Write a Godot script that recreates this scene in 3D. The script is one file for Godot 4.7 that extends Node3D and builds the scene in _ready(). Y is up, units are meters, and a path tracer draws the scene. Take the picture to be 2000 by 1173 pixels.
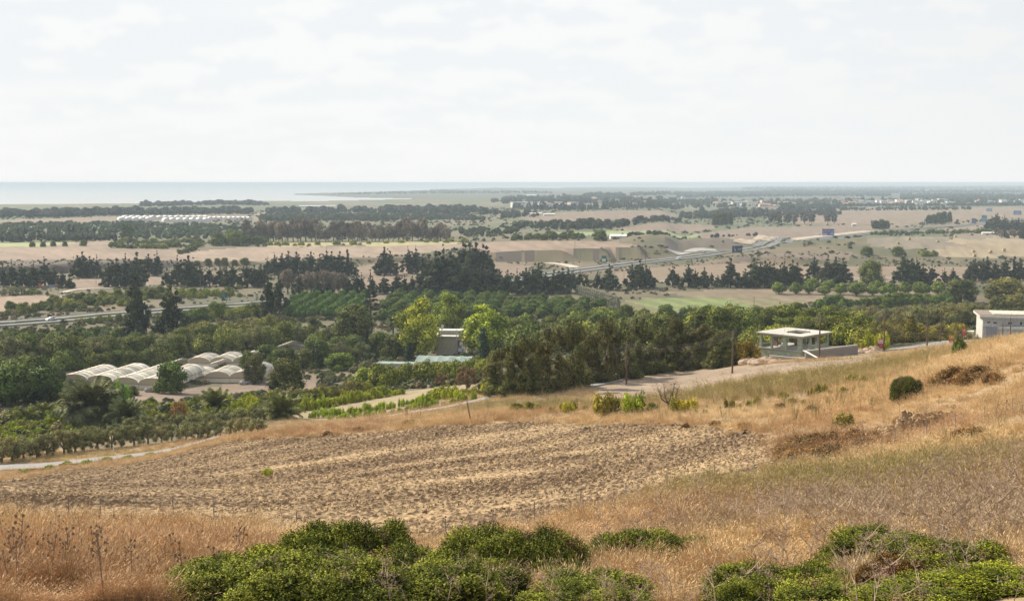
extends Node3D
# A dry hillside above a coastal plain: ploughed field, orchards, greenhouses, a highway, a village and the sea.
# The camera stands at the origin, 62 m above the plain, and looks along -z. Heights were surveyed from that hill.

const EYE := 62.0
const FOCAL := 2414.0
const LEVEL := 356.0
const SEA := -1.4

var rng := RandomNumberGenerator.new()
var names := {}
var mats := {}
var flora := {}
var grid := PackedFloat32Array()
var rough_noise := FastNoiseLite.new()
var broad_noise := FastNoiseLite.new()
var patch_noise := FastNoiseLite.new()
var pitch := 0.0
var coast := PackedVector2Array()
var field_edge := PackedVector2Array()
var mounds := []
var pads := []
var bluff_line := []

# Heights of the hill, in metres above the plain: one row per 4 degrees of bearing from 48 left to 48 right, one value per ring.
const HEIGHTS := [
	[60.5, 58.3, 55.6, 52.8, 50.3, 47.7, 44.9, 42.0, 38.1, 33.6, 28.7, 24.2, 20.2, 16.8, 14.2, 12.4, 11.3, 10.4, 9.5, 7.9, 5.3, 2.6, 0.9, 0.2, -0.0, 0.0],
	[60.5, 58.3, 55.6, 52.8, 50.3, 47.8, 45.0, 42.1, 38.2, 33.7, 28.9, 24.3, 20.2, 16.9, 14.5, 12.8, 11.7, 10.7, 9.6, 8.0, 5.5, 3.0, 1.1, 0.3, 0.0, 0.0],
	[60.5, 58.3, 55.6, 52.7, 50.2, 47.5, 44.6, 41.7, 37.7, 33.3, 28.6, 23.7, 19.4, 16.1, 13.7, 12.1, 11.0, 10.1, 9.3, 8.0, 5.1, 2.3, 0.8, 0.3, -0.0, 0.0],
	[60.5, 58.3, 55.5, 52.6, 49.9, 47.1, 44.0, 40.7, 37.1, 32.7, 27.2, 22.2, 18.1, 14.8, 12.2, 10.4, 9.2, 8.4, 7.5, 6.0, 3.8, 1.6, 0.2, -0.2, -0.2, 0.0],
	[60.5, 58.3, 55.6, 52.8, 49.9, 47.2, 44.6, 40.7, 38.0, 34.2, 27.6, 22.2, 18.9, 15.9, 12.7, 10.2, 9.3, 9.0, 8.1, 6.2, 3.9, 1.4, 0.1, -0.1, -0.2, 0.0],
	[60.5, 58.3, 55.7, 53.3, 50.8, 48.5, 47.6, 44.2, 41.1, 38.8, 33.6, 26.8, 23.4, 21.4, 19.7, 17.2, 15.6, 14.5, 13.2, 10.8, 8.2, 4.5, 1.9, 0.7, 0.2, 0.0],
	[60.5, 58.2, 55.8, 53.8, 51.8, 49.6, 47.7, 45.3, 43.0, 40.2, 35.3, 30.1, 26.3, 23.4, 21.0, 19.0, 17.3, 15.7, 14.2, 12.4, 9.6, 6.6, 3.2, 1.0, 0.3, 0.0],
	[60.5, 58.2, 55.8, 53.9, 51.9, 49.6, 47.0, 44.8, 42.5, 39.4, 35.2, 30.9, 27.2, 24.0, 21.3, 18.9, 16.6, 14.7, 12.6, 9.9, 6.5, 3.9, 1.6, 0.2, -0.0, 0.0],
	[60.5, 58.2, 55.7, 53.6, 51.5, 49.2, 46.7, 44.4, 41.8, 38.6, 34.9, 31.5, 28.3, 25.3, 22.1, 19.1, 17.0, 15.4, 12.6, 8.9, 4.9, 1.8, 0.0, -0.4, -0.3, 0.0],
	[60.5, 58.2, 55.7, 53.4, 51.2, 48.8, 46.3, 44.0, 41.4, 38.3, 35.1, 32.2, 29.8, 27.8, 25.0, 21.8, 19.6, 16.8, 13.8, 9.6, 4.9, 1.1, -0.2, 0.0, -0.1, 0.0],
	[60.5, 58.3, 55.7, 53.3, 51.1, 48.4, 45.7, 43.6, 41.3, 38.6, 35.7, 33.0, 30.7, 28.8, 25.7, 22.4, 19.8, 17.4, 14.5, 10.6, 6.0, 2.1, 0.4, 0.3, -0.0, 0.0],
	[60.5, 58.3, 55.7, 53.2, 50.9, 48.2, 45.4, 43.4, 41.4, 39.1, 36.5, 34.1, 32.0, 29.8, 27.2, 24.5, 22.0, 19.2, 15.9, 12.2, 8.2, 4.6, 1.7, 0.2, -0.2, 0.0],
	[60.5, 58.3, 55.6, 53.1, 50.8, 48.2, 45.6, 43.6, 41.6, 39.4, 37.1, 35.1, 33.1, 31.2, 29.3, 27.3, 25.1, 22.1, 18.5, 14.6, 10.7, 7.0, 3.3, 0.7, -0.0, 0.0],
	[60.5, 58.3, 55.6, 53.0, 50.8, 48.4, 45.9, 43.8, 41.7, 39.6, 37.6, 35.7, 34.0, 31.7, 29.6, 28.2, 26.7, 24.5, 21.4, 17.7, 13.9, 10.1, 5.9, 2.2, 0.3, 0.0],
	[60.5, 58.3, 55.6, 52.9, 50.8, 48.7, 46.4, 44.2, 42.3, 40.2, 38.4, 36.8, 35.0, 32.8, 30.7, 29.0, 27.7, 25.8, 23.2, 20.2, 16.9, 13.3, 8.9, 3.6, 0.3, 0.0],
	[60.5, 58.3, 55.6, 53.0, 50.9, 49.2, 47.0, 44.8, 42.7, 40.9, 39.2, 37.6, 36.1, 34.6, 33.3, 32.1, 30.6, 28.5, 25.8, 22.8, 19.2, 15.6, 11.6, 5.4, 0.8, 0.0],
	[60.5, 58.3, 55.6, 53.2, 51.3, 49.8, 47.7, 45.6, 43.5, 41.9, 40.9, 39.8, 38.5, 37.1, 35.5, 33.7, 31.9, 29.5, 27.0, 24.3, 20.8, 16.7, 12.0, 6.4, 1.3, 0.0],
	[60.5, 58.2, 55.7, 53.6, 51.9, 50.4, 48.5, 46.8, 45.0, 44.0, 43.3, 42.7, 41.9, 40.5, 38.6, 36.5, 34.3, 31.5, 28.5, 25.8, 23.0, 19.5, 15.2, 10.0, 3.8, 0.0],
	[60.5, 58.2, 55.8, 54.0, 52.4, 50.8, 49.3, 48.1, 46.7, 45.9, 45.8, 45.8, 45.2, 43.3, 41.0, 38.5, 36.2, 33.5, 30.5, 27.5, 24.6, 21.9, 19.0, 15.7, 10.7, 0.0],
	[60.5, 58.2, 55.9, 54.4, 52.8, 51.2, 50.0, 48.9, 47.4, 46.4, 46.3, 46.4, 45.6, 43.9, 42.0, 40.1, 38.0, 35.5, 32.5, 29.3, 26.0, 22.7, 18.6, 14.5, 9.8, 0.0],
	[60.5, 58.2, 55.9, 54.4, 52.9, 51.3, 50.0, 48.9, 47.4, 46.1, 45.2, 44.2, 43.6, 43.0, 42.0, 40.7, 39.1, 37.0, 33.9, 30.0, 25.5, 20.8, 15.0, 7.8, 1.4, 0.0],
	[60.5, 58.2, 55.8, 54.2, 52.8, 51.3, 49.9, 48.7, 47.3, 46.1, 45.1, 44.3, 43.6, 42.8, 41.8, 40.6, 39.0, 36.8, 33.8, 30.1, 25.6, 20.7, 14.3, 7.4, 1.9, 0.0],
	[60.5, 58.2, 55.8, 54.1, 52.7, 51.2, 49.8, 48.5, 47.3, 46.2, 45.4, 44.8, 44.1, 43.1, 41.9, 40.5, 38.9, 36.6, 33.8, 30.3, 26.1, 21.4, 15.2, 8.9, 3.9, 0.0],
	[60.5, 58.2, 55.8, 54.1, 52.7, 51.2, 49.7, 48.5, 47.3, 46.4, 45.6, 45.0, 44.3, 43.3, 42.0, 40.6, 39.0, 36.8, 33.9, 30.4, 26.3, 21.6, 15.7, 9.4, 4.3, 0.0],
	[60.5, 58.2, 55.8, 54.1, 52.7, 51.2, 49.7, 48.5, 47.3, 46.3, 45.6, 45.0, 44.2, 43.1, 41.9, 40.5, 39.0, 36.8, 33.9, 30.4, 26.2, 21.5, 15.6, 9.2, 3.9, 0.0],
]
const RINGS := [1, 8, 16, 24, 32, 42, 54, 66, 80, 96, 114, 132, 150, 168, 186, 204, 222, 244, 270, 300, 335, 375, 430, 500, 580, 680]

class Mesher:
	var v := PackedVector3Array()
	var c := PackedColorArray()
	var n := PackedVector3Array()
	var idx := PackedInt32Array()
	var tint := Color(1, 1, 1)

	func tri(a: Vector3, b: Vector3, d: Vector3) -> void:
		var k := v.size()
		v.push_back(a); v.push_back(b); v.push_back(d)
		c.push_back(tint); c.push_back(tint); c.push_back(tint)
		idx.push_back(k); idx.push_back(k + 1); idx.push_back(k + 2)

	func quad(a: Vector3, b: Vector3, d: Vector3, e: Vector3) -> void:
		var k := v.size()
		v.push_back(a); v.push_back(b); v.push_back(d); v.push_back(e)
		for i in 4:
			c.push_back(tint)
		idx.push_back(k); idx.push_back(k + 1); idx.push_back(k + 2)
		idx.push_back(k); idx.push_back(k + 2); idx.push_back(k + 3)

	func box(lo: Vector3, hi: Vector3, cut := 0.0) -> void:
		# a box with its upright edges chamfered by cut
		var k := minf(cut, 0.45 * minf(hi.x - lo.x, hi.z - lo.z))
		var ring: Array[Vector2] = []
		if k > 0.0:
			ring = [Vector2(lo.x + k, lo.z), Vector2(hi.x - k, lo.z), Vector2(hi.x, lo.z + k), Vector2(hi.x, hi.z - k), Vector2(hi.x - k, hi.z), Vector2(lo.x + k, hi.z), Vector2(lo.x, hi.z - k), Vector2(lo.x, lo.z + k)]
		else:
			ring = [Vector2(lo.x, lo.z), Vector2(hi.x, lo.z), Vector2(hi.x, hi.z), Vector2(lo.x, hi.z)]
		prism(ring, lo.y, hi.y)

	func prism(ring: Array[Vector2], y0: float, y1: float) -> void:
		var m := ring.size()
		for i in m:
			var p := ring[i]
			var q := ring[(i + 1) % m]
			quad(Vector3(p.x, y0, p.y), Vector3(q.x, y0, q.y), Vector3(q.x, y1, q.y), Vector3(p.x, y1, p.y))
		for i in range(1, m - 1):
			tri(Vector3(ring[0].x, y1, ring[0].y), Vector3(ring[i].x, y1, ring[i].y), Vector3(ring[i + 1].x, y1, ring[i + 1].y))
			tri(Vector3(ring[0].x, y0, ring[0].y), Vector3(ring[i + 1].x, y0, ring[i + 1].y), Vector3(ring[i].x, y0, ring[i].y))

	func tube(a: Vector3, b: Vector3, ra: float, rb: float, sides := 5, caps := true) -> void:
		var d := (b - a).normalized()
		var u := d.cross(Vector3(0.31, 0.17, 0.93)).normalized()
		var w := d.cross(u)
		var k := v.size()
		for i in sides:
			var t := TAU * i / sides
			var o := u * cos(t) + w * sin(t)
			v.push_back(a + o * ra); v.push_back(b + o * rb)
			c.push_back(tint); c.push_back(tint)
		for i in sides:
			var p := k + 2 * i
			var q := k + 2 * ((i + 1) % sides)
			idx.push_back(p); idx.push_back(q); idx.push_back(p + 1)
			idx.push_back(q); idx.push_back(q + 1); idx.push_back(p + 1)
		if caps:
			for i in range(1, sides - 1):
				idx.push_back(k + 1); idx.push_back(k + 1 + 2 * i); idx.push_back(k + 3 + 2 * i)
				idx.push_back(k); idx.push_back(k + 2 + 2 * i); idx.push_back(k + 2 * i)

	func blob(at: Vector3, r: Vector3, rows := 4, cols := 7, wobble := 0.12, rnd: RandomNumberGenerator = null) -> void:
		var k := v.size()
		for i in rows + 1:
			var th := PI * i / rows
			for j in cols:
				var ph := TAU * (j + 0.5 * (i % 2)) / cols
				var s := 1.0 + (rnd.randf_range(-wobble, wobble) if rnd else 0.0)
				v.push_back(at + Vector3(sin(th) * cos(ph), cos(th), sin(th) * sin(ph)) * r * s)
				c.push_back(tint)
		for i in rows:
			for j in cols:
				var p := k + i * cols + j
				var q := k + i * cols + (j + 1) % cols
				idx.push_back(p); idx.push_back(q); idx.push_back(p + cols)
				idx.push_back(q); idx.push_back(q + cols); idx.push_back(p + cols)

	func leaf(at: Vector3, along: Vector3, side: Vector3, col: Color) -> void:
		# a leaf spray: two triangles folded along the midrib
		var k := v.size()
		v.push_back(at - along); v.push_back(at + side); v.push_back(at + along); v.push_back(at - side)
		c.push_back(col); c.push_back(col); c.push_back(col); c.push_back(col)
		idx.push_back(k); idx.push_back(k + 1); idx.push_back(k + 2)
		idx.push_back(k); idx.push_back(k + 2); idx.push_back(k + 3)

	func done() -> ArrayMesh:
		var a := []
		a.resize(Mesh.ARRAY_MAX)
		a[Mesh.ARRAY_VERTEX] = v
		a[Mesh.ARRAY_COLOR] = c
		if n.size() == v.size():
			a[Mesh.ARRAY_NORMAL] = n
		a[Mesh.ARRAY_INDEX] = idx
		var m := ArrayMesh.new()
		m.add_surface_from_arrays(Mesh.PRIMITIVE_TRIANGLES, a)
		return m


func _ready() -> void:
	rng.seed = 20240611
	pitch = atan((586.5 - LEVEL) / FOCAL)
	var cam := Camera3D.new()
	cam.name = "camera"
	cam.position = Vector3(0, EYE, 0)
	cam.rotation.x = -pitch
	cam.fov = rad_to_deg(2.0 * atan(586.5 / FOCAL))
	cam.near = 0.5
	cam.far = 90000.0
	add_child(cam)
	cam.current = true
	var env := Environment.new()
	env.background_mode = Environment.BG_SKY
	env.tonemap_mode = Environment.TONE_MAPPER_LINEAR
	env.tonemap_exposure = 1.52
	var sky := Sky.new()
	var pan := PanoramaSkyMaterial.new()
	pan.panorama = make_sky()
	sky.sky_material = pan
	env.sky = sky
	env.fog_enabled = true
	env.fog_density = 0.000115
	env.fog_light_color = Color(0.86, 0.935, 1.0)
	env.sdfgi_enabled = true
	env.ssao_enabled = true
	env.ssil_enabled = true
	var we := WorldEnvironment.new()
	we.name = "world_environment"
	we.environment = env
	add_child(we)
	var sun := DirectionalLight3D.new()
	sun.name = "sun"
	sun.light_energy = 1.6
	sun.light_color = Color(1.0, 0.945, 0.85)
	sun.light_angular_distance = 0.5
	sun.shadow_enabled = true
	add_child(sun)
	sun.look_at_from_position(Vector3(-60, 62, -50), Vector3.ZERO)

	lay_of_land()
	for q in v2([-260, 978, -120, 1002, 0, 1013, 200, 1021, 420, 1035, 560, 1052, 700, 1066, 860, 1068, 960, 1050, 1060, 1032, 1150, 1012, 1240, 985, 1330, 950, 1430, 937, 1490, 928, 1548, 906, 1532, 872, 1510, 853, 1420, 838, 1250, 828, 1000, 826, 880, 831, 700, 848, 500, 860, 340, 884, 220, 900, 0, 933, -200, 955]):
		var p := spot(q.x, q.y)
		field_edge.push_back(Vector2(p.x, p.z))
	land_cover()
	build_ground()
	build_sea()
	build_roads()
	build_ploughed_field()
	build_frame_house()
	build_factory()
	build_white_house()
	build_greenhouses()
	build_village()
	plant_all()
	build_lines()
	build_signs()
	build_traffic()
	build_grass()
	build_stalks()


# ---------------------------------------------------------------- naming and parts

func numbered(called: String) -> String:
	var k: int = names.get(called, -1) + 1
	names[called] = k
	return called if k == 0 else "%s_%03d" % [called, k]

func tag(o: Node3D, label: String, category: String, group := "", kind := "") -> Node3D:
	o.set_meta("label", label)
	if category:
		o.set_meta("category", category)
	if group:
		o.set_meta("group", group)
	if kind:
		o.set_meta("kind", kind)
	return o

func thing(called: String, label: String, category: String, at := Vector3.ZERO, turn := 0.0, group := "") -> Node3D:
	var o := Node3D.new()
	o.name = numbered(called)
	add_child(o, true)
	o.position = at
	o.rotation.y = turn
	tag(o, label, category, group)
	return o

func part(called: String, m: Mesh, mat: Material, parent: Node3D) -> MeshInstance3D:
	var o := MeshInstance3D.new()
	o.name = called
	o.mesh = m
	o.material_override = mat
	parent.add_child(o, true)
	return o

func lone(called: String, m: Mesh, mat: Material, label: String, category: String, group := "", kind := "") -> MeshInstance3D:
	var o := MeshInstance3D.new()
	o.name = numbered(called)
	o.mesh = m
	o.material_override = mat
	add_child(o, true)
	tag(o, label, category, group, kind)
	return o

func scatter(called: String, m: Mesh, mat: Material, where: Array[Transform3D], tints: PackedColorArray, label: String, category: String) -> MultiMeshInstance3D:
	var mm := MultiMesh.new()
	mm.transform_format = MultiMesh.TRANSFORM_3D
	mm.use_colors = true
	mm.mesh = m
	mm.instance_count = where.size()
	for i in where.size():
		mm.set_instance_transform(i, where[i])
		mm.set_instance_color(i, tints[i])
	var o := MultiMeshInstance3D.new()
	o.name = numbered(called)
	o.multimesh = mm
	o.material_override = mat
	add_child(o, true)
	tag(o, label, category, "", "stuff")
	return o

func ordinal(i: int) -> String:
	var words := ["first", "second", "third", "fourth", "fifth", "sixth", "seventh", "eighth", "ninth", "tenth", "eleventh", "twelfth", "thirteenth", "fourteenth", "fifteenth", "sixteenth", "seventeenth", "eighteenth", "nineteenth", "twentieth"]
	if i < 20:
		return words[i]
	var tens: String = ["twenty", "thirty", "forty", "fifty", "sixty"][mini((i + 1) / 10 - 2, 4)]
	if (i + 1) % 10 == 0:
		return tens.trim_suffix("y") + "ieth"
	return tens + "-" + words[(i + 1) % 10 - 1]


# ---------------------------------------------------------------- materials

func srgb(r: float, g: float, b: float) -> Color:
	return Color(r, g, b).linear_to_srgb()

func noise_map(seed_: int, freq: float, lo: float, hi: float, octaves := 4, size := 256, bump := 0.0) -> NoiseTexture2D:
	var f := FastNoiseLite.new()
	f.seed = seed_
	f.frequency = freq
	f.fractal_octaves = octaves
	var t := NoiseTexture2D.new()
	t.noise = f
	t.width = size
	t.height = size
	t.seamless = true
	if bump > 0.0:
		t.as_normal_map = true
		t.bump_strength = bump
		return t
	var g := Gradient.new()
	g.set_color(0, Color(lo, lo, lo))
	g.set_color(1, Color(hi, hi, hi))
	t.color_ramp = g
	return t

func plain(key: String, rough := 0.9, metal := 0.0) -> StandardMaterial3D:
	# vertex-coloured paint, plaster, bark and the like
	if not mats.has(key):
		var m := StandardMaterial3D.new()
		m.resource_name = key
		m.vertex_color_use_as_albedo = true
		m.roughness = rough
		m.metallic = metal
		mats[key] = m
	return mats[key]

func grained(key: String, rough: float, tile: float, lo: float, hi: float, bump := 0.0) -> StandardMaterial3D:
	if not mats.has(key):
		var m := plain(key, rough)
		m.albedo_texture = noise_map(key.hash() % 1000, 0.02, lo, hi, 5)
		m.uv1_triplanar = true
		m.uv1_world_triplanar = true
		m.uv1_scale = Vector3.ONE / tile
		if bump > 0.0:
			m.normal_enabled = true
			m.normal_texture = noise_map(key.hash() % 1000 + 7, 0.03, 0, 1, 5, 256, bump)
	return mats[key]

func leafy(key: String, tint: Color, through := 0.5) -> StandardMaterial3D:
	if not mats.has(key):
		var m := StandardMaterial3D.new()
		m.resource_name = key
		m.vertex_color_use_as_albedo = true
		m.albedo_color = tint.linear_to_srgb()
		m.roughness = 0.72
		m.metallic_specular = 0.22
		m.backlight = Color(through, through, through * 0.55)
		m.cull_mode = BaseMaterial3D.CULL_DISABLED
		mats[key] = m
	return mats[key]

func glassy(key: String, tint: Color, rough := 0.1) -> StandardMaterial3D:
	if not mats.has(key):
		var m := StandardMaterial3D.new()
		m.resource_name = key
		m.albedo_color = tint.linear_to_srgb()
		m.roughness = rough
		m.metallic_specular = 0.6
		mats[key] = m
	return mats[key]


# ---------------------------------------------------------------- the lie of the land

func wave(a: Array, k: int, t: float) -> float:
	var n := a.size()
	var p0: float = a[clampi(k - 1, 0, n - 1)]
	var p1: float = a[clampi(k, 0, n - 1)]
	var p2: float = a[clampi(k + 1, 0, n - 1)]
	var p3: float = a[clampi(k + 2, 0, n - 1)]
	return cubic_interpolate(p1, p2, p0, p3, t)

func survey() -> void:
	# the heights on a finer net: half a degree by rings of 2 per cent
	grid.resize(193 * 200)
	var rows := []
	for i in 193:
		var deg := -48.0 + i * 0.5
		var u := (deg + 48.0) / 4.0
		var k := mini(int(u), 23)
		var col := []
		for j in RINGS.size():
			var acr := [HEIGHTS[maxi(k - 1, 0)][j], HEIGHTS[k][j], HEIGHTS[k + 1][j], HEIGHTS[mini(k + 2, 24)][j]]
			col.push_back(cubic_interpolate(acr[1], acr[2], acr[0], acr[3], u - k))
		for r in 200:
			var d := exp(log(8.0) + r * 0.0223)
			var j := 0
			while j < RINGS.size() - 2 and RINGS[j + 1] < d:
				j += 1
			var t := clampf((d - RINGS[j]) / (RINGS[j + 1] - RINGS[j]), 0.0, 1.0)
			grid[i * 200 + r] = wave(col, j, t)

func hill(deg: float, d: float) -> float:
	var u := clampf((clampf(deg, -48.0, 48.0) + 48.0) * 2.0, 0.0, 191.999)
	var w := clampf((log(maxf(d, 8.0)) - log(8.0)) / 0.0223, 0.0, 198.999)
	var i := int(u)
	var j := int(w)
	u -= i
	w -= j
	var k := i * 200 + j
	var h := lerpf(lerpf(grid[k], grid[k + 200], u), lerpf(grid[k + 1], grid[k + 201], u), w)
	if d < 8.0:
		h += (8.0 - d) * 0.29
	h = minf(h, 60.4)
	if d > 640.0:
		h *= 1.0 - smoothstep(640.0, 690.0, d)
	return h

func bluff_at(deg: float) -> Vector2:
	# distance of the foot of the terrace beyond the highway, and its height
	for k in range(1, bluff_line.size()):
		if deg < bluff_line[k].x or k == bluff_line.size() - 1:
			var a: Vector3 = bluff_line[k - 1]
			var b: Vector3 = bluff_line[k]
			var t := smoothstep(a.x, b.x, deg)
			return Vector2(lerpf(a.y, b.y, t), lerpf(a.z, b.z, t))
	return Vector2(900, 0)

func ground(x: float, z: float) -> float:
	var d := sqrt(x * x + z * z)
	var deg := rad_to_deg(atan2(x, -z))
	var h := 0.0
	if absf(deg) > 48.0:
		h = lerpf(hill(deg, d), 58.0 - d * 0.02, smoothstep(55.0, 150.0, absf(deg)))
	elif d < 690.0:
		h = hill(deg, d)
		for m in pads:
			var q := Vector2((x - m[0]) / m[2], (z - m[1]) / m[3]).length_squared()
			if q < 1.0:
				h += m[4] * (1.0 - q) * (1.0 - q)
	if d > 780.0:
		var b := bluff_at(deg)
		h += b.y * smoothstep(b.x, b.x + 8.0, d + 3.0 * broad_noise.get_noise_2d(x * 1.2, z * 1.2))
		for m in mounds:
			var q := Vector2((x - m[0]) / m[2], (z - m[1]) / m[3]).length_squared()
			if q < 1.0:
				h += m[4] * (1.0 - q) * (1.0 - q) * (1.0 + 0.35 * rough_noise.get_noise_2d(x, z))
		if d > 2600.0 and not Geometry2D.is_point_in_polygon(Vector2(x, z), coast):
			h = -6.0
	return h + 0.18 * rough_noise.get_noise_2d(x * 0.5, z * 0.5) * smoothstep(10.0, 60.0, d)

func sight(px: float, py: float) -> Vector3:
	return Vector3((px - 1000.0) / FOCAL, (586.5 - py) / FOCAL, -1.0).rotated(Vector3.RIGHT, -pitch)

func spot(px: float, py: float) -> Vector3:
	# the point of the ground that one sees in that direction from the hilltop
	var r := sight(px, py)
	var flat := sqrt(r.x * r.x + r.z * r.z)
	var last := 14.0
	var d := 14.0 if py > 1100.0 else 24.0 if py > 900.0 else 50.0
	while d < 46000.0:
		var t := d / flat
		if EYE + r.y * t <= ground(r.x * t, r.z * t):
			break
		last = d
		d *= 1.02
	for i in 7:
		var mid := (last + d) / 2.0
		var t := mid / flat
		if EYE + r.y * t <= ground(r.x * t, r.z * t):
			d = mid
		else:
			last = mid
	return Vector3(r.x / flat * d, ground(r.x / flat * d, r.z / flat * d), r.z / flat * d)

func at(px: float, d: float) -> Vector3:
	# the ground at that bearing and distance
	var a := atan((px - 1000.0) / FOCAL)
	return on(Vector2(sin(a) * d, -cos(a) * d))

func on(p: Vector2, lift := 0.0) -> Vector3:
	return Vector3(p.x, ground(p.x, p.y) + lift, p.y)

func metres(p: Vector3, pixels: float) -> float:
	return pixels * Vector2(p.x, p.z).length() / FOCAL

func flat(points: Array) -> PackedVector2Array:
	# an outline on the ground from bearings
	var out := PackedVector2Array()
	for q in points:
		var p := spot(q.x, q.y)
		out.push_back(Vector2(p.x, p.z))
	return out


# ---------------------------------------------------------------- sky and ground

func make_sky() -> ImageTexture:
	# bright hazy air, whiter towards the sun, with thin cumulus; nothing but air and clouds
	var w := 2048
	var h := 1024
	var im := Image.create_empty(w, h, false, Image.FORMAT_RGBF)
	var puffs := FastNoiseLite.new()
	puffs.seed = 11
	puffs.frequency = 1.0
	puffs.fractal_octaves = 5
	var veil := FastNoiseLite.new()
	veil.seed = 23
	veil.frequency = 1.0
	veil.fractal_octaves = 3
	var sun := Vector3(-0.60, 0.62, -0.50).normalized()
	for j in h:
		var el := (0.5 - (j + 0.5) / h) * PI
		for i in w:
			if el < 0.0:
				im.set_pixel(i, j, Color(0.585, 0.60, 0.60))
				continue
			var az := (i + 0.5) / w * TAU
			var dir := Vector3(cos(el) * sin(az), sin(el), -cos(el) * cos(az))
			var s := dir.dot(sun)
			var near := clampf(s * 0.5 + 0.5, 0.0, 1.0)
			var y := maxf(dir.y, 0.0)
			var low := exp(-y * 7.0)
			var air := Color(0.20, 0.245, 0.32).lerp(Color(0.560, 0.590, 0.622), smoothstep(0.15, 0.80, near))
			air = air.lerp(Color(0.610, 0.618, 0.610), low * smoothstep(0.0, 0.75, near))
			# high veil and cumulus on a sheet overhead, so they shrink towards the horizon
			var k := 1.0 / (y + 0.16)
			var p := Vector3(dir.x * k * 1.5, dir.z * k * 1.5, 0.0)
			var c := puffs.get_noise_3d(p.x * 2.3 + 4.1, p.y * 2.6 + 2.2, y * 14.0) + 0.5 * veil.get_noise_3d(p.x * 0.8, p.y * 0.9, 5.0)
			var cover := smoothstep(0.03, 0.17, c + 0.06 * near) * (1.0 - 0.75 * low) * 0.85
			var v := veil.get_noise_3d(p.x * 0.45 + 9.0, p.y * 1.1, 2.0)
			cover = maxf(cover, smoothstep(-0.2, 0.6, v) * 0.35)
			air = air.lerp(Color(0.672, 0.668, 0.650) * (0.30 + 0.70 * smoothstep(0.1, 0.8, near)), cover * 0.9)
			im.set_pixel(i, j, air)
	return ImageTexture.create_from_image(im)

func lay_of_land() -> void:
	rough_noise.seed = 3
	rough_noise.frequency = 0.05
	rough_noise.fractal_octaves = 4
	broad_noise.seed = 8
	broad_noise.frequency = 0.012
	broad_noise.fractal_octaves = 3
	patch_noise.seed = 5
	patch_noise.noise_type = FastNoiseLite.TYPE_CELLULAR
	patch_noise.cellular_return_type = FastNoiseLite.RETURN_CELL_VALUE
	patch_noise.frequency = 0.0042
	survey()
	for q in [[-900, 404.5], [0, 402.8], [120, 402.5], [200, 402], [280, 399], [440, 395], [520, 393], [600, 394.5], [700, 392.5], [800, 390.5], [836, 388], [800, 386.5], [700, 385], [640, 382], [565, 379.3], [620, 377.8], [700, 376], [800, 373.5], [870, 370.5], [1060, 370], [1100, 368], [1250, 366.8], [1420, 365.3], [1500, 363.5], [1600, 361.8], [1750, 360.2], [3200, 360.0], [3200, 560], [-900, 560]]:
		var r := sight(q[0], q[1])
		var t := -EYE / r.y
		coast.push_back(Vector2(r.x * t, r.z * t))
	# the factory stands in a shallow dip
	for q in [[1975, 352, 62, 58, -3.0]]:
		var a := atan((q[0] - 1000.0) / FOCAL)
		pads.push_back([sin(a) * q[1], -cos(a) * q[1], q[2], q[3], q[4]])
	# the terrace beyond the highway: bearing, distance of its foot, height
	for q in [[-400, 875, 6.5], [0, 882, 6.5], [200, 901, 6], [330, 927, 4], [520, 948, 3], [700, 948, 4], [900, 964, 5.5], [1050, 977, 8], [1150, 987, 8.5], [1230, 1017, 8.5], [1290, 1033, 7], [1335, 1043, 0], [1500, 1043, 0]]:
		bluff_line.push_back(Vector3(rad_to_deg(atan((q[0] - 1000.0) / FOCAL)), q[1], q[2]))
	for q in [[1440, 980, 30, 17, 6.0], [1490, 1001, 36, 18, 5.5], [1580, 975, 52, 18, 6.0], [1640, 1012, 46, 20, 6.0], [1530, 1038, 60, 30, 4.0], [1310, 1149, 62, 48, 8.0], [1380, 1202, 80, 48, 9.0], [1470, 1272, 80, 45, 8.0], [1790, 1165, 240, 150, 4.0], [1930, 1218, 260, 160, 5.0], [1690, 1229, 150, 60, 4.0]]:
		var a := atan((q[0] - 1000.0) / FOCAL)
		mounds.push_back([sin(a) * q[1], -cos(a) * q[1], q[2], q[3], q[4]])
	for q in [[790, 9616, 500, 280, 5], [930, 9616, 560, 300, 12], [1030, 9695, 700, 300, 13], [1150, 12733, 1500, 400, 8], [1500, 18771, 3000, 900, 12], [1800, 17665, 2600, 900, 15], [1960, 16603, 2600, 900, 17], [2150, 16603, 2600, 900, 18], [20, 3559, 420, 90, 7], [820, 4858, 160, 60, 9]]:
		var a := atan((q[0] - 1000.0) / FOCAL)
		mounds.push_back([sin(a) * q[1], -cos(a) * q[1], q[2], q[3], q[4]])

var covers := []

func cover(called: String, label: String, one: Color, two: Color, outline: Array, stripe := 0.0) -> void:
	var p := flat(outline)
	var lo := p[0]
	var hi := p[0]
	for q in p:
		lo = lo.min(q)
		hi = hi.max(q)
	var k := 0.58 if called in ["dry_field", "far_field"] else 1.0 if called in ["shade_painted_bank", "garden_soil", "grass_strip", "crop_field"] else 0.69
	covers.push_back({"name": called, "label": label, "a": shade(one, k), "b": shade(two, k), "p": p, "lo": lo, "hi": hi, "stripe": stripe})

func v2(a: Array) -> Array:
	var out := []
	for i in range(0, a.size(), 2):
		out.push_back(Vector2(a[i], a[i + 1]))
	return out

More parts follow.
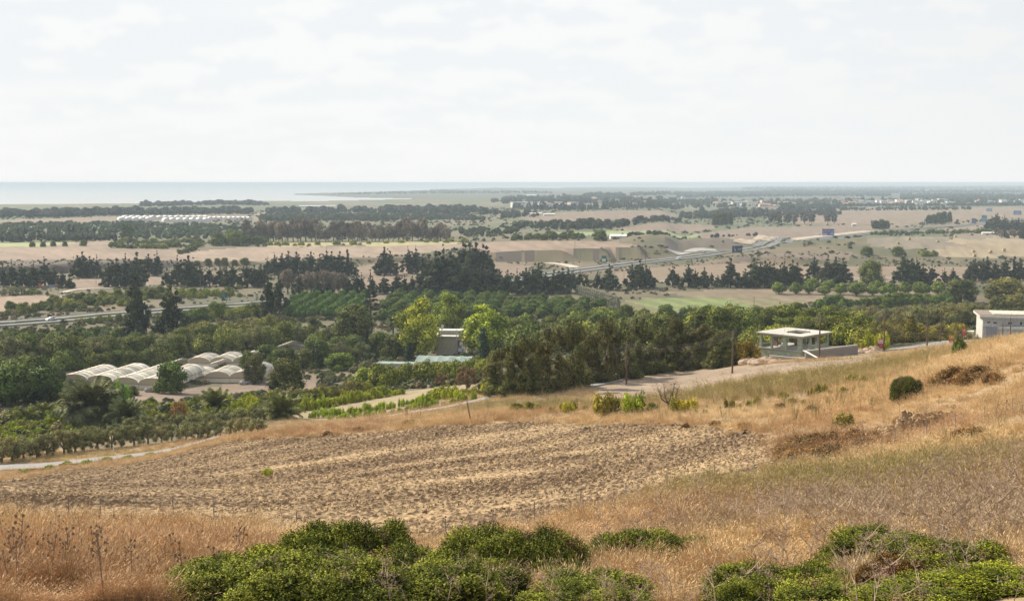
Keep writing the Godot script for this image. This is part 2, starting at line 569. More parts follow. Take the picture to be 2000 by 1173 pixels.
func land_cover() -> void:
	var pink := Color(0.42, 0.31, 0.235)
	var pink2 := Color(0.36, 0.265, 0.195)
	var bank := Color(0.075, 0.060, 0.050)  # bank covers: dark earth, with the shade of the steep faces painted in
	cover("shade_painted_bank", "dark earth bank of the terrace at the left with painted shade", bank, Color(0.13, 0.10, 0.075), v2([-300, 508, 0, 508.5, 200, 507.5, 330, 508, 420, 512, 330, 517, 250, 521, 100, 528, 0, 530, -300, 532]))
	cover("shade_painted_bank", "dark cut bank with painted shade below the stubble terrace by the highway", bank, Color(0.10, 0.078, 0.06), v2([960, 494, 1060, 491, 1150, 489.5, 1215, 490, 1225, 500, 1150, 507, 1040, 509, 980, 504]))
	cover("shade_painted_bank", "long dark bank with painted shade behind the highway bend", Color(0.09, 0.078, 0.064), Color(0.14, 0.112, 0.085), v2([1270, 478, 1330, 470, 1450, 468, 1480, 474, 1400, 486, 1320, 490]))
	cover("shade_painted_bank", "dark bank with painted shade on the mound right of the billboard", Color(0.12, 0.094, 0.075), Color(0.22, 0.165, 0.12), v2([1400, 512, 1430, 500, 1490, 490, 1500, 500, 1540, 494, 1660, 494, 1680, 508, 1560, 512, 1500, 507, 1440, 513]))
	cover("bare_field", "pale bare field behind the utility poles", Color(0.50, 0.385, 0.285), Color(0.40, 0.30, 0.22), v2([1150, 754, 1200, 743, 1280, 730, 1400, 719, 1480, 714, 1580, 706, 1690, 698, 1760, 697, 1700, 712, 1600, 722, 1500, 735, 1430, 748, 1350, 768, 1260, 782, 1170, 778]))
	cover("garden_soil", "dry soil between the rows of the vegetable garden", Color(0.36, 0.27, 0.18), Color(0.30, 0.24, 0.13), v2([560, 812, 700, 770, 960, 745, 980, 772, 860, 792, 700, 812, 600, 825]))
	cover("farm_yard", "brown bare yard in front of the plastic tunnels", Color(0.36, 0.26, 0.20), Color(0.30, 0.22, 0.16), v2([250, 790, 270, 762, 370, 756, 480, 748, 620, 742, 620, 762, 480, 768, 380, 778]))
	cover("stubble_field", "long pinkish stubble field at the left beyond the conifers", pink, pink2, v2([-300, 487, 60, 482, 170, 472, 215, 470, 215, 485, 345, 487, 350, 495, 330, 509, 0, 509, -300, 509]), 0.12)
	cover("stubble_field", "pale stubble field below the brown windbreak", Color(0.46, 0.345, 0.255), pink, v2([368, 491, 470, 483, 620, 481, 900, 477, 905, 482, 820, 496, 600, 506, 480, 512, 350, 512, 325, 502]), 0.10)
	cover("stubble_field", "stubble terrace above the dark bank by the highway", Color(0.43, 0.31, 0.225), pink2, v2([900, 474, 1010, 470, 1200, 471, 1255, 480, 1225, 488, 1050, 491, 960, 493, 930, 486]), 0.1)
	cover("grass_strip", "light green grass strip with five round bushes", Color(0.30, 0.38, 0.14), Color(0.36, 0.38, 0.19), v2([-200, 475, 0, 474, 160, 472.5, 150, 480, 0, 484, -200, 486]))
	cover("grass_strip", "yellowish strip of weeds at the foot of the windbreak", Color(0.40, 0.37, 0.16), Color(0.36, 0.33, 0.18), v2([510, 472, 870, 470, 905, 474, 880, 477, 520, 481]))
	cover("crop_field", "bright green crop field beside the grey poplar hedge", Color(0.20, 0.255, 0.075), Color(0.17, 0.215, 0.07), v2([1235, 590, 1290, 583, 1420, 584, 1475, 599, 1440, 606, 1290, 607]), 0.22)
	cover("fallow_field", "brownish striped field around the green crop", Color(0.31, 0.26, 0.14), Color(0.24, 0.23, 0.10), v2([1205, 590, 1290, 580, 1480, 578, 1570, 588, 1560, 612, 1380, 616, 1230, 616]), 0.22)
	cover("dry_field", "dry tan field behind the row of dark conifers", Color(0.44, 0.325, 0.23), Color(0.38, 0.285, 0.19), v2([1200, 532, 1300, 521, 1450, 512, 1560, 520, 1800, 520, 2200, 520, 2200, 548, 1600, 550, 1210, 552]))
	cover("dry_field", "tan strip with scrub behind the round citrus trees", Color(0.44, 0.33, 0.235), Color(0.30, 0.24, 0.14), v2([1260, 572, 1500, 562, 1900, 558, 1900, 584, 1700, 590, 1500, 590, 1400, 580]))
	cover("hay_field", "mown straw field dotted with round bales", Color(0.50, 0.41, 0.27), Color(0.44, 0.345, 0.23), v2([1845, 470, 1950, 459, 2200, 458, 2200, 500, 1980, 502, 1850, 504, 1800, 490, 1850, 486, 1900, 478]))
	cover("hay_field", "grey-brown half of the bale field with slope shade painted in", Color(0.29, 0.245, 0.185), Color(0.34, 0.28, 0.20), v2([1690, 470, 1800, 463, 1950, 459, 1845, 470, 1900, 478, 1850, 486, 1790, 490, 1700, 482]))  # dry grey-brown, its slope shade put into the colour
	cover("stubble_field", "stubble patch on the left above the highway", Color(0.47, 0.335, 0.245), pink, v2([-80, 582, 60, 579, 120, 578, 100, 590, 30, 604, -80, 614]))
	cover("dry_field", "bare patch between the left conifer groups", Color(0.47, 0.35, 0.26), Color(0.40, 0.29, 0.21), v2([138, 546, 200, 543, 320, 540, 318, 556, 215, 562, 150, 566]))
	cover("dry_field", "dry clearing between the two conifer clumps", Color(0.42, 0.305, 0.225), Color(0.33, 0.25, 0.16), v2([690, 524, 735, 508, 960, 498, 1040, 520, 980, 560, 840, 556, 700, 562]))
	cover("far_field", "far pinkish field left of the distant village", pink, pink2, v2([1010, 425, 1100, 414, 1290, 411, 1330, 420, 1310, 432, 1060, 436]), 0.1)
	cover("far_field", "far tan field behind the white barn", pink, pink2, v2([1195, 446, 1330, 437, 1400, 440, 1390, 449, 1230, 452]))
	cover("far_field", "far field between the two billboards", Color(0.40, 0.31, 0.24), pink2, v2([1360, 456, 1460, 444, 1660, 440, 1790, 438, 1700, 449, 1600, 462, 1500, 470, 1380, 470]))
	cover("far_field", "far pink bands below the village", pink, Color(0.37, 0.29, 0.19), v2([1510, 412, 1700, 405, 2200, 403, 2200, 428, 1900, 430, 1780, 437, 1560, 440, 1530, 424]), 0.08)
	cover("grass_strip", "long light green meadow behind the dark round tree", Color(0.28, 0.34, 0.15), Color(0.25, 0.31, 0.14), v2([1060, 456, 1200, 451, 1480, 453, 1480, 459, 1230, 459, 1070, 460]))
	cover("far_field", "pinkish strip beside the white domes", pink, pink2, v2([-100, 432, 60, 428, 240, 422, 480, 419, 480, 427, 240, 434, 60, 436]))

func field_color(a: Color, b: Color, x: float, z: float) -> Color:
	var t := clampf(0.5 + 0.9 * broad_noise.get_noise_2d(x, z) + 0.7 * rough_noise.get_noise_2d(x, z), 0.0, 1.0)
	var c := a.lerp(b, t)
	var s := 1.0 + 0.28 * rough_noise.get_noise_2d(x * 3.1, z * 3.1)
	return Color(c.r * s, c.g * s, c.b * s)

func wild_color(x: float, z: float, d: float) -> Color:
	var n := broad_noise.get_noise_2d(x * 0.8, z * 0.8)
	var f := rough_noise.get_noise_2d(x * 0.9, z * 0.9)
	var edge := 220.0 + 60.0 * f + (maxf(x, -20.0) + 20.0) * 0.35
	if d < edge:
		return field_color(Color(0.39, 0.275, 0.16), Color(0.27, 0.195, 0.105), x, z)
	var c := Color(0.20, 0.148, 0.09).lerp(Color(0.085, 0.088, 0.040), clampf(0.66 + 1.1 * n + 0.6 * f, 0.0, 1.0))
	if d > 1050.0:
		var v := patch_noise.get_noise_2d(x * 0.9, z * 0.45)
		var p := Color(0.09, 0.115, 0.055)
		if v > 0.55:
			p = Color(0.27, 0.205, 0.15)
		elif v > 0.25:
			p = Color(0.18, 0.155, 0.10)
		elif v > -0.3:
			p = Color(0.105, 0.13, 0.06)
		c = c.lerp(p, smoothstep(1050.0, 1500.0, d) * 0.8)
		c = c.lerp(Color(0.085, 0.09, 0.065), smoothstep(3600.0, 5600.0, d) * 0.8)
		var s := 1.0 + 0.25 * f
		c = Color(c.r * s, c.g * s, c.b * s)
	return c

func build_ground() -> void:
	var rings := PackedFloat32Array()
	var d := 1.5
	while d < 46000.0:
		rings.push_back(d)
		if d < 40.0:
			d += maxf(0.8, d * 0.03)
		elif d > 845.0 and d < 965.0:
			d += 4.0
		else:
			d *= 1.02 if d < 1300.0 else 1.028
	var bearings := PackedFloat32Array()
	var a := -180.0
	while a < 180.01:
		bearings.push_back(a)
		a += 0.15 if absf(a) < 27.0 and a + 0.1 < 27.0 else 0.75 if absf(a + 0.3) < 48.0 else 6.0
	var nr := rings.size()
	var na := bearings.size()
	var pos := PackedVector3Array()
	pos.resize(nr * na)
	for i in na:
		var b := deg_to_rad(bearings[i])
		var sx := sin(b)
		var sz := -cos(b)
		for j in nr:
			var x := sx * rings[j]
			var z := sz * rings[j]
			pos[i * nr + j] = Vector3(x, ground(x, z), z)
	var kinds := covers.size() + 1
	var cells := []
	for k in kinds:
		cells.push_back(PackedInt32Array())
	for i in na - 1:
		for j in nr - 1:
			var k := i * nr + j
			var q := (pos[k] + pos[k + nr + 1]) * 0.5
			if q.y < -5.0:
				continue
			var kind := 0
			if bearings[i] > -30.0 and bearings[i] < 30.0 and rings[j] > 150.0:
				var w := rings[j] * 0.004
				var p := Vector2(q.x + w * rough_noise.get_noise_2d(q.z * 3.0, q.x * 3.0), q.z + w * rough_noise.get_noise_2d(q.x * 3.0, q.z * 3.0 + 50.0))
				for m in covers.size():
					var cv = covers[m]
					if p.x > cv.lo.x and p.y > cv.lo.y and p.x < cv.hi.x and p.y < cv.hi.y and Geometry2D.is_point_in_polygon(p, cv.p):
						kind = m + 1
						break
			cells[kind].push_back(k)
	var mat := grained("earth", 0.95, 3.0, 0.74, 1.0, 1.4)
	for kind in kinds:
		if cells[kind].is_empty():
			continue
		var m := Mesher.new()
		var used := PackedInt32Array()
		used.resize(pos.size())
		used.fill(-1)
		for k in cells[kind]:
			var c4 := [k, k + nr, k + nr + 1, k + 1]
			for t in c4:
				if used[t] < 0:
					used[t] = m.v.size()
					var p := pos[t]
					m.v.push_back(p)
					var dd := Vector2(p.x, p.z).length()
					if kind == 0:
						m.c.push_back(wild_color(p.x, p.z, dd))
					elif covers[kind - 1].name == "shade_painted_bank":
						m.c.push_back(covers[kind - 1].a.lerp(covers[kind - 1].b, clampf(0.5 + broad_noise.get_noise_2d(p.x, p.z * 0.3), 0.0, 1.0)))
					else:
						var cv = covers[kind - 1]
						var col := field_color(cv.a, cv.b, p.x, p.z)
						if cv.stripe > 0.0:
							var s: float = 1.0 + cv.stripe * sin((p.x * 0.35 + p.z * 0.94) * 0.9 + 2.0 * broad_noise.get_noise_2d(p.x, p.z))
							col = shade(col, s)
						m.c.push_back(col)
			m.idx.append_array(PackedInt32Array([used[c4[0]], used[c4[3]], used[c4[1]], used[c4[1]], used[c4[3]], used[c4[2]]]))
		smooth(m)
		if kind == 0:
			lone("ground", m.done(), mat, "dry open ground of the hillside and the plain", "ground", "", "structure")
		else:
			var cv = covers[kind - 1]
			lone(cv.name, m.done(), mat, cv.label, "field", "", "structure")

func smooth(m: Mesher) -> void:
	m.n.resize(m.v.size())
	for i in range(0, m.idx.size(), 3):
		var f := (m.v[m.idx[i + 2]] - m.v[m.idx[i]]).cross(m.v[m.idx[i + 1]] - m.v[m.idx[i]])
		for k in 3:
			m.n[m.idx[i + k]] += f
	for i in m.n.size():
		m.n[i] = m.n[i].normalized()

func build_sea() -> void:
	var m := Mesher.new()
	m.tint = Color(0.34, 0.36, 0.37)
	var k := 24
	for i in k:
		var a0 := deg_to_rad(-60.0 + 120.0 * i / k)
		var a1 := deg_to_rad(-60.0 + 120.0 * (i + 1) / k)
		for r in [[2400.0, 4500.0], [4500.0, 9000.0], [9000.0, 25000.0], [25000.0, 60000.0]]:
			m.quad(Vector3(sin(a0) * r[0], SEA, -cos(a0) * r[0]), Vector3(sin(a0) * r[1], SEA, -cos(a0) * r[1]), Vector3(sin(a1) * r[1], SEA, -cos(a1) * r[1]), Vector3(sin(a1) * r[0], SEA, -cos(a1) * r[0]))
	var w := plain("sea_water", 0.32)
	w.metallic_specular = 0.5
	w.normal_enabled = true
	w.normal_texture = noise_map(77, 0.05, 0, 1, 4, 256, 0.7)
	w.uv1_triplanar = true
	w.uv1_world_triplanar = true
	w.uv1_scale = Vector3.ONE / 60.0
	lone("sea", m.done(), w, "pale hazy sea along the left horizon", "sea", "", "structure")

func curve_points(pts: Array, step: float) -> PackedVector2Array:
	var c := Curve2D.new()
	for i in pts.size():
		var p: Vector2 = pts[i]
		var t := (Vector2(pts[mini(i + 1, pts.size() - 1)]) - Vector2(pts[maxi(i - 1, 0)])) / 6.0
		c.add_point(p, -t, t)
	c.bake_interval = step
	return c.get_baked_points()

func ribbon(m: Mesher, line: PackedVector2Array, from: float, to: float, lift: float, wobble := 0.0) -> void:
	# a strip that follows the ground between two offsets from a centre line, its rim turned down into the soil
	var rows := 4
	var k0 := m.v.size()
	for i in line.size():
		var t := (line[mini(i + 1, line.size() - 1)] - line[maxi(i - 1, 0)]).normalized()
		var s := Vector2(-t.y, t.x)
		var w := wobble * rough_noise.get_noise_2d(i * 7.0, from * 3.0)
		for j in rows + 3:
			var u := clampf(float(j - 1) / rows, 0.0, 1.0)
			var p := line[i] + s * (lerpf(from, to, u) + w)
			var y := ground(p.x, p.y) + lift
			if j == 0 or j == rows + 2:
				y -= lift + 0.5
			m.v.push_back(Vector3(p.x, y, p.y))
			var g := 1.0 + 0.18 * rough_noise.get_noise_2d(p.x * 2.0, p.y * 2.0)
			m.c.push_back(Color(m.tint.r * g, m.tint.g * g, m.tint.b * g))
	for i in line.size() - 1:
		for j in rows + 2:
			var p := k0 + i * (rows + 3) + j
			m.idx.append_array(PackedInt32Array([p, p + 1, p + rows + 3, p + 1, p + rows + 4, p + rows + 3]))

var paved := {}

func pave(line: PackedVector2Array, half: float) -> void:
	for q in line:
		var r := ceili(half / 3.0)
		for i in range(-r, r + 1):
			for j in range(-r, r + 1):
				if i * i + j * j <= r * r:
					paved[Vector2i(int(floor(q.x / 3.0)) + i, int(floor(q.y / 3.0)) + j)] = true

func is_paved(x: float, z: float) -> bool:
	return paved.has(Vector2i(int(floor(x / 3.0)), int(floor(z / 3.0))))

func road(called: String, label: String, pts: Array, half: float, tint: Color, lift := 0.2, step := 4.0, lines := true) -> PackedVector2Array:
	var line := curve_points(pts, step)
	pave(line, half + 0.5)
	var m := Mesher.new()
	m.tint = tint
	ribbon(m, line, -half, half, lift)
	var o := lone(called, m.done(), grained("asphalt", 0.9, 2.5, 0.8, 1.0), label, "road", "", "structure")
	if lines:
		for e in [[-half + 0.25, -half + 0.4], [half - 0.4, half - 0.25]]:
			var p := Mesher.new()
			p.tint = Color(0.72, 0.72, 0.70)
			ribbon(p, line, e[0], e[1], lift + 0.02)
			part("edge_line", p.done(), plain("road_paint", 0.7), o)
	return line

func build_roads() -> void:
	# the two carriageways of the highway with a planted strip between them
	var mid := flat(v2([-140, 645, 0, 634, 120, 624.5, 260, 612, 400, 601, 510, 592.5, 640, 581, 760, 570, 900, 557, 1010, 545, 1090, 534, 1170, 523, 1250, 513, 1330, 504, 1400, 494.5, 1470, 486]))
	for p in [[1560, 1320], [1640, 1449], [1700, 1568], [1770, 1704], [1850, 1825], [1900, 1946], [1960, 2135], [2050, 2428], [2200, 3026]]:
		var q := at(p[0], p[1])
		mid.push_back(Vector2(q.x, q.z))
	var pts := Array(mid)
	var line := curve_points(pts, 6.0)
	pave(line, 14.0)
	for side in [[-9.8, -1.8, "far carriageway of the highway across the plain"], [1.8, 9.8, "near carriageway of the highway with the white car"]]:
		var m := Mesher.new()
		m.tint = Color(0.185, 0.185, 0.195)
		ribbon(m, line, side[0], side[1], 0.35)
		var o := lone("highway", m.done(), grained("asphalt", 0.9, 2.5, 0.8, 1.0), side[2], "road", "", "structure")
		for e in [side[0] + 0.4, (side[0] + side[1]) * 0.5, side[1] - 0.6]:
			var p := Mesher.new()
			p.tint = Color(0.50, 0.50, 0.49)
			ribbon(p, line, e, e + 0.18, 0.38)
			part("lane_line", p.done(), plain("road_paint", 0.7), o)
	# concrete barrier and clipped hedge of the median, steel rails outside
	var b := Mesher.new()
	b.tint = Color(0.13, 0.14, 0.075)
	for i in line.size() - 1:
		if i % 1 == 0:
			var p := on(line[i])
			var q := on(line[i + 1])
			var h := 0.9 + 0.35 * rough_noise.get_noise_1d(i * 5.0)
			var s := (q - p).cross(Vector3.UP).normalized() * 0.9
			b.quad(p - s, q - s, q - s * 0.6 + Vector3(0, h, 0), p - s * 0.6 + Vector3(0, h, 0))
			b.quad(p + s, q + s, q + s * 0.6 + Vector3(0, h, 0), p + s * 0.6 + Vector3(0, h, 0))
			b.quad(p - s * 0.6 + Vector3(0, h, 0), q - s * 0.6 + Vector3(0, h, 0), q + s * 0.6 + Vector3(0, h, 0), p + s * 0.6 + Vector3(0, h, 0))
	lone("median_hedge", b.done(), leafy("hedge", Color(1, 1, 1), 0.3), "low dark hedge between the two carriageways", "hedge")
	for side in [[-10.6, "steel guard rail along the far side of the highway"], [10.6, "steel guard rail along the near side of the highway"]]:
		var g := Mesher.new()
		g.tint = Color(0.42, 0.43, 0.44)
		var root := thing("guard_rail", side[1], "guard rail")
		var posts := Mesher.new()
		posts.tint = Color(0.35, 0.36, 0.37)
		for i in line.size() - 1:
			var t := (line[i + 1] - line[i]).normalized()
			var s: Vector2 = Vector2(-t.y, t.x) * side[0]
			var p := on(line[i] + s)
			var q := on(line[i + 1] + s)
			g.quad(p + Vector3(0, 0.45, 0), q + Vector3(0, 0.45, 0), q + Vector3(0, 0.80, 0), p + Vector3(0, 0.80, 0))
			g.quad(p + Vector3(t.y * 0.08, 0.80, -t.x * 0.08), q + Vector3(t.y * 0.08, 0.80, -t.x * 0.08), q + Vector3(0, 0.80, 0), p + Vector3(0, 0.80, 0))
			if i % 2 == 0:
				posts.box(p + Vector3(-0.06, -0.2, -0.06), p + Vector3(0.06, 0.7, 0.06))
		part("rail", g.done(), plain("steel", 0.45, 0.6), root)
		tag(part("post", posts.done(), plain("steel", 0.45, 0.6), root), "slender steel posts under the rail", "", "", "stuff")
	var near := [at(-160, 203), at(0, 193), at(150, 193), at(330, 198), at(480, 203), at(640, 200), at(780, 195), at(870, 190), at(1000, 196), at(1130, 206), at(1260, 236), at(1400, 262), at(1540, 262), at(1660, 250), at(1720, 246), at(1780, 255), at(1850, 285), at(1950, 328), at(2060, 372), at(2200, 420)]
	var flat_pts := []
	for p in near:
		flat_pts.push_back(Vector2(p.x, p.z))
	var lane := road("country_road", "narrow grey asphalt road below the ploughed field", flat_pts, 3.4, Color(0.26, 0.26, 0.265), 0.16, 2.0, false)
	var k := Mesher.new()
	k.tint = Color(0.30, 0.285, 0.265)
	ribbon(k, lane, 3.5, 4.3, 0.22)
	lone("concrete_verge", k.done(), grained("concrete", 0.9, 1.5, 0.8, 1.0), "pale concrete verge along the far side of the country road", "verge", "", "structure")
	var branch := []
	for q in [[1910, 312], [1950, 335], [1985, 352], [2080, 368], [2200, 376]]:
		var p := at(q[0], q[1])
		branch.push_back(Vector2(p.x, p.z))
	road("factory_apron", "light concrete yard in front of the white factory", branch, 6.0, Color(0.38, 0.36, 0.33), 0.25, 3.0, false)
	var tr := flat(v2([1068, 513.5, 1088, 515, 1108, 518, 1124, 523]))
	road("dirt_track", "whitish track joining the highway beside the green sign", Array(tr), 4.0, Color(0.52, 0.47, 0.41), 0.35, 4.0, false)
	road("farm_lane", "thin pale lane behind the row of dark conifers", Array(flat(v2([1195, 556, 1240, 553, 1330, 549, 1480, 547, 1620, 545.5, 1800, 543, 2000, 541, 2150, 540]))), 2.2, Color(0.45, 0.43, 0.40), 0.3, 5.0, false)
	road("dirt_track", "pale track running past the colourful billboard", Array(flat(v2([1450, 476, 1560, 466.5, 1600, 462, 1700, 451]))), 9.0, Color(0.46, 0.38, 0.30), 0.4, 6.0, false)
	road("side_road", "short light road at the end of the dark bank", Array(flat(v2([1310, 491, 1350, 490.5, 1400, 489]))), 5.0, Color(0.42, 0.41, 0.40), 0.4, 4.0, false)
	road("dirt_track", "pale track among the shrubs left of the highway sign", Array(flat(v2([120, 572, 160, 565, 260, 562, 330, 560]))), 2.2, Color(0.48, 0.42, 0.35), 0.3, 4.0, false)

func build_ploughed_field() -> void:
	var step := 0.195
	var lo := field_edge[0]
	var hi := field_edge[0]
	for q in field_edge:
		lo = lo.min(q)
		hi = hi.max(q)
	var clod := FastNoiseLite.new()
	clod.seed = 41
	clod.frequency = 2.1
	clod.fractal_octaves = 3
	var furrow := FastNoiseLite.new()
	furrow.seed = 42
	furrow.frequency = 0.45
	furrow.fractal_octaves = 3
	var streak := FastNoiseLite.new()
	streak.seed = 43
	streak.frequency = 0.07
	streak.fractal_octaves = 4
	var nx := int((hi.x - lo.x) / step) + 1
	var nz := int((hi.y - lo.y) / step) + 1
	var m := Mesher.new()
	var used := PackedInt32Array()
	used.resize(nx * nz)
	used.fill(-1)
	var row_lo := PackedInt32Array()
	var straw := Color(0.44, 0.312, 0.168)
	var soil := Color(0.135, 0.084, 0.050)
	for j in nz:
		for i in nx:
			var x := lo.x + i * step
			var z := lo.y + j * step
			if i % 3 == 0:
				if not Geometry2D.is_point_in_polygon(Vector2(x + step, z) + Vector2(rough_noise.get_noise_2d(x * 9.0, z * 9.0), rough_noise.get_noise_2d(x * 9.0, z * 9.0 + 70.0)) * 3.0, field_edge):
					row_lo.push_back(0)
					continue
				row_lo.push_back(1)
			elif row_lo[row_lo.size() - 1] == 0:
				continue
			var bend := 0.62 + 0.004 * x
			var along := x * cos(bend) - z * sin(bend)
			var across := x * sin(bend) + z * cos(bend)
			var f := furrow.get_noise_2d(along * 0.22, across * 1.5)
			var c := clod.get_noise_2d(x, z)
			var s := streak.get_noise_2d(along * 0.28, across * 1.35)
			var rough := clampf(0.80 + 0.7 * s, 0.35, 1.3)
			var h := rough * (0.20 * f + 0.25 * maxf(c, -0.2)) + rng.randf_range(-0.05, 0.05) * (0.5 + rough)
			used[j * nx + i] = m.v.size()
			m.v.push_back(Vector3(x, ground(x, z) + 0.05 + h, z))
			var dark := clampf(0.50 + 0.62 * s + 1.1 * c + 0.5 * f + rng.randf_range(-0.3, 0.3), 0.0, 1.0)
			m.c.push_back(straw.lerp(soil, dark * 0.86))
	for j in nz - 1:
		for i in nx - 1:
			var a := used[j * nx + i]
			var b := used[j * nx + i + 1]
			var c := used[(j + 1) * nx + i]
			var e := used[(j + 1) * nx + i + 1]
			if a >= 0 and b >= 0 and c >= 0 and e >= 0:
				m.idx.append_array(PackedInt32Array([a, b, c, b, e, c]))
	lone("ploughed_field", m.done(), plain("tilled_soil", 0.97), "ploughed brown field with straw streaks across the foreground", "field", "", "structure")
	# loose clods
	var rock := Mesher.new()
	rock.blob(Vector3.ZERO, Vector3(1, 0.62, 0.8), 4, 6, 0.3, rng)
	var where: Array[Transform3D] = []
	var tints := PackedColorArray()
	for i in 220000:
		if where.size() >= 85000:
			break
		var x := rng.randf_range(lo.x, hi.x)
		var z := rng.randf_range(lo.y, hi.y)
		if rng.randf() > 0.55 + 1.2 * streak.get_noise_2d((x * 0.81 - z * 0.58) * 0.28, (x * 0.58 + z * 0.81) * 1.35) or not Geometry2D.is_point_in_polygon(Vector2(x, z), field_edge):
			continue
		var s := rng.randf_range(0.03, 0.085) * (2.0 if rng.randf() < 0.05 else 1.0)
		where.push_back(Transform3D(Basis.from_euler(Vector3(rng.randf(), rng.randf() * TAU, rng.randf())).scaled(Vector3.ONE * s), on(Vector2(x, z), 0.08)))
		tints.push_back(soil.lerp(straw, rng.randf() * 0.85))
	scatter("soil_clods", rock.done(), plain("tilled_soil", 0.97), where, tints, "clods of turned earth and straw scattered over the ploughed field", "soil")


# ---------------------------------------------------------------- plants

func shade(c: Color, k: float) -> Color:
	return Color(c.r * k, c.g * k, c.b * k)

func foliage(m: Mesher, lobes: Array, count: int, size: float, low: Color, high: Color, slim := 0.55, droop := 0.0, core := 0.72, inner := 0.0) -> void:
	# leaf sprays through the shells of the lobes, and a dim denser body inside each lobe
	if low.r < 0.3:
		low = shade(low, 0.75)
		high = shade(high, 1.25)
	var total := 0.0
	for q in lobes:
		var r: Vector3 = q[1]
		total += pow(r.x * r.y * r.z, 0.667)
	for q in lobes:
		var o: Vector3 = q[0]
		var r: Vector3 = q[1]
		var tone: float = rng.randf()
		var n := int(count * pow(r.x * r.y * r.z, 0.667) / total) + 1
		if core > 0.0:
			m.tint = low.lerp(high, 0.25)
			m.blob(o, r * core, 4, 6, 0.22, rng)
		for i in n:
			var d := Vector3(rng.randfn(), rng.randfn() * 0.95 + 0.12, rng.randfn()).normalized()
			var p := o + d * r * (1.0 - inner * rng.randf()) * rng.randf_range(0.80, 1.10)
			if p.y < 0.01:
				continue
			var nrm := (d + Vector3(rng.randfn(), rng.randfn(), rng.randfn()) * 0.42).normalized()
			var u := nrm.cross(Vector3(rng.randfn(), rng.randfn() + 0.4, rng.randfn())).normalized()
			u.y -= droop
			var w := nrm.cross(u)
			var s := size * rng.randf_range(0.6, 1.35)
			var g := clampf(0.65 * tone + 0.75 * rng.randf() - 0.2, 0.0, 1.0)
			m.leaf(p, u * s, w * s * slim, low.lerp(high, g))

func trunk_of(m: Mesher, h: float, r: float, limbs: Array, tint: Color) -> void:
	m.tint = tint
	var bend := Vector3(rng.randf_range(-0.03, 0.03), h * 0.55, rng.randf_range(-0.03, 0.03))
	m.tube(Vector3(0, -0.05, 0), bend, r * 1.25, r, 6)
	m.tube(bend, Vector3(0, h, 0), r, r * 0.7, 6)
	for q in limbs:
		var e: Vector3 = q
		var k := Vector3(e.x * 0.45, lerpf(h, e.y, 0.55), e.z * 0.45)
		m.tube(Vector3(0, h * 0.9, 0), k, r * 0.6, r * 0.42, 5)
		m.tube(k, e, r * 0.42, r * 0.16, 4)

func ring_lobes(n: int, y: float, out: float, r: Vector3, vary := 0.3) -> Array:
	var a := []
	var t0 := rng.randf() * TAU
	for i in n:
		var t := t0 + TAU * i / n + rng.randf_range(-0.3, 0.3)
		var k := 1.0 + rng.randf_range(-vary, vary)
		a.push_back([Vector3(cos(t) * out * (1.0 + rng.randf_range(-vary, vary)), y * (1.0 + rng.randf_range(-0.12, 0.12)), sin(t) * out * (1.0 + rng.randf_range(-vary, vary))), r * k])
	return a

func limbs_to(lobes: Array, most: int) -> Array:
	var out := []
	for i in mini(most, lobes.size()):
		out.push_back(lobes[i][0])
	return out

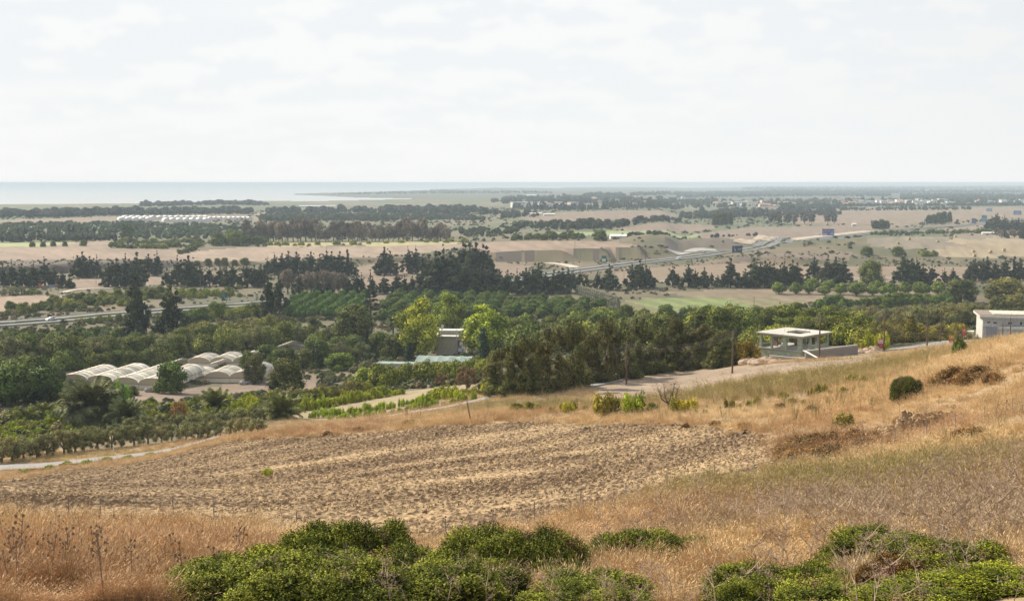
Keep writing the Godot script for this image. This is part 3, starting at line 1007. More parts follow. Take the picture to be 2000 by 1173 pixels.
func grow_kind(kind: String) -> Dictionary:
	# a plant one metre high; its natural width is given too
	var f := Mesher.new()
	var t := Mesher.new()
	var bark := Color(0.12, 0.09, 0.068)
	var wide := 1.0
	match kind:
		"conifer":
			wide = 0.62
			var lobes := []
			var lean := rng.randf_range(0.75, 1.1)
			for i in 11:
				var y := 0.10 + 0.085 * i
				var reach := pow(1.0 - y, 0.75) * 0.27 * lean * rng.randf_range(0.7, 1.25) + 0.03
				lobes.append_array(ring_lobes(3 if i < 9 else 1, y + 0.02, reach * (0.8 if i < 9 else 0.1), Vector3(0.10, 0.075, 0.10) * (0.16 + 1.05 * (1.0 - y)), 0.35))
			lobes.push_back([Vector3(0, 0.5, 0), Vector3(0.12, 0.34, 0.12)])
			lobes.push_back([Vector3(rng.randf_range(-0.02, 0.02), 0.93, 0), Vector3(0.018, 0.08, 0.018)])
			foliage(f, lobes, 2600, 0.028, Color(0.018, 0.027, 0.015), Color(0.085, 0.10, 0.042), 0.5, 0.25, 0.6, 0.2)
			trunk_of(t, 0.85, 0.022, [], bark)
		"cypress":
			wide = 0.30
			var lobes := []
			for i in 7:
				var y := 0.12 + 0.125 * i
				lobes.push_back([Vector3(rng.randf_range(-0.02, 0.02), y, rng.randf_range(-0.02, 0.02)), Vector3(0.10, 0.13, 0.10) * (1.2 - 0.75 * y)])
			foliage(f, lobes, 1000, 0.024, Color(0.014, 0.024, 0.012), Color(0.038, 0.055, 0.022), 0.4)
			trunk_of(t, 0.5, 0.02, [], bark)
		"norfolk":
			wide = 0.34
			var lobes := []
			for i in 13:
				var y := 0.14 + 0.066 * i
				lobes.append_array(ring_lobes(5, y, 0.14 * (1.05 - y) + 0.01, Vector3(0.060, 0.014, 0.060) * (1.25 - y), 0.12))
			lobes.push_back([Vector3(0, 0.96, 0), Vector3(0.012, 0.05, 0.012)])
			foliage(f, lobes, 1700, 0.018, Color(0.014, 0.022, 0.012), Color(0.045, 0.055, 0.028), 0.5, 0.0, 0.6)
			trunk_of(t, 0.95, 0.016, [], bark)
		"gum":
			wide = 0.66
			var lobes := ring_lobes(4, 0.62, 0.2, Vector3(0.15, 0.20, 0.15))
			lobes.append_array(ring_lobes(3, 0.84, 0.09, Vector3(0.12, 0.14, 0.12)))
			lobes.append_array(ring_lobes(4, 0.36, 0.18, Vector3(0.12, 0.18, 0.12)))
			foliage(f, lobes, 2200, 0.028, Color(0.085, 0.070, 0.048), Color(0.31, 0.245, 0.185), 0.4, 0.5, 0.55, 0.3)
			trunk_of(t, 0.5, 0.026, limbs_to(lobes, 5), Color(0.22, 0.17, 0.13))
		"round":
			wide = 1.05
			var lobes := ring_lobes(7, 0.46, 0.31, Vector3(0.20, 0.22, 0.20))
			lobes.append_array(ring_lobes(7, 0.20, 0.30, Vector3(0.19, 0.21, 0.19)))
			lobes.append_array(ring_lobes(5, 0.70, 0.17, Vector3(0.22, 0.20, 0.22)))
			lobes.push_back([Vector3(0, 0.80, 0), Vector3(0.20, 0.18, 0.20)])
			foliage(f, lobes, 4200, 0.026, Color(0.034, 0.048, 0.016), Color(0.21, 0.235, 0.055), 0.6, 0.1, 0.58, 0.25)
			trunk_of(t, 0.4, 0.035, limbs_to(lobes, 4), bark)
		"plane":
			wide = 0.76
			var lobes := ring_lobes(6, 0.40, 0.21, Vector3(0.16, 0.18, 0.16))
			lobes.append_array(ring_lobes(6, 0.62, 0.20, Vector3(0.15, 0.17, 0.15)))
			lobes.append_array(ring_lobes(4, 0.82, 0.12, Vector3(0.12, 0.13, 0.12)))
			lobes.append_array(ring_lobes(4, 0.22, 0.17, Vector3(0.13, 0.15, 0.13)))
			lobes.push_back([Vector3(0, 0.92, 0), Vector3(0.08, 0.08, 0.08)])
			foliage(f, lobes, 6500, 0.019, Color(0.085, 0.12, 0.014), Color(0.50, 0.50, 0.06), 0.7, 0.2, 0.58, 0.25)
			trunk_of(t, 0.45, 0.022, limbs_to(lobes, 6), Color(0.25, 0.22, 0.18))
		"thicket":
			wide = 0.62
			var lobes := []
			for i in 30:
				var a := rng.randf() * TAU
				var y := rng.randf_range(0.08, 0.88)
				var r := sqrt(rng.randf()) * 0.30 * (1.05 - 0.55 * y)
				lobes.push_back([Vector3(cos(a) * r, y, sin(a) * r), Vector3(0.10, 0.13, 0.10) * rng.randf_range(0.7, 1.25)])
			lobes.append_array(ring_lobes(9, 0.07, 0.27, Vector3(0.10, 0.10, 0.10)))
			lobes.append_array(ring_lobes(6, 0.20, 0.24, Vector3(0.11, 0.13, 0.11)))
			for i in 7:
				var a := rng.randf() * TAU
				var r := rng.randf() * 0.16
				lobes.push_back([Vector3(cos(a) * r, rng.randf_range(0.82, 0.98) - r * 0.6, sin(a) * r), Vector3(0.045, 0.10, 0.045)])
			foliage(f, lobes, 11000, 0.014, Color(0.034, 0.034, 0.016), Color(0.165, 0.175, 0.062), 0.36, -0.3, 0.6, 0.3)
			trunk_of(t, 0.4, 0.02, limbs_to(lobes, 5), bark)
		"poplar":
			wide = 0.36
			var lobes := []
			for i in 8:
				lobes.push_back([Vector3(rng.randf_range(-0.03, 0.03), 0.10 + 0.115 * i, rng.randf_range(-0.03, 0.03)), Vector3(0.13, 0.12, 0.13) * (1.2 - 0.07 * i)])
			foliage(f, lobes, 1200, 0.032, Color(0.14, 0.145, 0.10), Color(0.33, 0.325, 0.24), 0.5, -0.3, 0.6)
			trunk_of(t, 0.5, 0.02, [], bark)
		"citrus":
			wide = 1.18
			var lobes := [[Vector3(0, 0.46, 0), Vector3(0.46, 0.46, 0.46)]]
			lobes.append_array(ring_lobes(7, 0.50, 0.36, Vector3(0.22, 0.26, 0.22), 0.2))
			lobes.append_array(ring_lobes(4, 0.78, 0.20, Vector3(0.2, 0.18, 0.2), 0.2))
			foliage(f, lobes, 1900, 0.040, Color(0.038, 0.062, 0.018), Color(0.20, 0.25, 0.06), 0.6, 0.0, 0.72, 0.15)
			trunk_of(t, 0.3, 0.035, [], bark)
		"olive":
			wide = 1.12
			var lobes := ring_lobes(6, 0.56, 0.30, Vector3(0.20, 0.19, 0.20))
			lobes.append_array(ring_lobes(4, 0.78, 0.18, Vector3(0.18, 0.16, 0.18)))
			lobes.append_array(ring_lobes(5, 0.36, 0.34, Vector3(0.16, 0.15, 0.16)))
			lobes.append_array(ring_lobes(3, 0.20, 0.36, Vector3(0.12, 0.12, 0.12)))
			foliage(f, lobes, 4200, 0.023, Color(0.062, 0.072, 0.034), Color(0.29, 0.285, 0.15), 0.36, 0.1, 0.5, 0.35)
			trunk_of(t, 0.22, 0.042, limbs_to(lobes, 8), Color(0.16, 0.13, 0.10))
		"shrub":
			wide = 1.35
			var lobes := ring_lobes(6, 0.36, 0.38, Vector3(0.28, 0.34, 0.28))
			lobes.append_array(ring_lobes(3, 0.62, 0.20, Vector3(0.27, 0.30, 0.27)))
			lobes.append_array(ring_lobes(5, 0.2, 0.5, Vector3(0.18, 0.2, 0.18)))
			foliage(f, lobes, 3000, 0.038, Color(0.060, 0.082, 0.024), Color(0.33, 0.34, 0.085), 0.5, -0.1, 0.6, 0.3)
			trunk_of(t, 0.2, 0.03, limbs_to(lobes, 4), bark)
		"broom":
			# loose upright shoots
			wide = 1.0
			var lobes := ring_lobes(7, 0.42, 0.24, Vector3(0.14, 0.42, 0.14))
			lobes.append_array(ring_lobes(4, 0.35, 0.42, Vector3(0.12, 0.33, 0.12)))
			foliage(f, lobes, 2200, 0.036, Color(0.075, 0.10, 0.022), Color(0.33, 0.35, 0.07), 0.3, -0.7, 0.55, 0.3)
			trunk_of(t, 0.2, 0.02, [], bark)
		"mastic":
			wide = 2.0
			var lobes := []
			for i in 24:
				var a := rng.randf() * TAU
				var r := sqrt(rng.randf()) * 0.84
				var top := sqrt(maxf(0.04, 1.0 - r * r))
				lobes.push_back([Vector3(cos(a) * r, maxf(0.12, top * 0.74), sin(a) * r), Vector3(0.20, 0.25, 0.20) * rng.randf_range(0.6, 1.5)])
			for i in 12:
				var a := rng.randf() * TAU
				lobes.push_back([Vector3(cos(a) * 0.86, 0.14, sin(a) * 0.86), Vector3(0.2, 0.2, 0.2)])
			lobes.push_back([Vector3(0, 0.3, 0), Vector3(0.75, 0.42, 0.75)])
			# upright sprigs of small leaves
			for q in lobes:
				var o: Vector3 = q[0]
				var r: Vector3 = q[1]
				f.tint = Color(0.032, 0.032, 0.012)  # dark twiggy core, shade of the gaps painted into its colour
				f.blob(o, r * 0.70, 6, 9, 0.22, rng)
				var tone := rng.randf()
				var brown := rng.randf() < 0.10
				for s in int(minf(r.x * r.x, 0.07) * 5600.0):
					var d := Vector3(rng.randfn(), rng.randfn() + 0.45, rng.randfn()).normalized()
					var p := o + d * r * rng.randf_range(0.82, 1.0)
					var z0 := rng.randf()
					var up := (d * 0.8 + Vector3(rng.randfn() * 0.3, 0.7, rng.randfn() * 0.3)).normalized()
					var g := clampf(0.55 * tone + 0.6 * rng.randf() - 0.05, 0.0, 1.0)
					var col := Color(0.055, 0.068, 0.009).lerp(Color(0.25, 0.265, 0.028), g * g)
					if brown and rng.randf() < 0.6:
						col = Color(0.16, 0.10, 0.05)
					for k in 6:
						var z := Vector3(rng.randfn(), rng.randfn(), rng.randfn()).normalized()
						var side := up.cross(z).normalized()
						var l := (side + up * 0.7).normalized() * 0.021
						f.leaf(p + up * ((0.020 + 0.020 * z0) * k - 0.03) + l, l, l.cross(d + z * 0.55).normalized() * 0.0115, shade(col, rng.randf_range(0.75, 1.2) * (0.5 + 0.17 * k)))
			for i in 26:
				var a := rng.randf() * TAU
				var r := sqrt(rng.randf()) * 0.8
				t.tint = Color(0.30, 0.25, 0.21)
				var b0 := Vector3(cos(a) * r, 0.55 * sqrt(maxf(0.05, 1.0 - r * r)), sin(a) * r)
				var b1 := b0 + Vector3(rng.randfn() * 0.10, rng.randf_range(0.25, 0.48), rng.randfn() * 0.10)
				t.tube(b0, b1, 0.008, 0.005, 3, false)
				for k in 3:
					var b2 := b0.lerp(b1, rng.randf_range(0.4, 1.0))
					t.tube(b2, b2 + Vector3(rng.randfn() * 0.09, rng.randf_range(0.02, 0.14), rng.randfn() * 0.09), 0.005, 0.003, 3, false)
			for i in 9:
				var a := rng.randf() * TAU
				t.tint = Color(0.20, 0.16, 0.13)
				t.tube(Vector3(0, -0.1, 0), Vector3(cos(a) * 0.4, 0.5, sin(a) * 0.4), 0.03, 0.012, 4)
	return {"crown": f.done(), "trunk": t.done(), "wide": wide}

func flora_of(kind: String) -> Array:
	if not flora.has(kind):
		var a := []
		for i in 3 if kind != "norfolk" else 1:
			a.push_back(grow_kind(kind))
		flora[kind] = a
	return flora[kind]

const CALLED := {"conifer": "conifer_tree", "cypress": "cypress_tree", "norfolk": "araucaria_tree", "gum": "eucalyptus_tree", "round": "broadleaf_tree", "plane": "plane_tree", "thicket": "tamarisk_tree", "poplar": "poplar_tree", "citrus": "citrus_tree", "olive": "olive_tree", "shrub": "shrub", "broom": "broom_shrub", "mastic": "mastic_bush"}

func plant(kind: String, p: Vector3, h: float, w: float, label: String, group := "", tint := Color(1, 1, 1), called := "") -> Node3D:
	# w is the crown's width in metres, 0 for the natural one
	var choice := flora_of(kind)
	var d: Dictionary = choice[rng.randi() % choice.size()]
	var word: String = called if called else CALLED[kind]
	var o := thing(word, label, "bush" if kind in ["shrub", "broom", "mastic"] else "tree", p - Vector3(0, 0.02 * h, 0), rng.randf() * TAU, group)
	var k: float = w / (float(d.wide)) if w > 0.0 else h * rng.randf_range(0.9, 1.12) * (1.25 if kind == "conifer" else 1.0)
	o.scale = Vector3(k, h, k)
	if not kind in ["conifer", "cypress", "norfolk", "gum", "mastic", "poplar"]:
		tint = Color(tint.r * 1.16, tint.g * 1.12, tint.b * 0.92)
	tint = Color(roundf(tint.r * 8.0) / 8.0, roundf(tint.g * 8.0) / 8.0, roundf(tint.b * 8.0) / 8.0)
	var key := "leaves_%d_%d_%d" % [int(tint.r * 8.0 + 0.5), int(tint.g * 8.0 + 0.5), int(tint.b * 8.0 + 0.5)]
	part("stems" if kind in ["shrub", "broom", "mastic"] else "trunk", d.trunk, plain("bark", 0.95), o)
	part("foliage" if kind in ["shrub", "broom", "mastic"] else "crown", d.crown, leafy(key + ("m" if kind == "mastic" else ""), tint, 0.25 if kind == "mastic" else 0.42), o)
	return o

func row(kind: String, label: String, group: String, list: Array, tint := Color(1, 1, 1), vary := 0.12) -> void:
	# each entry: bearing, foot, height and (if given) width, as sighted from the hill. The label gets the tree's place in its row.
	for i in list.size():
		var q: Array = list[i]
		var p := spot(q[0], q[1])
		var h := metres(p, q[2]) * (1.08 if kind == "conifer" else 1.0)
		var w := metres(p, q[3]) if q.size() > 3 else 0.0
		var s := 1.0 + rng.randf_range(-vary, vary)
		var text := label
		if label.contains("%s"):
			text = label % (ordinal(i))
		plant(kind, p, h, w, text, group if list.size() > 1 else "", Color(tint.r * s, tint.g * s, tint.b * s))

func belt(kinds: Array, label: String, group: String, a: Vector2, b: Vector2, n: int, h0: float, h1: float, deep := 6.0, tint := Color(1, 1, 1), far := 0.0) -> void:
	# a loose row of n plants between two sightings; h0..h1 are heights in metres; far pushes it back behind what stands in front
	var pa := spot(a.x, a.y)
	var pb := spot(b.x, b.y)
	for i in n:
		var t := (i + 0.5 + rng.randf_range(-0.3, 0.3)) / n
		var p := pa.lerp(pb, t)
		var out := Vector2(p.x, p.z).normalized()
		var q := Vector2(p.x, p.z) + out * (far + rng.randf_range(-deep, deep))
		var s := 1.0 + rng.randf_range(-0.16, 0.16)
		var kind: String = kinds[rng.randi() % kinds.size()]
		var text := label
		if label.contains("%s"):
			text = label % ordinal(i)
		plant(kind, on(q), rng.randf_range(h0 * 0.9, h1 * 1.3), 0.0, text, group, Color(tint.r * s, tint.g * s, tint.b * s), "" if kind != "shrub" else "hedge_bush" if label.contains("hedge") else "vine_bush" if label.contains("vine") else "garden_bush" if label.contains("garden") else "")

func woodland(label: String, outline: Array, spacing: float, h0: float, h1: float, tints: Array, kind := "round") -> void:
	# a distant mass of trees that nobody could count
	var p := flat(outline)
	var lo := p[0]
	var hi := p[0]
	for q in p:
		lo = lo.min(q)
		hi = hi.max(q)
	var where: Array[Transform3D] = []
	var colors := PackedColorArray()
	var n := int((hi.x - lo.x) * (hi.y - lo.y) / (spacing * spacing))
	for i in n:
		var q := Vector2(rng.randf_range(lo.x, hi.x), rng.randf_range(lo.y, hi.y))
		if not Geometry2D.is_point_in_polygon(q, p):
			continue
		var lump := rough_noise.get_noise_2d(q.x * 0.35, q.y * 0.35)
		if lump < -0.22 and rng.randf() < 0.75:
			continue
		var h := rng.randf_range(h0 * 0.7, h1 * 1.05) * (1.0 + 0.7 * lump)
		var w := h * rng.randf_range(0.8, 1.15)
		var g := on(q)
		if g.y < SEA + 0.5:
			continue
		where.push_back(Transform3D(Basis.from_euler(Vector3(0, rng.randf() * TAU, 0)).scaled(Vector3(w, h, w)), g))
		var c: Color = tints[rng.randi() % tints.size()]
		colors.push_back(shade(c, rng.randf_range(0.8, 1.2)))
	if where.is_empty():
		return
	var m := far_tree(kind)
	scatter("woodland", m, leafy("far_leaves", Color(1, 1, 1), 0.3), where, colors, label, "woodland")

func far_tree(kind: String) -> ArrayMesh:
	var key := "far_" + kind
	if not flora.has(key):
		var f := Mesher.new()
		var lobes := []
		if kind == "round":
			lobes = ring_lobes(5, 0.45, 0.28, Vector3(0.24, 0.34, 0.24))
			lobes.append_array(ring_lobes(3, 0.70, 0.14, Vector3(0.20, 0.26, 0.20)))
		else:
			for i in 5:
				lobes.push_back([Vector3(rng.randf_range(-0.2, 0.2), 0.14 + 0.17 * i, rng.randf_range(-0.2, 0.2)), Vector3(0.30, 0.20, 0.30) * (1.15 - 0.16 * i)])
		foliage(f, lobes, 160, 0.10, Color(0.6, 0.6, 0.6), Color(1.3, 1.3, 1.3), 0.6, 0.0, 0.8)
		flora[key] = f.done()
	return flora[key]

# ---- palms: a short trunk and single fronds

var fronds := []

func make_fronds() -> void:
	for k in 3:
		var m := Mesher.new()
		var sag: float = [0.35, 0.62, 0.95][k]
		var last := Vector3.ZERO
		var seg := 14
		for i in seg:
			var t := float(i + 1) / seg
			var p := Vector3(t * (1.0 - 0.20 * sag * t), t * 0.34 - sag * t * t * 0.62, 0.0)
			m.tint = Color(0.20, 0.20, 0.08)
			m.tube(last, p, 0.012 * (1.15 - t), 0.010 * (1.05 - t), 4, false)
			if i > 0:
				for s in [-1.0, 1.0]:
					for h in 3:
						var q := last.lerp(p, h / 3.0)
						var l := 0.26 * sin(PI * clampf(0.12 + 0.86 * t, 0.0, 1.0)) + 0.05
						var tip := q + Vector3(l * 0.62, 0.05 - 0.14 * t + rng.randf_range(-0.05, 0.05), s * l * 0.72)
						var w := (p - last).normalized() * 0.017
						m.tint = Color(0.085, 0.10, 0.042).lerp(Color(0.25, 0.26, 0.11), rng.randf())
						m.quad(q - w, q + w, tip.lerp(q, 0.35) + w, tip)
			last = p
		fronds.push_back(m.done())

func palm(px: float, d: float, stem: float, reach: float, n: int, label: String, tint := Color(1, 1, 1)) -> void:
	if fronds.is_empty():
		make_fronds()
	var p := at(px, d)
	var o := thing("palm_tree", label, "palm", p, rng.randf() * TAU)
	var t := Mesher.new()
	t.tint = Color(0.15, 0.115, 0.08)
	var y := -0.3
	while y < stem:
		t.tube(Vector3(0, y, 0), Vector3(0, y + 0.26, 0), 0.30, 0.38, 8)
		y += 0.24
	t.blob(Vector3(0, stem, 0), Vector3(0.5, 0.5, 0.5), 4, 7, 0.15, rng)
	part("trunk", t.done(), plain("bark", 0.95), o)
	for i in n:
		var u := (i + 0.5) / n
		var lift := lerpf(1.25, -0.45, pow(u, 0.8)) + rng.randf_range(-0.12, 0.12)
		var l := reach * rng.randf_range(0.82, 1.08) * (0.85 + 0.15 * sin(PI * u))
		var mi := part("frond", fronds[mini(int(u * 3.0), 2)], leafy("palm_%d" % int(tint.g * 10), tint, 0.4), o)
		mi.basis = (Basis(Vector3.UP, i * 2.39996 + rng.randf_range(-0.2, 0.2)) * Basis(Vector3.BACK, lift - 0.2) * Basis(Vector3.RIGHT, rng.randf_range(-0.3, 0.3))).scaled_local(Vector3(l, l, l))
		mi.position = Vector3(0, stem + 0.2 * (1.0 - u), 0)


func undergrowth(label: String, n: int, d0: float, d1: float, b0: float, b1: float, h0: float, h1: float, tints: Array, called := "undergrowth") -> void:
	# low weeds and bushes that fill the gaps between trees; nobody could count them
	if not flora.has("weed"):
		var f := Mesher.new()
		var lobes := ring_lobes(4, 0.32, 0.34, Vector3(0.26, 0.36, 0.26))
		lobes.push_back([Vector3(0, 0.55, 0), Vector3(0.25, 0.36, 0.25)])
		foliage(f, lobes, 150, 0.12, Color(0.6, 0.6, 0.6), Color(1.35, 1.35, 1.35), 0.45, -0.2, 0.55, 0.3)
		flora["weed"] = f.done()
	var where: Array[Transform3D] = []
	var cols := PackedColorArray()
	for i in n:
		var d := sqrt(lerpf(d0 * d0, d1 * d1, rng.randf()))
		var b := deg_to_rad(rng.randf_range(b0, b1))
		var p := Vector2(sin(b) * d, -cos(b) * d)
		if is_paved(p.x, p.y) or broad_noise.get_noise_2d(p.x * 2.5, p.y * 2.5) < rng.randf_range(-0.35, 0.15) or (b > 0.03 and d < 240.0 + rad_to_deg(b) * 3.2):
			continue
		var clear := true
		for cv in covers:
			if p.x > cv.lo.x and p.y > cv.lo.y and p.x < cv.hi.x and p.y < cv.hi.y and cv.name != "shade_painted_bank" and Geometry2D.is_point_in_polygon(p, cv.p):
				clear = false
				break
		if not clear or Geometry2D.is_point_in_polygon(p, field_edge):
			continue
		var h := rng.randf_range(h0, h1) * (0.6 + rng.randf() * rng.randf())
		var w := h * rng.randf_range(1.0, 1.9)
		where.push_back(Transform3D(Basis(Vector3.UP, rng.randf() * TAU).scaled(Vector3(w, h, w)), on(p, -0.05)))
		var c: Color = tints[rng.randi() % tints.size()]
		cols.push_back(shade(c, rng.randf_range(0.75, 1.25)))
	scatter(called, flora["weed"], leafy("far_leaves", Color(1, 1, 1), 0.4), where, cols, label, "undergrowth")


func plant_all() -> void:
	var pine := Color(1, 1, 1)
	var left := "%s conifer from the left in the dark clump beside the left stubble patch"
	row("conifer", left, "conifers beyond the highway", [[5, 560, 36], [23, 560, 43], [43, 560, 41], [66, 560, 41], [87, 558, 46], [105, 558, 32], [122, 562, 30], [136, 562, 20]])
	row("conifer", "%s conifer from the left in the tall clump before the left terrace bank", "conifers beyond the highway", [[152, 542, 40], [161, 542, 46], [175, 542, 38], [189, 542, 37], [212, 560, 44], [228, 560, 52], [246, 560, 54], [258, 561, 44], [268, 560, 62], [290, 538, 40], [307, 537, 40]])
	row("conifer", "%s conifer from the left in the clump behind the yellow-green domes", "conifers beyond the highway", [[325, 558, 30], [347, 558, 50], [368, 558, 56], [380, 559, 40], [391, 558, 36], [409, 558, 35], [430, 558, 34], [443, 559, 36], [455, 560, 42], [482, 560, 44], [497, 560, 40], [510, 560, 42]])
	row("round", "%s small round tree from the left on the rim of the terrace", "small trees on the terrace rim", [[384, 517, 9, 15], [406, 517, 13, 16], [424, 515, 12, 15], [438, 517, 15, 18], [458, 516, 10, 16], [478, 515, 13, 20]])
	row("shrub", "%s yellow-green dome shrub from the left along the far roadside", "dome shrubs along the highway", [[258, 562, 10, 16], [287, 574, 16, 22], [325, 574, 15, 22], [352, 574, 14, 22], [376, 578, 20, 27], [402, 576, 16, 20], [420, 578, 17, 22], [447, 574, 17, 22], [466, 564, 10, 14]], Color(1.05, 1.1, 0.9))
	belt(["shrub", "shrub", "citrus"], "green shrub in the broad scrub patch above the left highway", "scrub above the left highway", Vector2(10, 612), Vector2(260, 592), 34, 2.5, 4.5, 14.0)
	belt(["shrub", "round"], "leafy shrub in the upper scrub patch beside the stubble", "scrub above the left highway", Vector2(90, 596), Vector2(330, 578), 30, 2.5, 5.0, 12.0)
	belt(["shrub"], "low bush in the scrub behind the left highway verge", "scrub above the left highway", Vector2(250, 585), Vector2(470, 578), 20, 2.0, 3.5, 6.0)
	belt(["shrub", "olive"], "grey-green bush under the left conifer clump", "bushes under the left conifers", Vector2(-10, 577), Vector2(80, 572), 12, 2.0, 4.0, 8.0)
	row("conifer", "tall dark conifer rising over the woods, left of a matching pair", "", [[268, 663, 118, 60]])
	row("conifer", "tall dark conifer over the plastic tunnels, right of a matching pair", "", [[335, 668, 108, 68]])
	row("conifer", "%s conifer from the left in the grove above the brown eucalypts", "central conifer grove", [[523, 536, 31], [536, 537, 38], [551, 537, 41], [564, 537, 44], [579, 537, 44], [594, 538, 34], [607, 537, 44], [625, 538, 40], [638, 537, 46], [648, 537, 44], [664, 537, 44], [686, 538, 32]])
	row("cypress", "slim dark cypress topping the central conifer grove", "", [[679, 539, 57, 13]])
	row("gum", "%s brownish eucalyptus from the left in the grove before the orchard rows", "brown eucalypts in the centre", [[561, 574, 48, 36], [590, 574, 38, 30], [607, 574, 46, 36], [633, 576, 52, 34], [653, 576, 49, 30], [669, 574, 44, 24]])
	row("conifer", "broad dark conifer at the left end of the orchard rows", "", [[524, 622, 82, 40]])
	row("conifer", "dark conifer just right of the broad one by the orchard rows", "", [[545, 616, 78, 36]])
	row("conifer", "%s conifer from the left in the low dark row behind the orchard", "low conifers behind the orchard", [[583, 578, 40, 30], [620, 580, 36, 30], [640, 580, 34, 30], [680, 576, 36, 26], [696, 574, 38], [706, 574, 36], [728, 574, 30], [750, 574, 36], [775, 574, 40], [790, 576, 36], [806, 574, 34]])
	row("conifer", "%s conifer from the left in the compact clump on the bare clearing", "conifers on the clearing", [[742, 536, 36], [751, 537, 54, 36], [762, 536, 44]])
	row("conifer", "%s conifer from the left in the thin clump right of the compact one", "conifers on the clearing", [[797, 534, 46], [812, 534, 48], [826, 534, 36]])
	row("conifer", "%s tree from the left in the highest dark grove in the middle", "high central grove", [[832, 574, 62], [838, 574, 74], [852, 576, 84], [866, 576, 86], [880, 576, 82], [892, 574, 62], [905, 556, 80], [918, 557, 80], [930, 557, 82], [944, 556, 76], [953, 552, 60]])
	row("conifer", "%s conifer from the left in the long dark wall behind the orchard", "long dark conifer wall", [[900, 576, 54], [910, 577, 58], [925, 577, 58], [940, 577, 54], [958, 575, 52], [975, 576, 50], [992, 576, 48], [1010, 575, 44], [1027, 574, 50], [1040, 574, 48], [1052, 572, 56], [1066, 574, 42], [1082, 572, 42], [1098, 572, 48], [1110, 570, 44], [1120, 562, 32]])
	row("conifer", "%s conifer from the left in the spaced row facing the highway bend", "spaced conifers by the highway bend", [[1133, 557, 27], [1146, 560, 22], [1167, 564, 32], [1180, 563, 26], [1190, 566, 48, 30], [1203, 566, 26], [1235, 563, 46], [1250, 563, 54], [1262, 561, 42], [1268, 562, 36]])
	row("conifer", "%s conifer from the left in the group below the dark billboard", "conifers below the dark billboard", [[1314, 559, 38], [1325, 559, 24], [1345, 561, 44], [1358, 561, 32], [1376, 561, 37], [1390, 559, 26], [1402, 560, 22], [1416, 561, 24], [1427, 561, 54]])
	row("conifer", "%s conifer from the left in the dense group beside the grey car", "conifers beside the grey car", [[1456, 561, 34], [1473, 561, 54], [1485, 561, 44], [1494, 561, 50], [1503, 561, 48], [1512, 561, 44], [1524, 560, 40], [1532, 559, 46], [1548, 559, 48], [1557, 558, 42], [1590, 552, 48]])
	row("conifer", "%s conifer from the left in the clump behind the round citrus", "conifers behind the round citrus", [[1617, 555, 48], [1632, 556, 52], [1646, 555, 48]])
	row("round", "open dark tree with ragged top among the right conifers", "", [[1702, 556, 52, 50]])
	row("conifer", "%s conifer from the left in the spreading right clump", "conifers in the spreading right clump", [[1767, 557, 58], [1780, 557, 48], [1790, 556, 44], [1803, 555, 36], [1820, 556, 36], [1845, 554, 26], [1862, 552, 26]])
	row("conifer", "%s conifer from the left in the row at the right edge", "conifers at the right edge", [[1895, 549, 34], [1905, 549, 40], [1920, 549, 38], [1928, 547, 42], [1945, 549, 36], [1963, 547, 40], [1992, 547, 38], [2015, 546, 40]])
	row("cypress", "slim cypress standing above the right-edge conifers", "", [[1981, 547, 48, 12]])
	row("citrus", "%s round green citrus tree from the left in the row across the right", "round citrus trees on the right", [[1522, 574, 23, 31], [1555, 574, 23, 28], [1580, 574, 24, 24], [1587, 566, 24, 32], [1612, 576, 20, 28], [1618, 566, 20, 32], [1642, 575, 22, 30], [1674, 578, 29, 40], [1704, 577, 21, 26], [1710, 566, 18, 26], [1725, 575, 16, 20], [1740, 575, 23, 32], [1768, 575, 26, 30], [1798, 577, 27, 38], [1832, 575, 25, 32]], Color(1.15, 1.2, 1.0))
	row("round", "big blackish round tree at the right end of the citrus row", "", [[1877, 590, 46, 74]], Color(0.62, 0.68, 0.75))
	row("round", "wide olive-brown tree at the right edge above the grove", "", [[1965, 586, 44, 88]], Color(1.15, 0.95, 0.85))
	row("round", "lone dark bush, left of two on the dry right slope", "", [[1694, 498, 18, 28]], Color(0.8, 0.9, 0.8))
	row("round", "lone dark bush, right of two on the dry right slope", "", [[1754, 500, 20, 26]], Color(0.8, 0.9, 0.8))
	belt(["shrub"], "small green shrub on the slope below the bale field", "shrubs below the bale field", Vector2(1795, 497), Vector2(1830, 502), 5, 3.0, 5.0, 8.0)
	# brown windbreak and the woods round it
	belt(["gum"], "%s brown eucalyptus from the left in the long windbreak", "eucalyptus windbreak", Vector2(478, 471), Vector2(876, 470), 44, 13.0, 18.0, 7.0)
	belt(["round", "citrus"], "dark green tree at the left end of the windbreak", "trees at the windbreak's left end", Vector2(412, 480), Vector2(520, 477), 14, 7.0, 12.0, 14.0, Color(0.9, 1.0, 0.8))
	row("shrub", "%s yellow-green bush from the left in front of the windbreak", "bushes before the windbreak", [[527, 479, 9, 14], [541, 479, 10, 14], [556, 479, 10, 16], [575, 480, 6, 10], [588, 479, 9, 14], [604, 480, 6, 9], [620, 478, 9, 12], [657, 478, 11, 18], [670, 479, 5, 8], [690, 478, 11, 20], [703, 478, 5, 8], [720, 476, 7, 12], [754, 475, 7, 12], [785, 474, 7, 16], [832, 473, 8, 14], [850, 473, 8, 16], [872, 474, 8, 14], [880, 472, 9, 16], [905, 474, 12, 22]], Color(1.2, 1.15, 0.8))
	row("round", "%s round bush from the left on the light green strip", "round bushes on the green strip", [[62, 482, 11, 13], [83, 482, 11, 12], [103, 481, 12, 12], [126, 481, 11, 11], [162, 480, 13, 14]], Color(0.8, 0.95, 0.95))
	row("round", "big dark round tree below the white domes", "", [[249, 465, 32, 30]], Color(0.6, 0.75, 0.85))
	row("round", "dark green round tree beside the white barn", "", [[1171, 470, 23, 36]], Color(0.75, 0.9, 0.6))
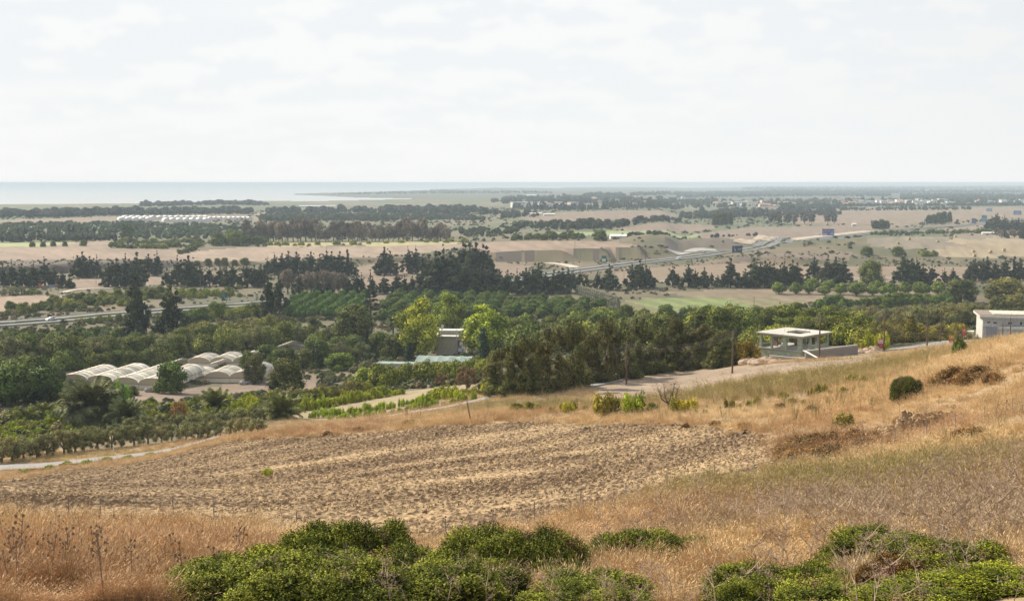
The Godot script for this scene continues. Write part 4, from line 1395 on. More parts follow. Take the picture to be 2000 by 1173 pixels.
	row("cypress", "%s dark upright tree from the left among the left orchards", "upright trees among the left orchards", [[35, 457, 12, 8], [48, 457, 13, 9], [75, 457, 10, 8], [111, 458, 16, 9], [134, 457, 20, 14], [142, 457, 18, 12], [157, 457, 12, 10], [170, 457, 14, 12], [182, 457, 14, 12]], Color(0.9, 1, 1))
	belt(["citrus", "shrub"], "green fruit tree in the left orchard strip below the white domes", "left orchard strip", Vector2(215, 484), Vector2(395, 482), 30, 3.0, 4.5, 12.0, Color(1, 1, 0.95))
	belt(["citrus", "shrub"], "green fruit tree in the rear row of the left orchard strip", "left orchard strip", Vector2(235, 474), Vector2(400, 473), 26, 3.0, 4.5, 14.0)
	row("round", "%s bush from the left along the track between the stubble fields", "bushes between the stubble fields", [[352, 496, 9, 14], [362, 494, 10, 16], [372, 491, 11, 16], [380, 488, 11, 14]])
	belt(["citrus", "round"], "green tree in the hedge below the terrace stubble, right of the windbreak", "hedge beyond the terrace", Vector2(1000, 470), Vector2(1140, 466), 20, 4.0, 7.0, 16.0, Color(0.9, 0.95, 0.8))
	belt(["conifer"], "far tree of the right-hand belt beside the far highway", "belt beside the far highway", Vector2(1925, 446), Vector2(2060, 452), 34, 11.0, 17.0, 50.0, Color(0.9, 1, 1.1))
	belt(["conifer", "gum"], "tree of the dusky belt below the highway at the right edge", "belt beside the far highway", Vector2(1945, 463), Vector2(2060, 468), 16, 7.0, 12.0, 20.0)
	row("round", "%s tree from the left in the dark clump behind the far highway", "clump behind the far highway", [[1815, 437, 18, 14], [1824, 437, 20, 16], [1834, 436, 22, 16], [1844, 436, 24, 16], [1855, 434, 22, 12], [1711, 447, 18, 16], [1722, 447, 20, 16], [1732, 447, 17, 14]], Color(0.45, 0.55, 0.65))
	belt(["citrus"], "bush in the green hedge along the bale field", "hedge along the bale field", Vector2(1700, 459), Vector2(1935, 455), 40, 3.0, 5.0, 10.0)
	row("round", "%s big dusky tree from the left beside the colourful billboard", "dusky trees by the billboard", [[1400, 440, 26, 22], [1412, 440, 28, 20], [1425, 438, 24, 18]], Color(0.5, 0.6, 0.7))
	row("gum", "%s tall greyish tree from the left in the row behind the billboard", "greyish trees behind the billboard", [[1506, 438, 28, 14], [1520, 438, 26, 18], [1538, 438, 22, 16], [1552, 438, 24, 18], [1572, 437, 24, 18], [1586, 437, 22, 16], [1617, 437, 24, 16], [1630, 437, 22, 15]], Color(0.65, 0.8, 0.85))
	# distant woods
	var dusk := [Color(0.050, 0.062, 0.044), Color(0.070, 0.085, 0.050), Color(0.085, 0.090, 0.060)]
	var green := [Color(0.05, 0.075, 0.03), Color(0.07, 0.095, 0.035), Color(0.09, 0.10, 0.05)]
	woodland("long dark belt of trees below the sea on the left", v2([-200, 428, 100, 425, 300, 420, 490, 418, 492, 413, 300, 414, 0, 419, -200, 421]), 12, 7, 12, dusk)
	woodland("thin row of pines on the shore at the left", v2([275, 404, 440, 400, 525, 402, 526, 399, 440, 397, 275, 401]), 15, 7, 12, dusk)
	woodland("belt of dark trees in the middle distance beneath the headland", v2([512, 422, 700, 416, 850, 420, 975, 419, 975, 413, 850, 410, 700, 411, 520, 414]), 18, 6, 13, dusk)
	woodland("far orchards under the central tree belt", v2([505, 432, 740, 432, 800, 430, 790, 421, 560, 421, 505, 425]), 9, 4, 7, green)
	woodland("orchard blocks behind the windbreak", v2([790, 430, 960, 430, 900, 419, 800, 420]), 9, 3, 5, green)
	woodland("hazy orchards below the white domes", v2([-120, 470, 120, 470, 230, 466, 400, 466, 480, 462, 480, 444, 300, 437, 150, 437, -120, 440]), 9.5, 2.5, 5.5, [Color(0.10, 0.135, 0.055), Color(0.13, 0.16, 0.07), Color(0.08, 0.115, 0.05)])
	woodland("dark hedges above the left stubble field", v2([-120, 474, 60, 473, 170, 471, 230, 470, 225, 466, 100, 467, -120, 469]), 6, 3, 6, dusk)
	woodland("tree line before the distant village", v2([1000, 408, 1110, 411, 1320, 410, 1330, 406, 1110, 406, 1000, 402]), 18, 7, 13, dusk, "tall")
	woodland("far wooded blocks on the middle horizon", v2([980, 395, 1180, 394, 1250, 388, 1140, 384, 980, 387]), 30, 6, 11, dusk)
	woodland("wooded block left of the far barn", v2([1140, 386, 1220, 386, 1220, 382, 1140, 382]), 26, 10, 16, dusk)
	woodland("dark wood at the left part of the village", v2([1520, 410, 1650, 409, 1650, 403, 1530, 403]), 18, 7, 13, dusk)
	woodland("far belt behind the village", v2([1760, 392, 1900, 391, 2150, 392, 2150, 383, 1900, 381, 1760, 382]), 28, 8, 14, dusk)
	woodland("long far belt on the right horizon", v2([1320, 386, 1560, 384, 1740, 384, 1740, 376, 1500, 374, 1320, 376]), 36, 7, 12, dusk)
	woodland("trees scattered among the village houses", v2([1330, 408, 1500, 404, 1650, 401, 1950, 399, 2150, 399, 2150, 392, 1650, 391, 1330, 396]), 34, 6, 13, green)
	woodland("hedge below the village", v2([1640, 403, 2200, 401, 2200, 399, 1640, 400.5]), 10, 5, 8, dusk)
	woodland("dark bushes by the far pink field", v2([1000, 447, 1200, 448, 1220, 437, 1060, 436, 1000, 440]), 11, 4, 8, green)
	woodland("trees left of the greyish row", v2([1370, 422, 1640, 421, 1640, 415, 1480, 412, 1370, 414]), 18, 6, 11, dusk)
	woodland("scrub hedge above the terrace road cutting", v2([1210, 463, 1400, 464, 1480, 461, 1480, 458.5, 1210, 459]), 7, 3, 5, green)
	woodland("shrubs on the headland", v2([640, 381, 830, 378, 1080, 378, 1080, 374, 870, 372, 700, 377]), 42, 4, 8, dusk)
	woodland("hazy band of trees on the plain behind the far barns", v2([960, 399, 1250, 399, 1400, 396, 1400, 392, 1150, 393, 960, 394]), 26, 7, 13, dusk)
	woodland("hazy tree band between the two horizon woods", v2([1230, 384, 1340, 382, 1340, 377, 1230, 379]), 40, 9, 14, dusk)
	woodland("far tree line before the horizon on the right", v2([1500, 378, 2150, 377, 2150, 372, 1500, 373]), 46, 9, 15, dusk)
	woodland("faint last wood under the right horizon", v2([1450, 371, 2150, 369, 2150, 366, 1450, 368]), 75, 12, 20, dusk)
	woodland("tree line above the long meadow", v2([1080, 449, 1200, 448, 1330, 434, 1330, 431, 1180, 440, 1080, 445]), 12, 4, 8, dusk)
	woodland("broken tree rows across the far pink fields", v2([1330, 428, 1560, 424, 1560, 419, 1330, 422]), 17, 6, 12, dusk)
	woodland("tree rows between the village and the far highway", v2([1640, 412, 1900, 410, 1900, 407, 1640, 408]), 19, 4, 8, green)
	woodland("orchard patches right of the windbreak", v2([900, 462, 1010, 458, 1010, 447, 900, 450]), 10, 3, 6, green)
	woodland("bushes on the fields left of the far barns", v2([975, 428, 1050, 425, 1050, 415, 975, 416]), 18, 5, 10, dusk)
	# orchards
	var citrus_n := 0
	for blk in [[v2([556, 622, 704, 622, 722, 584, 574, 584]), 0.16, 6.4, 5.0, "orchard rows left of the araucaria"], [v2([742, 628, 1000, 622, 1000, 582, 760, 582]), 0.1, 7.6, 7.2, "orchard behind the plane trees"], [v2([1000, 618, 1110, 622, 1190, 600, 1120, 566, 1000, 580]), 0.1, 7.4, 6.8, "orchard beside the grey hedge"]]:
		var p := flat(blk[0])
		var mid := Vector2.ZERO
		for q in p:
			mid += q / p.size()
		var a := mid.angle() + float(blk[1])
		for i in range(-24, 25):
			for j in range(-24, 25):
				var q: Vector2 = mid + Vector2(cos(a), sin(a)) * i * float(blk[3]) + Vector2(-sin(a), cos(a)) * j * float(blk[2]) + Vector2(rng.randf_range(-0.4, 0.4), rng.randf_range(-0.4, 0.4)) * (1.0 if float(blk[2]) < 7.0 else 4.0)
				if Geometry2D.is_point_in_polygon(q, p) and citrus_n < 290:
					citrus_n += 1
					plant("citrus" if blk[2] < 7.0 or rng.randf() < 0.5 else "round", on(q), rng.randf_range(4.2, 5.6), rng.randf_range(5.0, 6.2) * (1.3 if blk[2] > 7.0 else 1.0), "dense green tree in the " + blk[4], blk[4], Color(0.8, 0.95, 0.9) if blk[2] < 7.0 else Color(0.62, 0.78, 0.70), "orchard_tree")
	var hedge_n := 20
	for i in hedge_n:
		var t := float(i) / (hedge_n - 1)
		var p := spot(lerpf(1128, 1207, t), lerpf(574, 605, t))
		plant("poplar", p, metres(p, lerpf(19, 27, t)), metres(p, lerpf(9.5, 14, t)), "%s from the far end in the receding grey-green poplar hedge" % ordinal(i), "grey poplar hedge")
	# farm trees round the house
	row("round", "dark spreading pine above the plastic tunnels, left of the araucaria", "", [[692, 664, 78, 94]], Color(0.85, 0.85, 0.7))
	row("norfolk", "spire of a tall dark araucaria with level branches", "", [[724, 614, 86, 30]])
	row("plane", "tall yellow-green plane tree left of the white-roofed house", "", [[818, 698, 120, 90]], Color(0.92, 1.0, 0.9))
	row("plane", "darker green plane tree behind the white-roofed house", "", [[880, 652, 80, 70]], Color(0.6, 0.72, 0.8))
	row("plane", "broad yellowing plane tree right of the white-roofed house", "", [[946, 694, 105, 104]], Color(0.95, 1.05, 0.9))
	row("cypress", "dark ivy-green column in front of the yellowing plane tree", "", [[943, 700, 68, 40]], Color(1.5, 1.9, 1.4))
	row("cypress", "blackish cypress between the farm shrubs", "", [[717, 702, 64, 26]], Color(1, 1.1, 0.8))
	row("cypress", "low cone-shaped juniper left of the green shade net", "", [[799, 704, 40, 32]], Color(1, 1.4, 1.0))
	row("round", "dark broad tree at the right end of the rear tunnels", "", [[618, 714, 60, 70]], Color(0.7, 0.8, 0.8))
	row("round", "bright green rounded tree right of the rear tunnels", "", [[662, 722, 36, 62]], Color(1.1, 1.3, 0.9))
	row("round", "%s dark tree from the left in the thick grove before the plane trees", "dark grove before the plane trees", [[742, 694, 52, 60], [770, 698, 50, 56], [690, 694, 44, 56], [795, 690, 40, 46], [660, 694, 40, 50]], Color(0.75, 0.85, 0.8))
	row("round", "bushy dark green tree in front of the tunnel ends", "", [[335, 768, 66, 72]], Color(0.62, 0.85, 0.55))
	row("round", "greyish dark tree at the right end of the tunnels", "", [[498, 748, 62, 50]], Color(0.75, 0.68, 0.75))
	row("round", "big grey-brown shrub tree right of the tunnels", "", [[560, 766, 74, 82]], Color(0.85, 0.75, 0.8))
	row("broom", "upright bright green young tree beside the big palm", "", [[241, 806, 78, 40]], Color(0.75, 1.15, 1.1))
	row("shrub", "%s leafy shrub from the left in the bright hedge before the shade net", "bright hedge before the shade net", [[715, 756, 50, 70], [748, 757, 56, 74], [790, 750, 48, 66], [825, 746, 48, 66], [858, 742, 46, 62], [888, 740, 42, 60], [925, 736, 46, 62], [955, 734, 42, 56]], Color(0.9, 0.95, 0.5))
	row("olive", "%s brownish round shrub from the left beside the garden", "brown shrubs beside the garden", [[862, 754, 28, 36], [912, 758, 48, 54], [955, 758, 44, 40]], Color(0.85, 0.6, 0.6))
	row("shrub", "dark clipped round bush in front of the tunnel yard", "", [[293, 798, 26, 32]], Color(0.5, 0.75, 0.6))
	row("shrub", "purplish dry bush left of the middle palm", "", [[350, 822, 48, 42]], Color(1.1, 0.65, 0.9))
	# palms
	palm(165, 258, 3.4, 8.4, 90, "biggest palm, its fronds spreading over the front olive row", Color(1, 1, 1))
	palm(238, 250, 1.8, 5.2, 54, "palm crowding the right side of the biggest palm", Color(0.9, 0.95, 0.9))
	palm(78, 268, 1.2, 4.2, 44, "small yellowish palm left of the biggest palm", Color(1.25, 1.2, 0.9))
	palm(412, 256, 1.4, 5.4, 54, "half-hidden palm behind the olive row, left of the round one", Color(1.1, 1.1, 0.8))
	palm(543, 222, 0.9, 5.0, 60, "round low palm at the right end of the olive row", Color(1.0, 1.1, 0.85))
	palm(566, 505, 4.5, 4.4, 40, "left of two tall palms above the tunnels", Color(0.9, 0.95, 0.8))
	palm(610, 500, 5.0, 4.2, 40, "right of two tall palms above the tunnels", Color(1.05, 0.95, 0.7))
	palm(766, 505, 5.0, 4.0, 36, "palm half hidden between the araucaria and the yellow plane tree", Color(1.05, 0.95, 0.7))
	# tamarisks
	row("thicket", "%s tall feathery tamarisk from the left along the country road", "tamarisks along the country road", [[968, 766, 70, 74], [990, 774, 104, 87], [1022, 772, 125, 74], [1052, 768, 109, 84], [1085, 763, 131, 77], [1117, 758, 143, 74], [1150, 748, 103, 87], [1183, 742, 128, 74], [1216, 738, 99, 79], [1250, 731, 114, 70], [1284, 726, 88, 79], [1318, 722, 106, 67], [1350, 720, 85, 74], [1382, 717, 87, 64], [1410, 716, 72, 71]])
	row("shrub", "olive-brown rounded shrub right of the tamarisk row", "", [[1456, 708, 54, 66]], Color(1.15, 0.85, 0.5))
	row("shrub", "bright leafy tree behind the right end of the tamarisks", "", [[1400, 706, 74, 90]], Color(0.8, 0.9, 0.5))
	# woods on the left
	var mix := ["round", "olive", "shrub", "round"]
	belt(mix, "tree of the thick left wood below the highway, upper row", "left wood below the highway", Vector2(-20, 668), Vector2(260, 658), 22, 2.4, 4.0, 8.0, Color(0.7, 0.85, 0.8))
	belt(mix, "tree of the thick left wood, second row below the highway", "left wood below the highway", Vector2(-20, 694), Vector2(300, 684), 22, 4.6, 6.4, 8.0, Color(0.75, 0.85, 0.75))
	belt(mix, "tree of the thick left wood, third row behind the tunnels", "left wood below the highway", Vector2(-20, 718), Vector2(210, 712), 16, 6.0, 9.5, 6.0, Color(0.85, 0.9, 0.8))
	belt(mix, "tree of the thick left wood, front rows beside the tunnels", "left wood below the highway", Vector2(-20, 764), Vector2(118, 756), 14, 5.0, 8.0, 9.0, Color(0.6, 0.72, 0.7))
	belt(["round", "citrus"], "big dark tree at the left edge behind the palms", "left edge trees", Vector2(-20, 792), Vector2(100, 786), 8, 5.5, 7.5, 5.0, Color(0.55, 0.68, 0.65))
	belt(["olive", "round"], "grey-green tree behind the tunnels, left of the rear palms", "woods behind the tunnels", Vector2(200, 700), Vector2(360, 690), 16, 5.0, 7.5, 7.0, Color(0.85, 0.9, 0.85))
	belt(["olive", "round", "shrub"], "mixed tree in the wood under the two tall palms", "woods behind the tunnels", Vector2(360, 684), Vector2(560, 676), 22, 5.0, 8.0, 10.0, Color(0.9, 0.95, 0.85))
	belt(["shrub", "olive"], "small shrub in the dry gap below the twin conifers", "woods behind the tunnels", Vector2(370, 650), Vector2(540, 640), 22, 3.0, 5.5, 10.0, Color(1.05, 1.0, 0.9))
	belt(["olive", "shrub"], "tree under the spreading pine and the palms", "woods behind the tunnels", Vector2(540, 668), Vector2(680, 664), 14, 4.0, 7.0, 8.0, Color(0.9, 0.95, 0.85))
	belt(["shrub", "citrus"], "young roadside tree under the highway sign", "trees below the highway sign", Vector2(370, 628), Vector2(505, 616), 15, 3.5, 6.5, 6.0, Color(1, 1.05, 0.9))
	belt(["shrub"], "low hedge shrub beside the white car", "shrubs beside the white car", Vector2(142, 629), Vector2(220, 624), 8, 1.4, 2.2, 2.0, Color(1.2, 1.15, 0.7))
	belt(["shrub", "round"], "roadside bush below the left highway", "shrubs beside the white car", Vector2(-10, 656), Vector2(240, 644), 26, 1.3, 2.2, 4.0, Color(0.8, 0.9, 0.9))
	belt(["shrub", "round", "olive"], "%s tree from the left in the screen before the left tunnels", "screen before the left tunnels", Vector2(92, 782), Vector2(262, 770), 9, 3.0, 4.6, 3.0, Color(0.75, 0.85, 0.7))
	belt(["round", "shrub"], "dark tree close behind the left tunnels", "woods behind the tunnels", Vector2(110, 722), Vector2(350, 708), 16, 4.5, 6.5, 4.0, Color(0.75, 0.85, 0.75))
	belt(["round", "olive"], "%s tree from the left crowding the rear tunnels", "trees crowding the rear tunnels", Vector2(480, 722), Vector2(720, 706), 14, 4.0, 6.5, 5.0, Color(0.75, 0.85, 0.75))
	belt(["shrub", "broom"], "%s leafy bush from the left along the front of the yard", "bushes along the front of the yard", Vector2(250, 806), Vector2(620, 782), 24, 1.6, 2.8, 3.0, Color(1.1, 1.1, 0.65))
	belt(["shrub", "citrus", "round"], "%s bush from the left along the near side of the left highway", "bushes along the near side of the left highway", Vector2(165, 633), Vector2(500, 606), 24, 2.0, 3.4, 3.0, Color(1.0, 1.05, 0.85))
	# woods in the middle and on the right
	belt(["shrub", "round", "citrus"], "green tree in the hedge between orchard and tamarisks", "thick hedge behind the tamarisks", Vector2(960, 664), Vector2(1230, 640), 26, 4.5, 7.5, 10.0, Color(1.0, 1.05, 0.8))
	belt(["shrub", "round", "olive"], "tree in the second hedge row behind the tamarisks", "thick hedge behind the tamarisks", Vector2(1000, 690), Vector2(1430, 668), 32, 6.0, 9.0, 10.0, Color(0.85, 0.9, 0.7))
	belt(["round", "shrub"], "tree in the dark hedge below the green crop field", "thick hedge below the crop field", Vector2(1100, 634), Vector2(1560, 626), 44, 4.0, 7.0, 8.0, Color(0.85, 0.95, 0.8))
	belt(["shrub", "round"], "bush in the hedge behind the unfinished house", "hedge behind the unfinished house", Vector2(1400, 660), Vector2(1720, 648), 30, 5.0, 8.0, 9.0, Color(0.9, 0.95, 0.7))
	belt(["shrub", "round"], "leafy tree close behind the unfinished house", "hedge behind the unfinished house", Vector2(1470, 680), Vector2(1700, 672), 18, 4.0, 6.5, 5.0, Color(0.95, 1.0, 0.65))
	belt(["olive"], "grey-green olive in the grove left of the white factory, far row", "olive grove by the factory", Vector2(1600, 618), Vector2(2040, 600), 36, 4.0, 6.0, 8.0, Color(0.85, 0.85, 0.75))
	belt(["olive"], "grey-green olive in the grove left of the white factory, middle row", "olive grove by the factory", Vector2(1640, 634), Vector2(1910, 622), 26, 4.5, 6.5, 8.0, Color(0.85, 0.85, 0.75))
	belt(["olive"], "grey-green olive in the grove left of the white factory, front row", "olive grove by the factory", Vector2(1640, 648), Vector2(1900, 638), 24, 4.5, 6.5, 6.0, Color(0.85, 0.85, 0.75))
	belt(["citrus", "round"], "dark orchard tree above the olive grove", "dark trees above the olive grove", Vector2(1590, 606), Vector2(1860, 594), 34, 4.0, 6.0, 10.0, Color(0.85, 1.0, 0.75))
	belt(["shrub", "olive"], "bush along the far verge of the country road", "bushes along the right road verge", Vector2(1690, 686), Vector2(1880, 664), 22, 3.0, 5.0, 3.0, Color(1.0, 0.85, 0.6), 10.0)
	row("broom", "yellow-green leafy shrub beside the red roadside board", "", [[1712, 686, 46, 56]], Color(1.3, 1.2, 0.6))
	row("shrub", "dark small tree standing alone by the road bend", "", [[1875, 690, 34, 28]], Color(0.55, 0.7, 0.5))
	# olives of the front row
	var front := []
	for i in 22:
		var t := i / 21.0
		front.push_back([lerpf(0, 505, t) + rng.randf_range(-5, 5), 904.0 - 58.0 * t - 4.0 * sin(PI * t), lerpf(50, 36, t) * rng.randf_range(0.88, 1.12), lerpf(62, 44, t) * rng.randf_range(0.9, 1.1)])
	row("olive", "%s silvery olive from the left in the front row along the road", "front row of olives", front, Color(0.95, 0.95, 0.92))
	var rear := []
	for i in 9:
		rear.push_back([lerpf(255, 500, i / 8.0), 845.0 - i * 2.6, 34, 44])
	row("olive", "%s olive from the left in the rear row before the palms", "rear row of olives", rear, Color(0.9, 0.92, 0.85))
	# bright vines on the left, garden rows in the middle
	for r in 5:
		belt(["shrub"], "%s bright yellow-green vine bush, row " + ["nearest the olives", "second from the olives", "in the middle", "second from the palms", "nearest the palms"][r], "bright vine rows on the left", Vector2(-20, 868 - r * 9.0), Vector2(165 - r * 6.0, 858 - r * 8.0), 14, 1.0, 1.5, 1.2, Color(1.3, 1.4, 0.5))
	belt(["olive", "shrub"], "grey scrub bush between palm and vines", "scrub around the palms", Vector2(0, 828), Vector2(120, 822), 8, 2.4, 3.6, 4.0, Color(0.8, 0.85, 0.85))
	belt(["shrub", "broom"], "weedy green bush between the palms and the yard", "scrub around the palms", Vector2(255, 828), Vector2(500, 806), 22, 1.4, 2.8, 5.0, Color(1.25, 1.3, 0.7))
	belt(["shrub", "broom"], "yellowish weed bush along the yard edge", "scrub around the palms", Vector2(310, 802), Vector2(500, 790), 20, 1.0, 2.0, 4.0, Color(1.6, 1.5, 0.6))
	belt(["shrub", "olive"], "dull bush right of the round palm", "bushes behind the garden", Vector2(560, 790), Vector2(720, 762), 16, 2.0, 3.4, 4.0, Color(1.1, 1.0, 0.7))
	belt(["broom", "shrub"], "%s bright bush from the left in the rear garden row", "rear garden row", Vector2(570, 806), Vector2(790, 768), 20, 1.6, 2.6, 1.5, Color(1.35, 1.4, 0.6))
	belt(["broom"], "%s leafy plant from the left in the middle garden row", "middle garden row", Vector2(600, 816), Vector2(880, 776), 21, 1.0, 1.8, 1.0, Color(1.2, 1.45, 0.7))
	belt(["broom"], "%s small plant from the left in the front garden row", "front garden row", Vector2(640, 822), Vector2(930, 780), 17, 0.8, 1.5, 0.8, Color(1.2, 1.4, 0.8))
	belt(["broom", "shrub"], "%s yellow-green bush from the left beside the road bend", "bushes by the road bend", Vector2(840, 782), Vector2(985, 768), 16, 1.4, 2.4, 1.0, Color(1.4, 1.4, 0.6))
	# nearer shrubs on the slope
	row("broom", "small olive-green bush, leftmost of three beyond the field", "", [[1112, 806, 28, 40]], Color(1.2, 1.05, 0.55))
	row("broom", "tall olive-green bush, middle of three beyond the field", "", [[1182, 814, 58, 66]], Color(0.95, 0.85, 0.5))
	row("broom", "vivid green bush, rightmost of three beyond the field", "", [[1236, 810, 54, 62]], Color(1.0, 1.15, 0.45))
	row("broom", "yellowish bush at the foot of the bare tree", "", [[1335, 806, 36, 66]], Color(1.5, 1.15, 0.5))
	row("mastic", "dark bush alone among dry grass on the right slope", "", [[1772, 782, 42, 60]], Color(0.8, 0.85, 1.2))
	row("shrub", "small dark dry bush below the lone dark one", "", [[1652, 838, 38, 46]], Color(0.9, 0.7, 0.7))
	# rusty dry scrub on the slope
	for q in [[1535, 893, 1.1], [1556, 902, 1.2], [1572, 884, 1.5], [1590, 900, 1.3], [1606, 878, 1.6], [1622, 896, 1.4], [1640, 872, 1.4], [1655, 888, 1.2], [1676, 868, 1.3], [1694, 880, 1.1], [1712, 862, 1.0], [1560, 870, 1.0], [1736, 850, 0.9], [1850, 752, 1.5], [1872, 746, 1.7], [1894, 752, 1.5], [1915, 742, 1.6], [1936, 750, 1.3], [1830, 760, 1.1], [1880, 862, 1.1], [1905, 856, 1.0], [1860, 872, 0.8], [1400, 832, 0.7], [1455, 838, 0.8], [1340, 836, 0.6], [1525, 800, 0.9], [1585, 806, 0.9], [1760, 830, 0.8], [800, 832, 1.0], [1690, 990, 0.7], [1945, 930, 0.8], [1880, 905, 0.9], [700, 842, 0.7], [640, 850, 0.7]]:
		var rust := Color(0.88, 0.46, 0.72) if rng.randf() < 0.6 else Color(0.95, 0.58, 0.95)
		plant("shrub", spot(q[0], q[1]), q[2], float(q[2]) * rng.randf_range(1.6, 2.6), "clump of rusty dry scrub on the grassy slope", "rusty scrub clumps", rust, "dry_scrub")
	belt(["broom", "shrub"], "olive-green weed bush above the far edge of the ploughed field", "weed bushes above the field", Vector2(990, 800), Vector2(1290, 800), 14, 0.6, 1.1, 4.0, Color(0.95, 0.85, 0.5))
	belt(["broom"], "olive weed bush under the utility poles", "weed bushes under the poles", Vector2(1330, 800), Vector2(1700, 750), 18, 0.7, 1.2, 9.0, Color(0.95, 0.82, 0.5))
	# the mastic bushes in front
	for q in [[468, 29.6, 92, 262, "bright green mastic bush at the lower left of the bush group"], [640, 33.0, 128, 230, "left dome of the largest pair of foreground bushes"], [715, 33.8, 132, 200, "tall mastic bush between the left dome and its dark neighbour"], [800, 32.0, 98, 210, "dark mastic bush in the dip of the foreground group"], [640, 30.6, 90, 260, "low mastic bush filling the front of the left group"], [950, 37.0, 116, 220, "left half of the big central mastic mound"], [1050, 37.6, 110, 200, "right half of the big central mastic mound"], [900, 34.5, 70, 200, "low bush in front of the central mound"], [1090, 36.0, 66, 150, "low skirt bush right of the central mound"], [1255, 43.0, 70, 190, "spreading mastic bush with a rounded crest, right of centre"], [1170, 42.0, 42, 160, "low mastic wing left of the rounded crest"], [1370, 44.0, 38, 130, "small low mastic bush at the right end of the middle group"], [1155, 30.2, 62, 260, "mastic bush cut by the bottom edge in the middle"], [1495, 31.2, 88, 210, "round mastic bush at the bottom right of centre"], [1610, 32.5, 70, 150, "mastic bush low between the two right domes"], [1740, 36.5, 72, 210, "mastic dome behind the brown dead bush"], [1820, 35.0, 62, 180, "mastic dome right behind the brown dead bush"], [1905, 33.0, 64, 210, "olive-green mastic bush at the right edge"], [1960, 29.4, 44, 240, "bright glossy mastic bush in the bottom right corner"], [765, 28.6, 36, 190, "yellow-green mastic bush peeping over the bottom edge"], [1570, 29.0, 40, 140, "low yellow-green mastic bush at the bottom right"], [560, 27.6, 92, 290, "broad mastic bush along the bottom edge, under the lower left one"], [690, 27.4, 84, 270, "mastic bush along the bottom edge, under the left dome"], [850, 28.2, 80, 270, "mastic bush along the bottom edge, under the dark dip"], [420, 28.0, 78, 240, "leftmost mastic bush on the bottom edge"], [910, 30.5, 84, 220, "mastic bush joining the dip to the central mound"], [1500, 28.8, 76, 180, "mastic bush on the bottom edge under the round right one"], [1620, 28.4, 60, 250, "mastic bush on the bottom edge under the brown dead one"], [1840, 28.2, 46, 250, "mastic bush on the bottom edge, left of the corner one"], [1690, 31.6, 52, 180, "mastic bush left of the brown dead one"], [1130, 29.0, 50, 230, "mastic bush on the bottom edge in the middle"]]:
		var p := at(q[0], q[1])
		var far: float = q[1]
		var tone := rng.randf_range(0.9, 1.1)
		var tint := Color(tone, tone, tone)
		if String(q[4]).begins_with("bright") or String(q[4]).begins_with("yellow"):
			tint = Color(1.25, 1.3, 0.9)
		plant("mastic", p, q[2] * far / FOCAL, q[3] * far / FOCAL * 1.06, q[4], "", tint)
	var dead := at(1768, 31.0)
	plant("mastic", dead, 78.0 * 31.0 / FOCAL, 150.0 * 31.6 / FOCAL, "dead mastic bush with reddish brown leaves in the right foreground", "", Color(1.0, 0.5, 0.9), "dead_bush")
	plant("mastic", at(1650, 30.0), 46.0 * 30.0 / FOCAL, 90.0 * 30.0 / FOCAL, "smaller dead brown bush left of the reddish one", "", Color(1.1, 0.6, 1.0), "dead_bush")
	# what fills the gaps
	undergrowth("weeds and low bushes between the trees of the farmland", 15000, 234, 640, -25, 25, 0.9, 2.3, [Color(0.11, 0.13, 0.04), Color(0.085, 0.11, 0.04), Color(0.16, 0.15, 0.06), Color(0.24, 0.19, 0.10), Color(0.07, 0.085, 0.04)])
	undergrowth("scrub along the highway and on the terrace edges", 9000, 560, 1050, -25, 25, 0.8, 2.0, [Color(0.15, 0.15, 0.07), Color(0.10, 0.115, 0.05), Color(0.22, 0.17, 0.10), Color(0.085, 0.085, 0.05)], "roadside_scrub")
	undergrowth("scattered bushes on the far plain", 9000, 1050, 2600, -25, 25, 1.6, 4.0, [Color(0.09, 0.11, 0.05), Color(0.12, 0.125, 0.06), Color(0.06, 0.075, 0.04)], "far_scrub")


# ---------------------------------------------------------------- dry grass, thistles, fennel

func tuft(blades: int, tall: float, spread: float, width: float, heads: float, seedy := 0.0) -> ArrayMesh:
	var m := Mesher.new()
	for i in blades:
		var a := rng.randf() * TAU
		var b := Vector3(cos(a), 0, sin(a)) * spread * sqrt(rng.randf()) * 0.6
		var h := tall * rng.randf_range(0.5, 1.1)
		var out := Vector3(cos(a + rng.randf_range(-0.8, 0.8)), 0, sin(a + rng.randf_range(-0.8, 0.8))) * h * rng.randf_range(0.1, 0.75)
		var mid := b + out * 0.35 + Vector3(0, h * 0.62, 0)
		var tip := b + out + Vector3(0, h * rng.randf_range(0.75, 1.0), 0)
		var t := rng.randf() * PI
		var w := Vector3(cos(t), 0.0, sin(t)) * width * rng.randf_range(0.6, 1.2)
		var g := rng.randf_range(0.72, 1.22)
		m.tint = Color(g, g, g)
		m.quad(b - w, b + w, mid + w * 0.7, mid - w * 0.7)
		m.tri(mid - w * 0.7, mid + w * 0.7, tip)
		if rng.randf() < heads:
			var u := (tip - mid).normalized() * h * 0.085
			m.leaf(tip, u, Vector3(cos(t + 1.3), 0.2, sin(t + 1.3)) * width * (1.8 + seedy), Color(1.12 * g, 1.10 * g, 1.05 * g))
	return m.done()

var patches := []

func patch(px: float, py: float, radius: float, color: Color, height: float, weight := 1.0) -> void:
	var p := spot(px, py)
	patches.push_back([p.x, p.z, radius, color, height, weight])

